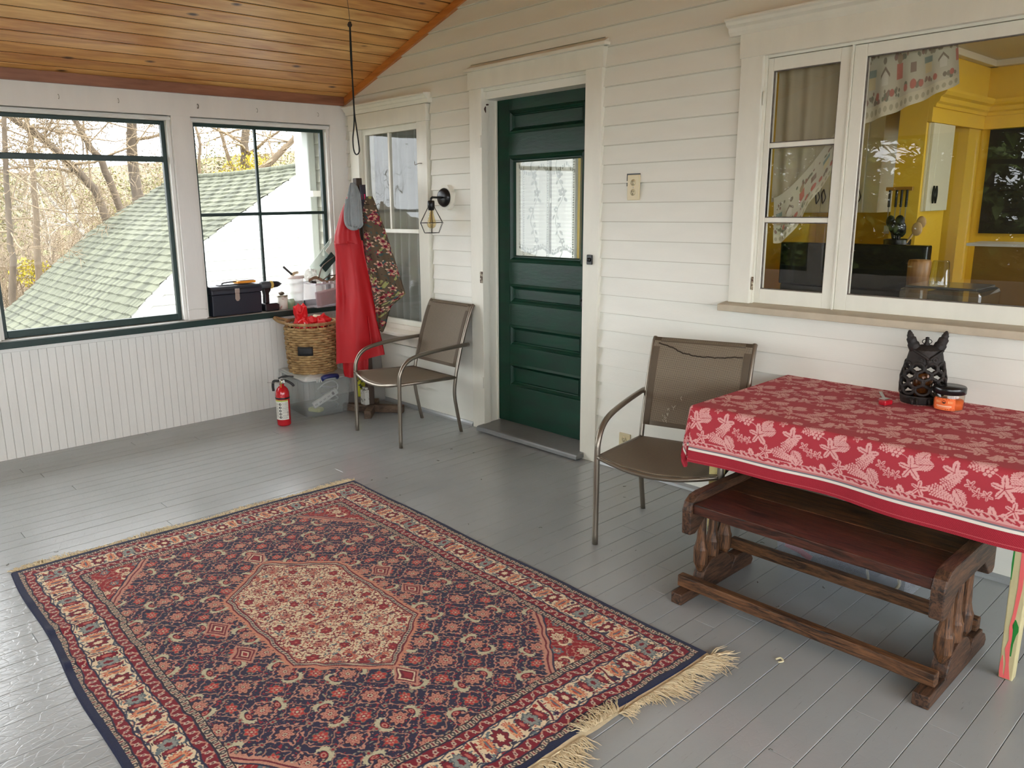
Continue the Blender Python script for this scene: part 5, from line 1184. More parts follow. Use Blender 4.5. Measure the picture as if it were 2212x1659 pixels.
def patio_chair(label, loc, rz, twin=False, s=1.0):
    t = thing('patio_chair', label, 'chair', loc, rz)
    kw = dict(parent=t, world=False)
    def bk(z): # y of the back tube at height z
        return {True: 0}.get(False, 0)
    for sg in (-1, 1):
        m = MB(); X = .252*sg
        m.tube(arc([(X, -.25, .0), (X, -.248, .2), (X, -.246, .38), (X, -.235, .455), (X*.995, -.195, .51), (X*.99, -.12, .540), (X*.985, .02, .556), (X*.985, .16, .563), (X*.985, .285, .566)]), .0125, 10)
        m.build('front_leg_and_arm', M_frame, **kw)
        m = MB(); X2 = .222*sg
        m.tube(arc([(X2*.975, .240, .0), (X2*.98, .212, .12), (X2*.985, .190, .25), (X2, .196, .35), (X2, .218, .45), (X2, .262, .60), (X2, .305, .72), (X2, .335, .785), (X2, .352, .806)]), .0115, 10)
        m.build('rear_leg_and_back_tube', M_frame, **kw)
        m = MB(); m.tube([(.246*sg, -.246, .385), (.236*sg, 0, .372), (.222*sg, .196, .362)], .011, 8); m.build('seat_rail', M_frame, **kw)
        m = MB(); m.tube([(.248*sg, .262, .561), (.222*sg, .252, .563)], .006, 6); m.build('arm_bolt', M_frame, **kw)
    m = MB(); m.tube(arc([(-.246, -.246, .388), (-.17, -.262, .372), (-.085, -.272, .358), (0, -.275, .354), (.085, -.272, .358), (.17, -.262, .372), (.246, -.246, .388)]), .013, 10, flat=.8); m.build('front_rail', M_frame, **kw)
    m = MB(); m.tube([(-.222, .345, .798), (.222, .345, .798)], .009, 8); m.build('top_rail', M_frame, **kw)
    m = MB(); m.tube([(-.222, .197, .36), (.222, .197, .36)], .009, 8); m.build('rear_rail', M_frame, **kw)
    by = lambda z: np.interp(z, [.40, .45, .60, .72, .785, .806], [.204, .216, .258, .300, .330, .348])
    def fb(u, v): z = .425+v*.385; return ((u-.5)*.436, float(by(z))+.012*math.sin(u*PI)*math.sin(v*PI)-.008, z)
    m = MB(); m.grid(fb, 20, 20); sb = m.build('backrest_sling', M_sling, solid=.0025, **kw)
    m = MB()
    for u0, u1, v0, v1 in ((.0, .07, 0, 1), (.93, 1, 0, 1), (.07, .93, 0, .05), (.07, .93, .95, 1.0)):
        m.grid(lambda a, b, u0=u0, u1=u1, v0=v0, v1=v1: tuple(Vector(fb(u0+a*(u1-u0), v0+b*(v1-v0)))+Vector((0, -.0022, 0))), 8, 8)
    m.build('sling_hem', M_hemm, parent=sb, world=False, solid=.0008)
    def fs(u, v): y = -.262+v*.456; wz = .246-.024*v; sag = .030*(1-v)*(1-(2*u-1)**2)+.012*math.sin(u*PI)*math.sin(v*PI); return ((u*2-1)*wz, y-.012*(1-v)*(1-(2*u-1)**2), .396-.028*v-sag)
    m = MB(); m.grid(fs, 24, 20); m.build('seat_sling', M_sling2, solid=.0025, **kw)
    if twin:
        m = MB()
        pts = [(.05, .93), (.12, .925), (.2, .90), (.28, .86), (.36, .835), (.45, .82), (.55, .82), (.65, .825), (.75, .83), (.85, .85), (.95, .855)]
        rn_ = random.Random(1); m.tube([tuple(Vector(fb(a, b+rn_.gauss(0, .004)))+Vector((0, -.004, 0))) for a, b in [(p[0]+(q[0]-p[0])*k/4, p[1]+(q[1]-p[1])*k/4) for p, q in zip(pts[:-1], pts[1:]) for k in range(4)]], .0028, 5); m.build('wavy_seam', mat('dark_thread', c(50, 40, 28), .9), parent=sb, world=False)
        m = MB()
        for (a, b, w, h, n_) in ((.22, .10, .012, .03, 5), (.25, .17, .010, .05, 6), (.30, .21, .010, .02, 4), (.37, .33, .005, .03, 3), (.24, .05, .016, .01, 4)):
            for k in range(n_):
                aa, bb = a+rn_.gauss(0, w), b+rn_.gauss(0, h*.6); l_ = rn_.uniform(.01, .03); q_ = rn_.gauss(0, .6)
                m.tube([tuple(Vector(fb(aa, bb))+Vector((0, -.0032, 0))), tuple(Vector(fb(aa+l_*math.sin(q_), bb+l_))+Vector((0, -.0032, 0)))], .0012, 4)
        m.build('paint_smear', mat('dried_white_paint', c(190, 184, 168), .9), parent=sb, world=False)
    return t
patio_chair('taupe mesh patio chair standing against the wall left of the green door', (1.195, -.392, 0), math.radians(-3))
ca_ = math.radians(16); o_ = Vector((3.093, -.869, 0))+Vector((math.cos(ca_), math.sin(ca_), 0))*.252+Vector((-math.sin(ca_), math.cos(ca_), 0))*.25
patio_chair('taupe mesh patio chair with a wavy seam, angled beside the red-clothed table', tuple(o_), ca_, True)
# ================================================================ corner: coat rack and clothes
M_dkw = wood('dark_rack_wood', c(36, 26, 22), c(78, 62, 50), 1.5, 'z', .6, 9, False, 0, .2)
cr = thing('coat_rack', 'dark wooden coat rack post with crossed feet behind the left patio chair', 'coat rack', (.615, -.305, 0))
m = MB(); m.bar((.615, -.305, .06), (.592, -.318, 1.605), .045, .045, upv=(1, 0, 0)); m.build('post', M_dkw, cr, bevel=.004)
for i, (a, b) in enumerate((((.752, -.425, .028), (.49, -.17, .028)), ((.80, -.155, .030), (.44, -.415, .030)))):
    m = MB(); m.bar(a, b, .048, .055 if i == 0 else .052); m.build('foot', wood('rack_foot_wood_%d' % i, c(52, 38, 30), c(104, 84, 66), 1.5, 'x', .7, 9, False, 0, .2), cr, bevel=.004)
for i, a in enumerate((.3, 1.9, 3.4, 5.0)):
    m = MB(); p = Vector((.594, -.317, 1.50)); d = Vector((math.cos(a), math.sin(a), 0)); m.tube(arc([p, p+d*.035+Vector((0, 0, .005)), p+d*.05+Vector((0, 0, .045))]), .007, 6); m.build('peg', M_dkw, cr)
E3 = Vector((.62, .78, 0)).normalized(); N3 = Vector((.78, -.62, 0)).normalized(); B3 = Vector((.62, -.30, 0))
def garment(name, rows, mtl, parent, off, D, nfold, amp, seed, pat=None, hem=None, nz=70, nf=140, top_pinch=.3):
    zs = [r[0] for r in rows][::-1]; Ls = [r[1] for r in rows][::-1]; Rs = [r[2] for r in rows][::-1]
    z0, z1 = zs[0], zs[-1]; rn = np.random.RandomState(seed); ph = rn.uniform(0, 6.28, 6)
    V, PH = np.meshgrid(np.linspace(0, 1, nz), np.linspace(0, 2*PI, nf), indexing='ij')
    Z = z0+(z1-z0)*V; L = np.interp(Z, zs, Ls); R = np.interp(Z, zs, Rs)
    grow_ = np.clip((z1-Z)/(z1-z0)*1.5+top_pinch, 0, 1)
    f = amp*grow_*(np.sin(nfold*PH+ph[0]+.8*np.sin(Z*5+ph[3]))+.5*np.sin((nfold*1.7)*PH+ph[1]+Z*3)+.16*np.sin(nfold*3.1*PH+ph[2]-Z*6))
    mid, hf = (L+R)/2, (R-L)/2
    Uu = mid+hf*np.cos(PH)*(1+.0*f); De = (D*np.sin(PH)*(.35+.65*grow_)+f)
    if hem is not None: Z = Z+hem(np.cos(PH))*np.clip(1-V*4, 0, 1)
    P = np.stack([B3.x+E3.x*Uu+N3.x*(off+De), B3.y+E3.y*Uu+N3.y*(off+De), Z], -1)
    if pat is None:
        mb = MB(); mb.v = [tuple(q) for q in P.reshape(-1, 3)]
        for j in range(nz-1):
            for i in range(nf-1):
                a = j*nf+i; mb.f.append([a, a+nf, a+nf+1, a+1]); mb.mi.append(0); mb.sm.append(True)
        return mb.build(name, mtl, parent)
    return colgrid(name, P, pat(PH/(2*PI)*(hf*4), Z, PH), mtl, parent)
M_red = mat('red_raincoat_cloth', c(182, 6, 20), .6, var=.1, vscale=5, bump=.08, bscale=30)
rd = thing('red_dress', 'long bright red garment hanging on the left of the coat rack', 'clothes', (.55, -.42, .3))
garment('skirt', [(1.20, -.195, -.005), (1.12, -.19, .002), (.96, -.195, .025), (.80, -.20, .05), (.67, -.208, .07), (.50, -.216, .098), (.40, -.222, .112)], M_red, rd, .085, .055, 3, .022, 3, hem=lambda q: .03*q-.0, top_pinch=.25)
garment('bodice', [(1.485, -.098, -.075), (1.45, -.112, -.045), (1.38, -.145, -.03), (1.30, -.172, -.028), (1.24, -.19, -.024), (1.18, -.197, -.012)], M_red, rd, .075, .05, 4, .008, 4, top_pinch=.1)
garment('lining', [(.46, -.178, -.0), (.38, -.18, -.002), (.30, -.176, -.006), (.275, -.17, -.02)], M_red, rd, .06, .035, 4, .008, 7)
m = MB(); m.tube([tuple(B3+E3*(-.192+.16*k/8)+N3*(.085+.062*math.sin(PI*(.06+.9*k/8)))+Vector((0, 0, 1.185-.004*math.sin(k)))) for k in range(9)], .004, 5, flat=.6); m.build('waist_seam', M_red, rd)
m = MB(); m.tube([tuple(B3+E3*(.012+.003*k)+N3*(.135+.001*k)+Vector((0, 0, .70-.035*k))) for k in range(7)], .005, 5); m.build('pocket_welt', M_red, rd)
def floralpat(a, z, PH):
    col = np.zeros(a.shape+(3,)); col[:] = C_(92, 78, 62); rn = np.random.RandomState(9)
    A2 = a
    for _ in range(330):
        x, y = rn.uniform(0, .56), rn.uniform(.55, 1.5); r = rn.uniform(.016, .030); th = np.arctan2(z-y, A2-x); k = np.hypot(A2-x, z-y)
        t_ = rn.randint(4); p = k < r*(.70+.30*np.cos(th*5+x*50))
        if t_ < 2: col[p] = C_(206, 178, 150); col[p & (k < r*.62)] = C_(178, 120, 108); col[p & (k < r*.36)] = C_(112, 24, 44)
        elif t_ == 2: col[p] = C_(130, 30, 58); col[p & (k < r*.4)] = C_(200, 150, 120)
        else: l = (np.abs((A2-x)*.8+(z-y)*.6) < .006) & (k < r); col[l] = C_(150, 152, 96)
    w = vnoise(a*90, z*90, 4); col[(w > .83)] = C_(60, 84, 84); col[w < .12] = C_(58, 48, 42)
    return col
fj = thing('floral_jacket', 'brown jacket printed with cream and maroon flowers hanging on the coat rack', 'clothes', (.68, -.28, .6))
garment('jacket', [(1.485, .022, .070), (1.45, .01, .085), (1.38, .0, .107), (1.29, .0, .138), (1.20, -.002, .165), (1.0, .018, .222), (.90, .034, .250), (.84, .045, .266), (.81, .05, .235), (.76, .056, .170), (.70, .06, .145), (.63, .064, .128), (.585, .09, .108)], patmat('printed_cotton', .75), fj, .065, .045, 4, .010, 11, pat=floralpat, nz=420, nf=360)
M_knit = mat('grey_knit', c(150, 156, 158), .95, bump=.7, bscale=70, var=.15, vscale=14)
kh = thing('grey_knit_hat', 'grey ribbed knit hat hanging at the top of the coat rack', 'hat', (.58, -.36, 1.3))
garment('knit_body', [(1.572, -.066, -.036), (1.55, -.075, -.022), (1.50, -.088, -.004), (1.42, -.098, .002), (1.34, -.103, .006), (1.305, -.098, .008), (1.285, -.085, -.008), (1.272, -.065, -.035)], M_knit, kh, .125, .032, 7, .004, 5, top_pinch=1)
m = MB(); m.tube(arc([tuple(B3+E3*a+N3*(.135+b)+Vector((0, 0, z))) for a, b, z in ((-.09, .0, 1.47), (-.102, .01, 1.40), (-.104, .012, 1.33), (-.09, .014, 1.295), (-.06, .016, 1.28), (-.03, .016, 1.285))]), .012, 8); m.build('rolled_brim', M_knit, kh)
sc_o = thing('dark_scarf', 'dark strap with a pink stripe hanging between the grey hat and the floral jacket', 'scarf', (.6, -.3, 1.2))
m = MB(); m.grid(lambda u, v: tuple(B3+E3*(-.012+.036*u+.012*v)+N3*(.055+.012*math.sin(u*PI)+.004*math.sin(v*9))+Vector((0, 0, 1.56-.40*v))), 8, 24); m.build('strap', mat('dark_patterned_cloth', c(62, 58, 70), .8, var=.5, vscale=30), sc_o, solid=.004)
m = MB(); m.grid(lambda u, v: tuple(B3+E3*(.000+.022*u)+N3*(.070)+Vector((0, 0, 1.50-.035*v))), 4, 4); m.build('pink_stripe', mat('hot_pink_cloth', c(214, 40, 100), .7), sc_o, solid=.002)
# ---------------------------------------------------------------- clear storage bin on the floor with lid and blue latch
M_clear = plastic_clear('cloudy_clear_plastic', c(206, 210, 206), .24, .25); M_lid = plastic_clear('milky_lid_plastic', c(214, 216, 210), .78, .3)
bn = thing('storage_bin', 'large clear plastic storage bin with blue latch under the wicker basket', 'storage bin', (.27, -.52, 0), math.radians(-5))
def lb(x, y, z): return (x, y, z)
BW, BD, BH = .215, .165, .262
def rbox(mb, hx0, hy0, z0, hx1, hy1, z1, r=.025, n=5, bottom=True, top=False):
    def ringp(hx, hy, z):
        o = []
        for (sx, sy, a0) in ((1, 1, 0), (-1, 1, PI/2), (-1, -1, PI), (1, -1, 3*PI/2)):
            for k in range(n): a = a0+PI/2*k/(n-1); o.append((sx*(hx-r)+r*math.cos(a), sy*(hy-r)+r*math.sin(a), z))
        return o
    A = ringp(hx0, hy0, z0); B = ringp(hx1, hy1, z1); k = len(A)
    mb.add(A+B, [(i, (i+1) % k, k+(i+1) % k, k+i) for i in range(k)]+([tuple(reversed(range(k)))] if bottom else [])+([tuple(range(k, 2*k))] if top else []), 0, True)
bn.location = (.265, -.530, 0); bn.rotation_euler = (0, 0, math.radians(-7)); WM[bn.name] = Matrix.Translation((.265, -.530, 0)) @ Matrix.Rotation(math.radians(-7), 4, 'Z')
m = MB(); rbox(m, BW-.012, BD-.008, .004, BW+.008, BD+.006, BH); m.build('body', M_clear, bn, world=False, solid=.002)
m = MB(); rbox(m, BW+.028, BD+.018, BH, BW+.030, BD+.020, BH+.014, top=True); rbox(m, BW+.012, BD+.006, BH+.014, BW+.010, BD+.004, BH+.022, top=True, bottom=False); m.build('lid', M_lid, bn, world=False)
m = MB(); m.tube(arc([(BW+.030, -.055, BH+.006), (BW+.045, -.05, BH+.022), (BW+.052, 0, BH+.028), (BW+.045, .05, BH+.022), (BW+.030, .055, BH+.006)]), .012, 8, flat=1.4); m.build('latch_handle', mat('navy_plastic', c(28, 40, 96), .35), bn, world=False)
for y in (-.10, -.085, -.07): m = MB(); m.box((BW+.03, y, BH-.01), (BW+.038, y+.008, BH+.012)); m.build('latch_rib', M_lid, bn, world=False)
ps = thing('power_strip', 'white power strip lying tilted inside the clear storage bin', 'power strip', (.40, -.53, .1))
Rm = Matrix.Translation((.432, -.560, .115)) @ Matrix.Rotation(math.radians(80), 4, 'Z') @ Matrix.Rotation(math.radians(-26), 4, 'Y')
m = MB(); m.box((-.10, -.012, -.022), (.10, .012, .022), M=Rm); m.build('housing', mat('white_plastic', c(228, 228, 222), .35), ps, bevel=.004)
m = MB()
for k in range(4): m.box((-.085+k*.035, -.0128, -.006), (-.081+k*.035, -.0121, .004), M=Rm); m.box((-.075+k*.035, -.0128, -.006), (-.071+k*.035, -.0121, .004), M=Rm)
m.build('sockets', M_black, ps)
m = MB(); m.box((.055, -.0135, -.010), (.072, -.0121, .012), M=Rm); m.build('switch', mat('grey_switch', c(90, 92, 92), .4), ps)
m = MB(); m.tube(arc([tuple(Rm @ Vector(q)) for q in ((.10, 0, 0), (.125, 0, .03), (.11, .0, .075), (.05, .01, .09), (-.02, .02, .075))]), .0045, 6); m.build('cable', mat('white_cable', c(226, 226, 220), .4), ps)
co = MB(); co.tube([(.30+.075*math.cos(a*.5), -.44+.05*math.sin(a*.5), .02+.004*a) for a in range(40)], .005, 6); co = co.build('coiled_cord', mat('grey_cord', c(190, 192, 190), .5)); prop(co, 'pale coiled cord on the bottom of the clear storage bin', 'cord')
yc = MB(); yc.cbox((.37, -.60, .03), (.10, .06, .03), Matrix.Rotation(.4, 4, 'Z')); yc = yc.build('yellow_pouch', mat('pale_yellow_plastic', c(206, 206, 130), .5), bevel=.01); prop(yc, 'pale yellow pouch under the power strip in the clear bin', 'pouch')
# ---------------------------------------------------------------- wicker basket
M_wick = mat('seagrass', c(190, 158, 108), .7, var=.35, vscale=22, bump=.4, bscale=120, col2=c(134, 102, 62))
bk = thing('wicker_basket', 'round woven wicker basket with two handles full of red tissue paper', 'basket', (.25, -.535, .285))
BC = (.25, -.535); BZ0, BZ1 = .287, .625
def brad(z): t = (z-BZ0)/(BZ1-BZ0); return .156+.018*t+.004*math.sin(t*PI)
m = MB(); rows_ = 19; ns = 26
for r_ in range(rows_):
    z = BZ0+.006+(BZ1-.03-BZ0)*r_/(rows_-1); pts = []; K = ns*4
    for k in range(K):
        th = 2*PI*k/K; w = math.cos(th*ns/2+(PI if r_ % 2 else 0)); rr = brad(z)+.0075*w
        pts.append((BC[0]+rr*math.cos(th), BC[1]+rr*math.sin(th), z+.0012*math.sin(k*1.7+r_)))
    m.tube(pts, .0100, 6, closed=True)
m.build('woven_wall', M_wick, bk)
m = MB(); m.tube([(BC[0]+(brad(BZ1)+.003)*math.cos(2*PI*k/60), BC[1]+(brad(BZ1)+.003)*math.sin(2*PI*k/60), BZ1+.008) for k in range(60)], .010, 8, closed=True)
for k in range(90):
    th = 2*PI*k/90; p = Vector((BC[0]+(brad(BZ1)+.003)*math.cos(th), BC[1]+(brad(BZ1)+.003)*math.sin(th), BZ1+.008)); d = Vector((math.cos(th), math.sin(th), 0)); tt = Vector((-math.sin(th), math.cos(th), 0))
    m.tube([p+(d*math.cos(a)+Vector((0, 0, 1))*math.sin(a))*.0105+tt*.002*a for a in (0, 1.57, 3.14, 4.7)], .0028, 4, caps=False)
for k in range(26):
    th = 2*PI*k/26; r_ = brad(BZ1); m.tube([(BC[0]+r_*math.cos(th), BC[1]+r_*math.sin(th), BZ1-.03), (BC[0]+r_*math.cos(th), BC[1]+r_*math.sin(th), BZ1+.006)], .003, 5)
m.build('rim', M_wick, bk)
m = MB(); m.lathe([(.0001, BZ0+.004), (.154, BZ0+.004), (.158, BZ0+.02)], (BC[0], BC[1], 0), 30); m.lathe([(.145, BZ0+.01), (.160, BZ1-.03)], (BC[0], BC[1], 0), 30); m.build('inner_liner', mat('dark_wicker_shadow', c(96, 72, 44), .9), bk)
for sg, lab in ((-1, 'a'), (1, 'b')):
    ax = Vector((-.62, -.78, 0)).normalized()*(1 if sg < 0 else -1); px = Vector((-ax.y, ax.x, 0)); c0 = Vector((BC[0], BC[1], BZ1+.008))+ax*brad(BZ1)
    m = MB(); P_ = arc([c0-px*.075-ax*.02, c0-px*.06+ax*.035+Vector((0, 0, .015)), c0-px*.02+ax*.07+Vector((0, 0, .030)), c0+px*.02+ax*.07+Vector((0, 0, .030)), c0+px*.06+ax*.035+Vector((0, 0, .015)), c0+px*.075-ax*.02])
    m.tube(P_, .010, 8)
    for i in range(0, len(P_)-1):
        q = P_[i]; m.tube([q+Vector((0, 0, 1))*.0105*math.sin(a)+ax*.0105*math.cos(a) for a in (0, 1.57, 3.14, 4.71, 6.28)], .0028, 4, caps=False)
    m.build('handle', M_wick, bk)
th = math.atan2(-.62, .78)-.10; d = Vector((math.cos(th), math.sin(th), 0)); tt = Vector((-d.y, d.x, 0)); p0 = Vector((BC[0], BC[1], .455))+d*(brad(.455)+.024)
m = MB(); m.grid(lambda u, v: tuple(p0+tt*(u-.5)*.105-d*.5*((u-.5)*.105)**2/.17+Vector((0, 0, (v-.5)*.062))), 8, 3); m.build('chalk_label', mat('black_chalkboard', c(22, 24, 28), .6), bk, solid=.004)
# crumpled tissue paper and scraps in the basket
M_tis = mat('red_tissue_paper', c(226, 26, 34), .55, var=.15, vscale=9)
def crumple(name, ctr, size, seed, matl, label, cat, n=9, sharp=1.0, group=None):
    rn = np.random.RandomState(seed); mb = MB(); v = []; m1, m2 = n, n*2
    for j in range(m1+1):
        for i in range(m2):
            a, b = 2*PI*i/m2, PI*j/m1; r = 1+sharp*(.55*mnoise.noise((math.cos(a)*math.sin(b)*1.7+seed, math.sin(a)*math.sin(b)*1.7, math.cos(b)*1.7)))+rn.uniform(-.16, .16)*sharp*(0 < j < m1)
            v.append((ctr[0]+size[0]*r*math.cos(a)*math.sin(b), ctr[1]+size[1]*r*math.sin(a)*math.sin(b), ctr[2]+size[2]*r*math.cos(b)))
    f = [(j*m2+i, (j+1)*m2+i, (j+1)*m2+(i+1) % m2, j*m2+(i+1) % m2) for j in range(m1) for i in range(m2)]
    mb.add(v, f); o = mb.build(name, matl); prop(o, label, cat, group); return o
crumple('tissue_paper', (.235, -.60, .665), (.055, .05, .085), 3, M_tis, 'tall crumpled sheet of red tissue paper at the left in the wicker basket', 'paper', 8, 1.3)
crumple('tissue_paper', (.30, -.585, .625), (.06, .075, .05), 8, M_tis, 'flattened red tissue paper at the front of the wicker basket', 'paper', 8, 1.3)
crumple('tissue_paper', (.32, -.50, .632), (.055, .06, .045), 15, M_tis, 'crumpled red tissue paper at the right in the wicker basket', 'paper', 8, 1.4)
crumple('white_tissue', (.31, -.63, .62), (.03, .02, .035), 21, mat('white_tissue_paper', c(240, 214, 214), .6), 'small white crumpled tissue between the red sheets', 'paper', 6, 1.4)
for i, (p, s_, rz, rx, cc, lab) in enumerate((((.25, -.47, .665), (.085, .03, .006), .5, .5, (214, 200, 166), 'tan paper strip standing at the back of the wicker basket'), ((.27, -.435, .650), (.05, .04, .006), 1.1, -.7, (140, 84, 60), 'brown cardboard scrap at the back of the wicker basket'), ((.30, -.42, .645), (.045, .035, .005), 2.0, .8, (96, 56, 44), 'dark brown scrap at the right edge of the wicker basket'))):
    m = MB(); m.cbox(p, s_, Matrix.Rotation(rz, 4, 'Z') @ Matrix.Rotation(rx, 4, 'X')); o = m.build('paper_scrap', mat('scrap_%d' % i, c(*cc), .7)); prop(o, lab, 'scrap')
# ---------------------------------------------------------------- fire extinguisher
fe = thing('fire_extinguisher', 'small red fire extinguisher with black handle standing beside the clear bin', 'fire extinguisher', (.470, -.905, 0))
FX, FY = .470, -.905; R_ = .046
m = MB(); m.lathe([(.0001, 0), (.040, 0), (.044, .004), (R_, .012), (R_, .205), (.044, .228), (.036, .248), (.024, .262), (.015, .268), (.015, .282), (.0001, .282)], (FX, FY, 0), 28); m.build('cylinder', mat('red_enamel', c(190, 20, 34), .22, coat=.5), fe)
m = MB(); m.lathe([(R_+.001, .183), (R_+.0025, .185), (R_+.0025, .192), (R_+.001, .194)], (FX, FY, 0), 28); m.build('band', M_black, fe)
m = MB(); m.lathe([(.012, .282), (.014, .284), (.014, .31), (.0001, .312)], (FX, FY, 0), 14); m.cbox((FX+.005, FY+.004, .298), (.03, .014, .02), Matrix.Rotation(.9, 4, 'Z')); m.build('valve', M_steel, fe)
dv = Vector((.55, .83, 0)).normalized()
b0 = Vector((FX, FY, 0))
m = MB(); m.bar(b0-dv*.018+Vector((0, 0, .322)), b0+dv*.075+Vector((0, 0, .330)), .016, .006); m.tube(arc([b0-dv*.02+Vector((0, 0, .318)), b0+dv*.02+Vector((0, 0, .332)), b0+dv*.08+Vector((0, 0, .326))]), .006, 6); m.build('lever', M_black, fe, bevel=.002)
m = MB(); m.tube(arc([b0-dv*.01+Vector((0, 0, .305)), b0+dv*.03+Vector((0, 0, .300)), b0+dv*.065+Vector((0, 0, .278)), b0+dv*.078+Vector((0, 0, .262))]), .008, 8); m.build('carry_handle', M_black, fe)
m = MB(); m.tube(arc([b0-dv*.015+Vector((0, 0, .30)), b0-dv*.05+Vector((0, 0, .30)), b0-dv*.058+Vector((0, 0, .27)), b0-dv*.056+Vector((0, 0, .235))]), .009, 8); m.build('hose', M_black, fe)
m = MB(); m.cbox((FX+.014, FY-.012, .283), (.014, .003, .045), Matrix.Rotation(-.6, 4, 'Z')); m.build('yellow_tag', mat('yellow_tag', c(190, 190, 60), .5), fe)
m = MB(); m.tube(arc([b0-dv*.0+Vector((.01, -.01, .29)), b0-dv*.04+Vector((.01, -.01, .291)), b0-dv*.09+Vector((.012, -.01, .297))]), .0012, 4); m.build('pull_wire', mat('wire', c(160, 150, 140), .4, .6), fe)
# label wrapped on the cylinder with printed blocks
na_, nb_ = 150, 160; A1, Bz = np.meshgrid(np.linspace(-1.15, 1.0, na_), np.linspace(.045, .178, nb_)); th0 = math.atan2(-.62, .78)-.03
lc_ = np.zeros(A1.shape+(3,)); lc_[:] = C_(228, 226, 216)
rn = np.random.RandomState(2)
top = Bz > .168; lc_[top] = C_(176, 190, 92)
for (a0, a1, z0, z1) in ((-1.1, -.5, .06, .16), (.1, .95, .125, .162), (.1, .95, .085, .118), (.1, .8, .052, .080)):
    g_ = (A1 > a0) & (A1 < a1) & (Bz > z0) & (Bz < z1); ln = (np.mod(Bz, .0055) < .002) & (rn.rand(*A1.shape) > .25); lc_[g_ & ln] = C_(120, 118, 118)
for k in range(5):
    z_ = .15-.022*k; d_ = np.hypot((A1+.22)*.046, (Bz-z_)); lc_[(d_ < .0085)] = C_(40, 40, 44); lc_[(d_ < .0045) & (A1 > -.25)] = C_(220, 218, 210)
lc_[(np.abs(A1-.03) < .01) | (np.abs(Bz-.122) < .0008) & (A1 > .05)] = C_(60, 60, 64); lc_[(A1 > .78) & (A1 < .92) & (Bz > .07) & (Bz < .10) & (np.mod(Bz, .003) < .0015)] = C_(30, 30, 30)
P = np.stack([FX+(R_+.0009)*np.cos(th0+A1), FY+(R_+.0009)*np.sin(th0+A1), Bz], -1)
colgrid('label', P, lc_, patmat('printed_label', .4), fe)
# ---------------------------------------------------------------- behind the chair: white paint carton, yellow sack, planks
m = MB(); m.prism([(.275, -.235), (.335, -.235), (.335, -.16), (.275, -.16)], 'z', .061, .17); m.cbox((.305, -.2, .178), (.045, .05, .016)); o = m.build('milk_carton', mat('dirty_white_card', c(190, 188, 180), .7, dirt=c(110, 110, 104), dirtscale=24, dirtth=.58), bevel=.006)
o.name = 'white_carton'; prop(o, 'dirty white carton on the crossed foot of the coat rack', 'carton')
o.location = (.30, -.125, 0)
m = MB(); m.cbox((.40, -.235, .165), (.035, .10, .19), Matrix.Rotation(.5, 4, 'Z')); o = m.build('yellow_package', mat('yellow_black_bag', c(204, 200, 40), .5, dirt=c(20, 24, 40), dirtscale=16, dirtth=.50), bevel=.012); prop(o, 'yellow and black printed package between the clear bin and the coat rack', 'package')
m = MB(); m.cbox((.42, -.10, .20), (.02, .09, .38), Matrix.Rotation(.08, 4, 'X')); o = m.build('grey_board', mat('weathered_board', c(150, 148, 142), .8, var=.2), bevel=.003); prop(o, 'grey board leaning against the wall under the small window', 'board')
# ---------------------------------------------------------------- toolbox on the sill and its neighbours
M_tool = mat('navy_black_plastic', c(30, 34, 46), .42, bump=.05, bscale=200)
tbx = thing('toolbox', 'dark navy plastic toolbox with metal latch on the window sill', 'toolbox', (-.055, -.953, .704))
TY_0, TY_1 = -1.135, -.772
m = MB(); m.prism([(-.118, .705), (.006, .705), (.012, .85), (-.122, .85)], 'y', TY_0, TY_1); m.build('body', M_tool, tbx, bevel=.006)
m = MB(); m.prism([(-.126, .8505), (.016, .8505), (.014, .882), (-.01, .905), (-.10, .908), (-.122, .885)], 'y', TY_0-.003, TY_1+.003); ld = m.build('lid', M_tool, tbx, bevel=.006)
m = MB(); m.box((-.085, -1.06, .9085), (-.025, -.85, .912)); m.tube(arc([(-.055, -1.03, .912), (-.055, -1.02, .922), (-.055, -.95, .926), (-.055, -.88, .922), (-.055, -.87, .912)]), .005, 6); m.build('top_handle', M_tool, ld, bevel=.001)
m = MB(); m.box((.0165, -.972, .855), (.021, -.938, .885)); m.prism([(-.970, .855), (-.940, .855), (-.938, .815), (-.947, .80), (-.963, .80), (-.972, .815)], 'x', .0125, .019); m.build('latch', mat('dull_nickel', c(176, 160, 150), .4, .8), tbx, bevel=.0015)
oc = thing('bit_case', 'orange drill bit case lying on the dark toolbox lid', 'case', (-.05, -.86, .91))
m = MB(); m.box((-.11, -.925, .9125), (-.025, -.79, .930)); m.build('base', mat('orange_plastic', c(232, 150, 40), .4), oc, bevel=.003)
m = MB(); m.box((-.105, -.905, .9305), (-.03, -.80, .9335)); m.build('bits', M_black, oc)
dl = thing('cordless_drill', 'black cordless drill standing on its battery beside the toolbox', 'drill', (-.03, -.70, .704))
m = MB(); m.prism([(-.745, .705), (-.645, .705), (-.64, .748), (-.66, .76), (-.75, .76), (-.752, .715)], 'x', -.055, .015); m.build('battery', mat('black_battery', c(22, 22, 26), .4, dirt=c(90, 30, 30), dirtscale=30, dirtth=.66), dl, bevel=.005)
m = MB(); m.prism([(-.745, .758), (-.705, .758), (-.705, .83), (-.69, .85), (-.690, .87), (-.752, .87), (-.742, .82)], 'x', -.040, .0); m.build('grip', M_hnd, dl, bevel=.008)
My = lambda y, z, x=-.02: Matrix.Translation((x, y, z)) @ Matrix.Rotation(-PI/2, 4, 'X')
m = MB(); m.lathe([(.0001, -.0), (.022, .0), (.028, .01), (.029, .06), (.026, .075), (.0001, .075)], M=My(-.765, .888), n=18); m.build('motor_housing', mat('grey_black_plastic', c(70, 76, 80), .4), dl)
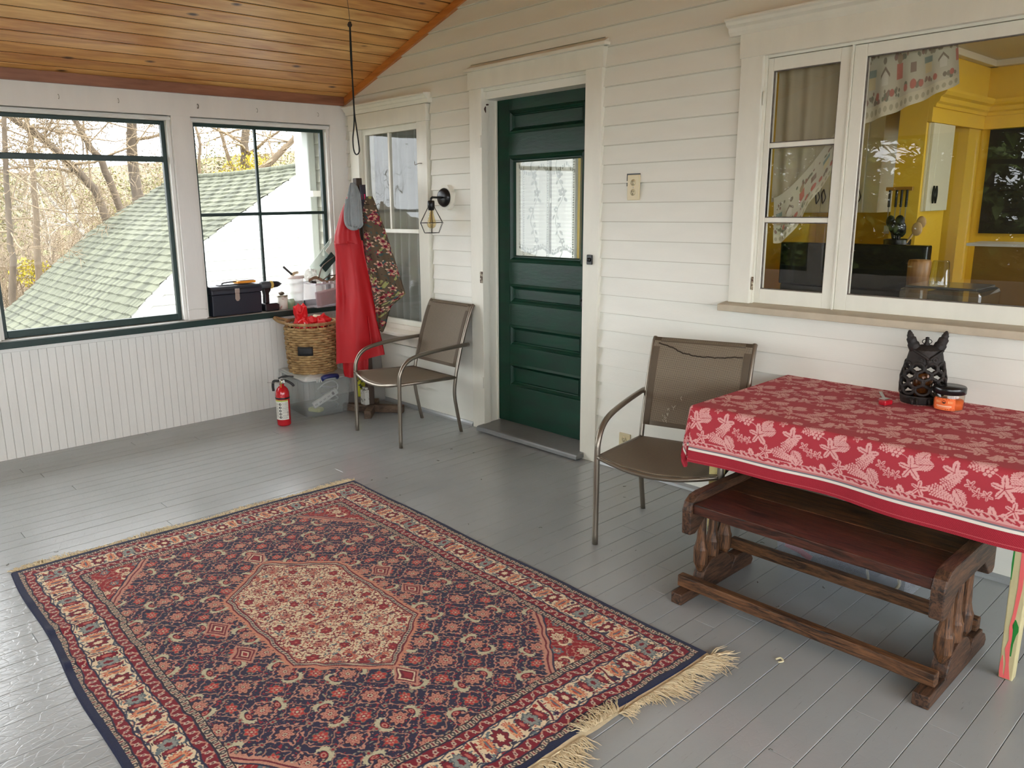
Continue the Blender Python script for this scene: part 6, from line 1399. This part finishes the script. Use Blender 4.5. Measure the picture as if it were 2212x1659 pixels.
m = MB(); m.lathe([(.027, .0), (.029, .003), (.029, .018), (.025, .021)], M=My(-.690, .888), n=18); m.build('torque_collar', mat('yellow_ring', c(220, 190, 100), .4), dl)
m = MB(); m.lathe([(.024, .0), (.025, .004), (.023, .035), (.016, .055), (.010, .06), (.003, .075), (.0001, .075)], M=My(-.669, .889), n=18); m.build('chuck', mat('dark_chuck', c(44, 46, 50), .3, .5), dl)
pc = thing('spackle_can', 'white can with rusty rim between the drill and the basket', 'can', (-.02, -.60, .704))
m = MB(); m.lathe([(.0001, .705), (.040, .705), (.040, .80), (.0001, .80)], (-.02, -.598, 0), 24); m.build('body', mat('white_can', c(222, 220, 210), .5, dirt=c(176, 120, 110), dirtscale=14, dirtth=.56), pc)
m = MB(); m.lathe([(.041, .795), (.042, .805), (.036, .808), (.0001, .806)], (-.02, -.598, 0), 24); m.build('lid', mat('dull_tin', c(150, 144, 130), .4, .7), pc)
crumple('rag', (-.02, -.60, .818), (.022, .02, .012), 5, mat('brown_rag', c(90, 76, 62), .9), 'small brown rag on top of the white can', 'rag', 6, 1)
gj = MB(); gj.lathe([(.0001, .705), (.028, .705), (.030, .76), (.024, .775), (.0001, .776)], (.005, -.545, 0), 20); gj = gj.build('green_jar', plastic_clear('green_glass', c(150, 176, 140), .7, .1)); prop(gj, 'small pale green jar beside the white can on the sill', 'jar')
M_bucket = plastic_clear('milky_tub_plastic', c(232, 234, 230), .62, .3)
tbk = thing('plastic_tub', 'tall milky plastic tub with white lid on the corner sill', 'tub', (-.045, -.475, .704))
m = MB(); m.lathe([(.0001, .7055), (.048, .7055), (.058, .918)], (-.045, -.468, 0), 26); m.build('tub_body', M_bucket, tbk)
m = MB(); m.lathe([(.062, .915), (.064, .916), (.064, .932), (.060, .936), (.0001, .937)], (-.045, -.468, 0), 26); m.build('lid', mat('white_lid', c(226, 214, 208), .4), tbk)
for i, (p, q, r, cc, lab) in enumerate((((-.03, -.50, .945), (-.055, -.555, 1.005), .010, (50, 46, 44), 'dark handled brush lying up out of the white-lidded tub'), ((-.05, -.475, .955), (-.05, -.44, .957), .012, (200, 186, 160), 'pale wooden block on the lid of the tub'))):
    m = MB(); m.bar(p, q, r*2, r*1.6); o = m.build(('paint_brush', 'wood_block')[i], mat('tubtop_%d' % i, c(*cc), .6), bevel=.004); prop(o, lab, ('brush', 'block')[i])
m = MB(); m.cbox((-.04, -.49, .950), (.03, .03, .022), Matrix.Rotation(.5, 4, 'X')); o = m.build('brush_ferrule', mat('tan_ferrule', c(196, 176, 140), .5), bevel=.003); o.name = 'wood_offcut'; prop(o, 'tan wood offcut beside the dark brush on the tub lid', 'block')
# open tote of papers on the corner sill
tt_ = thing('open_tote', 'cloudy open plastic tote heaped with things in the window corner', 'tote', (-.0, -.27, .704))
m = MB()
v = []
def tote(mb, x0, x1, y0, y1, z0, z1, fl=.012):
    A = [(x0+fl, y0+fl, z0), (x1-fl, y0+fl, z0), (x1-fl, y1-fl, z0), (x0+fl, y1-fl, z0)]; B = [(x0, y0, z1), (x1, y0, z1), (x1, y1, z1), (x0, y1, z1)]
    mb.add(A+B, [(3, 2, 1, 0)]+[(i, (i+1) % 4, 4+(i+1) % 4, 4+i) for i in range(4)])
tote(m, -.10, .14, -.41, -.12, .7055, .875); m.build('tote_body', plastic_clear('cloudy_tote', c(214, 208, 216), .3, .3), tt_, bevel=.01, solid=.003)
m = MB(); m.tube([(-.10, -.41, .878), (.14, -.41, .878), (.14, -.12, .878), (-.10, -.12, .878)], .007, 6, closed=True, smooth=False)
for y in (-.36, -.30, -.24, -.18): m.box((.138, y, .878), (.15, y+.03, .893))
m.build('tote_rim', plastic_clear('cloudy_tote_rim', c(226, 222, 228), .85, .3), tt_)
m = MB(); m.cbox((.085, -.26, .775), (.07, .21, .10), Matrix.Rotation(.12, 4, 'X')); o = m.build('cardboard_box', mat('pinkish_brown_card', c(176, 108, 96), .7, var=.15, vscale=9), bevel=.003); prop(o, 'pinkish brown cardboard box inside the cloudy tote', 'box')
m = MB(); m.cbox((.1205, -.22, .772), (.001, .06, .04), Matrix.Rotation(.12, 4, 'X')); o = m.build('printed_label', mat('pale_print', c(200, 150, 140), .7)); prop(o, 'pale printed label on the cardboard box inside the tote', 'label')
m = MB(); m.grid(lambda u, v: (.03+.05*u, -.40+.27*u, .885+.02*math.sin(u*9)+.012*math.sin(v*5)+.05*v*(.5+u*.5)), 30, 6); o = m.build('tool_belt', mat('tan_leather', c(156, 124, 100), .7, var=.2), solid=.006); prop(o, 'tan leather tool belt lying along the rim of the tote', 'tool belt')
m = MB(); m.bar((.06, -.405, .89), (.07, -.365, .883), .03, .022); o = m.build('belt_grip', M_hnd, bevel=.006); o.name = 'dark_grip'; prop(o, 'dark rubber grip hanging over the front rim of the tote', 'tool')
m = MB(); m.tube(arc([(.05, -.33, .91), (.055, -.30, .99), (.05, -.24, 1.03), (.04, -.18, 1.06)]), .010, 8, flat=.4); m.tube(arc([(.08, -.31, .90), (.09, -.27, .925), (.085, -.2, .93), (.07, -.14, .96)]), .008, 6, flat=.5); o = m.build('leather_strap', mat('dark_brown_leather', c(84, 64, 52), .6)); prop(o, 'dark leather strap looping up above the tote', 'strap')
crumple('plastic_bag', (.0, -.36, .93), (.035, .05, .05), 12, plastic_clear('clear_bag', c(226, 226, 220), .55, .3), 'crumpled clear plastic bag at the front of the tote', 'bag', 7, 1.3)
m = MB(); R_m = Matrix.Rotation(-.75, 4, 'X')
m.cbox((.0, -.21, 1.02), (.01, .14, .07), Matrix.Rotation(.72, 4, 'X')); o = m.build('green_folder', mat('dark_green_card', c(36, 62, 60), .6), bevel=.002); prop(o, 'dark green folder leaning in the tote behind the red garment', 'folder')
m = MB(); m.cbox((-.012, -.19, 1.06), (.004, .34, .16), Matrix.Rotation(.80, 4, 'X')); o = m.build('glass_sheet', plastic_clear('clear_sleeve', c(214, 226, 218), .42, .12)); prop(o, 'clear plastic sleeve leaning across the window corner', 'sleeve')
m = MB(); m.cbox((-.004, -.165, 1.105), (.006, .09, .09), Matrix.Rotation(.80, 4, 'X')); o = m.build('white_card', mat('white_card', c(226, 224, 216), .6)); prop(o, 'white card in the clear sleeve at the window corner', 'card')
# ================================================================ wall lamp, rope, table things, totes under the table
wlmp = thing('wall_lamp', 'black caged wall lamp with clear bulb on an octagonal block by the small window', 'wall lamp', (1.16, -.0, 1.36))
LX, LZ = 1.165, 1.468
m = MB(); m.prism([(LX+.072*math.cos(PI/8+k*PI/4)*.92, LZ+.084*math.sin(PI/8+k*PI/4)) for k in range(8)], 'y', -.045, -.004); m.build('mounting_block', M_trim, wlmp, bevel=.002)
Rx = lambda x, y, z: Matrix.Translation((x, y, z)) @ Matrix.Rotation(PI/2, 4, 'X')
m = MB(); m.lathe([(.0001, .0), (.058, .0), (.060, .006), (.052, .020), (.040, .026), (.0001, .027)][::1], M=Rx(LX, -.0455, LZ), n=32); m.build('backplate', mat('satin_black_metal', c(24, 24, 26), .3, .3), wlmp)
M_bm = mat('black_lamp_metal', c(20, 20, 22), .35, .3)
m = MB(); m.tube(arc([(LX, -.07, LZ), (LX, -.115, LZ+.001), (LX, -.146, LZ+.001), (LX, -.156, LZ-.008), (LX, -.157, LZ-.02)]), .007, 10); m.build('arm', M_bm, wlmp)
SX, SY, SZ = LX, -.157, LZ-.012
m = MB(); m.lathe([(.0001, -.004), (.018, -.006), (.022, -.010), (.0225, -.045), (.020, -.050), (.019, -.062), (.014, -.066), (.0001, -.066)], (SX, SY, SZ), 20); m.build('socket', M_bm, wlmp)
m = MB(); zt_, zm_, zb_ = SZ-.048, SZ-.142, SZ-.205; Rt, Rmd, Rb = .024, .080, .052
rot = .42
vt = [(SX+Rt*math.cos(rot+k*PI/3), SY+Rt*math.sin(rot+k*PI/3), zt_) for k in range(6)]; vm = [(SX+Rmd*math.cos(rot+k*PI/3), SY+Rmd*math.sin(rot+k*PI/3), zm_) for k in range(6)]; vb = [(SX+Rb*math.cos(rot+k*PI/3), SY+Rb*math.sin(rot+k*PI/3), zb_) for k in range(6)]
m = MB()
for k in range(6):
    if k % 3 != 2: pass
    m.tube([vt[k], vm[k]], .0016, 5); m.tube([vm[k], vb[k]], .0016, 5); m.tube([vm[k], vm[(k+1) % 6]], .0016, 5); m.tube([vb[k], vb[(k+1) % 6]], .0016, 5); m.tube([vt[k], vt[(k+1) % 6]], .0016, 5)
m.build('wire_cage', M_bm, wlmp)
m = MB(); m.lathe([(.012, -.064), (.014, -.085), (.022, -.115), (.029, -.138), (.030, -.152), (.024, -.168), (.012, -.176), (.0001, -.178)][::-1], (SX, SY, SZ), 24); m.build('bulb', pane('amber_bulb_glass', (.95, .86, .62, 1), .01, 1.5, 2.2), wlmp)
m = MB()
for k in range(4): a = k*PI/2; m.tube([(SX+.004*math.cos(a), SY+.004*math.sin(a), SZ-.07), (SX+.010*math.cos(a), SY+.010*math.sin(a), SZ-.14)], .0007, 4)
m.build('filament', mat('brass_filament', c(200, 160, 80), .4, .5), wlmp)
# rope on the ceiling
rp_ = thing('hanging_rope', 'black looped rope hanging from a dark knob on the pine ceiling', 'rope', (.90, -.53, 2.49))
M_rope = mat('black_rope', c(34, 38, 40), .8, bump=.5, bscale=300)
m = MB(); m.sphere((.90, -.53, 2.476), .014, 12, 8); m.lathe([(.0001, -.0), (.010, 0), (.010, .02), (.0001, .02)], (.90, -.53, 2.48), 10); m.build('knob', mat('dark_wood_knob', c(60, 46, 36), .6), rp_)
m = MB(); m.tube(arc([(.903, -.53, 2.47), (.902, -.528, 2.30), (.905, -.532, 2.12), (.905, -.530, 1.98), (.904, -.535, 1.90), (.898, -.542, 1.83), (.898, -.541, 1.77), (.903, -.533, 1.738), (.912, -.522, 1.735), (.918, -.512, 1.755), (.916, -.514, 1.80), (.910, -.522, 1.90), (.906, -.528, 1.98), (.9045, -.529, 2.12), (.900, -.533, 2.30), (.900, -.530, 2.47)], 5), .0042, 7); m.build('loop', M_rope, rp_)
m = MB(); m.tube([(.903, -.531, 2.485), (.96, -.57, 2.506), (1.09, -.665, 2.55), (1.2, -.75, 2.587)], .0014, 4); m.build('wire', mat('thin_dark_wire', c(60, 50, 40), .6), rp_)
# cup hooks along the header
for i, (y, lab) in enumerate(((-1.95, 'leftmost small hook on the white header above the wide window'), (-1.62, 'small hook on the header near the right end of the wide window'), (-1.13, 'dark cup hook on the header above the window post'), (-.72, 'small hook on the header above the four-pane window'), (-.25, 'small hook on the header nearest the room corner'))):
    m = MB(); x = .021; m.tube(arc([(x, y, 2.075), (x+.010, y, 2.075), (x+.018, y, 2.068), (x+.018, y, 2.056), (x+.010, y, 2.050), (x+.004, y, 2.054)]), .002 if i == 2 else .0014, 5); o = m.build('cup_hook', mat('hook_metal_%d' % i, c(50, 48, 44) if i == 2 else c(150, 146, 138), .5, .5)); prop(o, lab, 'hook', 'hooks on the porch header')
m = MB(); m.tube([(.0195, -1.31, .77), (.0215, -1.26, .775), (.0215, -1.20, .77), (.019, -1.178, .765)], .0012, 4); o = m.build('string', mat('white_string', c(200, 200, 190), .8)); prop(o, 'thin string tied round the foot of the window post', 'string')
# ---------------------------------------------------------------- owl lantern
TZZ = .6635
M_iron = mat('black_cast_iron', c(30, 30, 30), .65, .2, bump=.35, bscale=60, var=.25, vscale=14, col2=c(44, 34, 28))
ow = thing('owl_lantern', 'black cast iron owl shaped candle lantern on the red tablecloth', 'lantern', (4.045, -.125, TZZ), math.radians(32))
kw = dict(parent=ow, world=False)
def orad(z):  # half width, half depth of the owl at height z
    W = np.interp(z, [0, .02, .06, .10, .15, .18, .21], [.066, .070, .073, .073, .062, .056, .050]); return float(W), float(W)*.80
m = MB(); prof_ = [(z/100, ) for z in range(0, 4)]
def ringo(z, s=1): w, d = orad(z); return w*s, d*s
def shell(mb, z0, z1, n=28, k=8, th=.004):
    v = []; f = []
    zs = [z0+(z1-z0)*i/k for i in range(k+1)]
    for z in zs:
        w, d = orad(z)
        for i in range(n): a = 2*PI*i/n; v.append((w*math.cos(a), d*math.sin(a), z))
    for j in range(k):
        for i in range(n): f.append((j*n+i, j*n+(i+1) % n, (j+1)*n+(i+1) % n, (j+1)*n+i))
    mb.add(v, f, 0, True)
m = MB(); shell(m, .0, .030); shell(m, .148, .205, k=12); m.build('shell', M_iron, solid=.005, **kw)
# head top and ears
m = MB(); w, d = orad(.205); m.lathe([(w, .205), (w*.8, .214), (w*.4, .219), (.0001, .221)], (0, 0, 0), 24, sy=.8); m.build('crown', M_iron, **kw)
for sg in (-1, 1):
    m = MB(); m.tube(arc([(sg*.034, -.004, .196), (sg*.046, -.002, .222), (sg*.056, 0, .248), (sg*.061, .002, .268)]), [.021]*6+[.017]*4+[.012]*3+[.009]*2+[.006], 10); m.sphere((sg*.061, .002, .268), .006, 8, 6); m.build('ear', M_iron, **kw)
m = MB(); m.lathe([(.012, .219), (.008, .228), (.0065, .232), (.0065, .248), (.0001, .250)], (0, 0, 0), 12); m.build('finial', M_iron, **kw)
m = MB(); m.tube([(.016*math.cos(a), .0, .232+.010*math.sin(a)) for a in [k*PI/8 for k in range(16)]], .0015, 5, closed=True); m.build('ring', M_iron, **kw)
# face: brow ridges, eyes, beak
m = MB()
for sg in (-1, 1):
    yy = -.046
    m.tube(arc([(sg*.048, -.030, .203), (sg*.030, -.043, .192), (sg*.012, -.050, .180), (sg*.003, -.053, .172)]), .005, 7)
m.build('brow', M_iron, **kw)
for sg in (-1, 1):
    m = MB(); Mx = Matrix.Translation((sg*.024, -.0425, .170)) @ Matrix.Rotation(sg*.45, 4, 'Z')
    m.add([], []); m.tube([tuple(Mx @ Vector((.011*math.cos(a), 0, .011*math.sin(a)))) for a in [k*PI/7 for k in range(14)]], .0028, 6, closed=True); m.sphere(tuple(Mx @ Vector((0, .001, 0))), .006, 10, 7); m.build('eye', M_iron, **kw)
m = MB(); m.lathe([(.0001, 0), (.004, .004), (.008, .016), (.009, .026), (.0001, .030)], (0, -.052, .145), 8); m.build('beak', M_iron, **kw)
# feather loops: open scallop rings round the belly
m = MB()
for r_, z in enumerate((.135, .108, .080, .052)):
    nn = 9
    for k in range(nn):
        a0 = 2*PI*(k+.5*(r_ % 2))/nn
        pts = []
        for j in range(14):
            t_ = 2*PI*j/14; da_ = .33*math.cos(t_); zz = z+.0185*math.sin(t_)+.004; w, d = orad(zz); pts.append(((w+.001+.001*r_*0)*math.cos(a0+da_), (d+.001)*math.sin(a0+da_), zz))
        m.tube(pts, .0056, 6, closed=True)
m.build('feather_loops', M_iron, **kw)
m = MB()
for sx_ in (-.045, -.030, .012, .030):
    m.tube(arc([(sx_, -.052, .022), (sx_, -.066, .018), (sx_, -.068, .004)]), [.006]*4+[.005]*4+[.0035]*3, 7)
m.build('claws', M_iron, **kw)
am = MB(); Mo = Matrix.Translation((4.045, -.125, TZZ)); am.lathe([(.0001, .02), (.028, .02), (.034, .05), (.034, .10), (.028, .115)], n=20, M=Mo); am = am.build('votive_cup', mat('amber_mosaic_glass', c(110, 62, 20), .2, .3, var=.7, vscale=120, col2=c(60, 34, 16))); prop(am, 'amber mosaic glass candle cup inside the owl lantern', 'candle cup')
# candle jar
cj = thing('candle_jar', 'orange candle in a clear jar with black lid beside the owl lantern', 'candle', (4.135, -.158, TZZ))
JX, JY = 4.150, -.165
m = MB(); m.lathe([(.0001, .0), (.044, 0), (.049, .005), (.050, .058), (.047, .064)], (JX, JY, TZZ), 32); m.build('jar_glass', pane('candle_jar_glass', (.9, .84, .74, 1), .01, 1.5, 1.6), cj)
m = MB(); m.lathe([(.0001, .004), (.046, .004), (.047, .036), (.0001, .037)], (JX, JY, TZZ), 32); m.build('wax', mat('orange_wax', c(236, 112, 50), .5), cj)
m = MB(); m.lathe([(.051, .060), (.0535, .062), (.0535, .082), (.051, .086), (.0001, .087)], (JX, JY, TZZ), 36); m.build('lid', mat('gloss_black_lid', c(24, 24, 26), .2), cj)
na_, nb_ = 150, 80; th0 = math.atan2(-3.16, .92)-.28; A1, Bz = np.meshgrid(np.linspace(-.72, .72, na_), np.linspace(.004, .048, nb_)); lc_ = np.zeros(A1.shape+(3,)); lc_[:] = C_(236, 116, 62)
d_ = np.hypot(A1*.05, Bz-.034); lc_[d_ < .006] = C_(70, 40, 30); lc_[(d_ < .0045) & (Bz > .034)] = C_(236, 116, 62)
rn = np.random.RandomState(4)
for z_, a_ in ((.034, .4), (.034, -.4)): lc_[(np.abs(A1-a_) < .16) & (np.abs(Bz-z_) < .004) & (np.mod(A1, .09) < .045)] = C_(246, 190, 130)
lc_[(np.abs(Bz-.019) < .0022) & (np.abs(A1) < .5) & (np.mod(A1*31, 1) < .7)] = C_(250, 222, 190); lc_[(np.abs(Bz-.013) < .0012) & (np.abs(A1) < .42) & (np.mod(A1*43, 1) < .6)] = C_(246, 196, 150)
for _ in range(16): x_, z_ = rn.uniform(-.7, .7), rn.choice([.045, .008]); lc_[np.hypot((A1-x_)*.05, Bz-z_) < .0018] = C_(190, 70, 34)
colgrid('label', np.stack([JX+.0506*np.cos(th0+A1), JY+.0506*np.sin(th0+A1), TZZ+Bz], -1), lc_, patmat('orange_label', .5), cj)
# red staple-puller like clip
cp = thing('red_bottle_opener', 'small red handled metal tool lying on the tablecloth left of the owl', 'tool', (3.95, -.25, TZZ))
m = MB(); m.cbox((3.973, -.268, TZZ+.011), (.030, .046, .020), Matrix.Rotation(-.3, 4, 'Z')); m.build('grip', mat('red_plastic_grip', c(170, 20, 36), .3), cp, bevel=.006)
m = MB(); m.cbox((3.955, -.245, TZZ+.010), (.028, .034, .014), Matrix.Rotation(.5, 4, 'Z')); m.build('grip_wing', mat('dark_red_plastic', c(120, 14, 30), .3), cp, bevel=.005)
m = MB(); m.bar((3.966, -.26, TZZ+.020), (3.925, -.195, TZZ+.030), .011, .004); m.cbox((3.965, -.258, TZZ+.0225), (.022, .03, .003), Matrix.Rotation(-.3, 4, 'Z')); m.build('blade', M_steel, cp, bevel=.001)
# ---------------------------------------------------------------- clear tote of tools under the table
tu_ = thing('tool_tote', 'cloudy clear tote full of tools on the floor under the bench and table', 'tote', (3.94, -.33, 0))
m = MB(); tote(m, 3.69, 4.19, -.50, -.16, .004, .235, .022); m.build('tote_body', plastic_clear('cloudy_floor_tote', c(186, 192, 202), .30, .3), tu_, bevel=.012, solid=.003)
m = MB(); m.tube([(3.69, -.50, .238), (4.19, -.50, .238), (4.19, -.16, .238), (3.69, -.16, .238)], .008, 6, closed=True, smooth=False); m.build('tote_rim', M_lid, tu_)
crumple('tool_bag', (3.95, -.33, .085), (.17, .11, .06), 31, mat('navy_bag_cloth', c(40, 46, 62), .8), 'dark navy tool bag in the clear tote under the table', 'bag', 9, .5)
for i, (p, q, r, cc, nm, lab) in enumerate((((3.73, -.465, .085), (3.83, -.462, .055), .012, (196, 30, 44), 'pliers', 'red handled pliers in the clear tote under the table'), ((3.735, -.455, .125), (3.90, -.45, .105), .005, (190, 186, 178), 'wrench', 'pale metal wrench across the clear tote'), ((3.90, -.46, .12), (4.08, -.455, .095), .008, (150, 110, 70), 'wooden_tool_handle', 'brown wooden tool handle in the clear tote'), ((4.0, -.462, .02), (4.14, -.455, .035), .010, (60, 62, 70), 'dark_bar', 'dark metal bar low in the clear tote'))):  # the brown piece is a bare wooden handle without a head
    m = MB(); m.tube([p, tuple((Vector(p)+Vector(q))/2+Vector((0, 0, .006))), q], r, 8); o = m.build(nm, mat('tote_item_%d' % i, c(*cc), .5)); prop(o, lab, 'tool')
m = MB(); m.tube(arc([(4.05, -.478, .055), (4.045, -.48, .10), (4.07, -.48, .11), (4.11, -.48, .10), (4.13, -.48, .112)]), .005, 6); m.tube(arc([(4.14, -.478, .045), (4.155, -.48, .075), (4.15, -.48, .10)]), .006, 6); o = m.build('rope_end', mat('cream_rope', c(200, 190, 160), .8)); prop(o, 'cream rope pieces inside the right end of the clear tote', 'rope')
m = MB(); m.box((3.66, -.15, .0), (3.98, -.045, .375)); o = m.build('white_carton_box', mat('white_carton_card', c(206, 204, 196), .7), bevel=.004); prop(o, 'white carton standing against the wall under the table', 'box')
m = MB(); m.box((3.60, -.345, .245), (3.86, -.19, .262)); o = m.build('white_lid_sheet', mat('pale_plastic_sheet', c(210, 212, 212), .5), bevel=.004); o.name = 'pale_plastic_lid'; prop(o, 'pale plastic lid resting on the tool tote behind the bench', 'lid')  # a loose lid, drawn as a thin slab
m = MB(); m.box((4.19, -.605, .3745), (4.39, -.50, .3785)); o = m.build('paper_sheet', mat('white_paper', c(200, 198, 196), .6)); prop(o, 'white sheet lying on the back of the dark bench', 'paper')
# crumbs on the floor
m = MB(); m.tube(arc([(4.035, -1.13, .004), (4.045, -1.118, .008), (4.056, -1.124, .004), (4.048, -1.138, .003)]), .003, 5); o = m.build('dried_leaf', mat('dry_leaf', c(206, 196, 160), .8)); prop(o, 'small curled scrap on the floor in front of the bench', 'scrap')
rnd = random.Random(77)
m = MB()
for _ in range(60):
    x, y = rnd.uniform(1.5, 5.0), rnd.uniform(-3.0, -.2); a = rnd.uniform(0, 6.28); l_ = rnd.uniform(.003, .012)
    if 1.6 < x < 3.95 and -2.95 < y < -1.15: continue
    m.tube([(x, y, .0022), (x+l_*math.cos(a), y+l_*math.sin(a), .003), (x+l_*math.cos(a+.5)*1.6, y+l_*math.sin(a+.5)*1.6, .002)], rnd.uniform(.0006, .0014), 4)
o = m.build('floor_crumbs', mat('brown_crumbs', c(80, 76, 66), .9)); prop(o, 'tiny crumbs and fibres scattered over the grey floor', 'crumbs', kind='stuff')
# pond, woods etc. carry their kinds already
for o in list(scn.objects):
    if o.name.split('.')[0] in ('underbrush', 'distant_woods', 'budding_foliage', 'distant_foliage', 'pond_water'): o['kind'] = 'stuff'
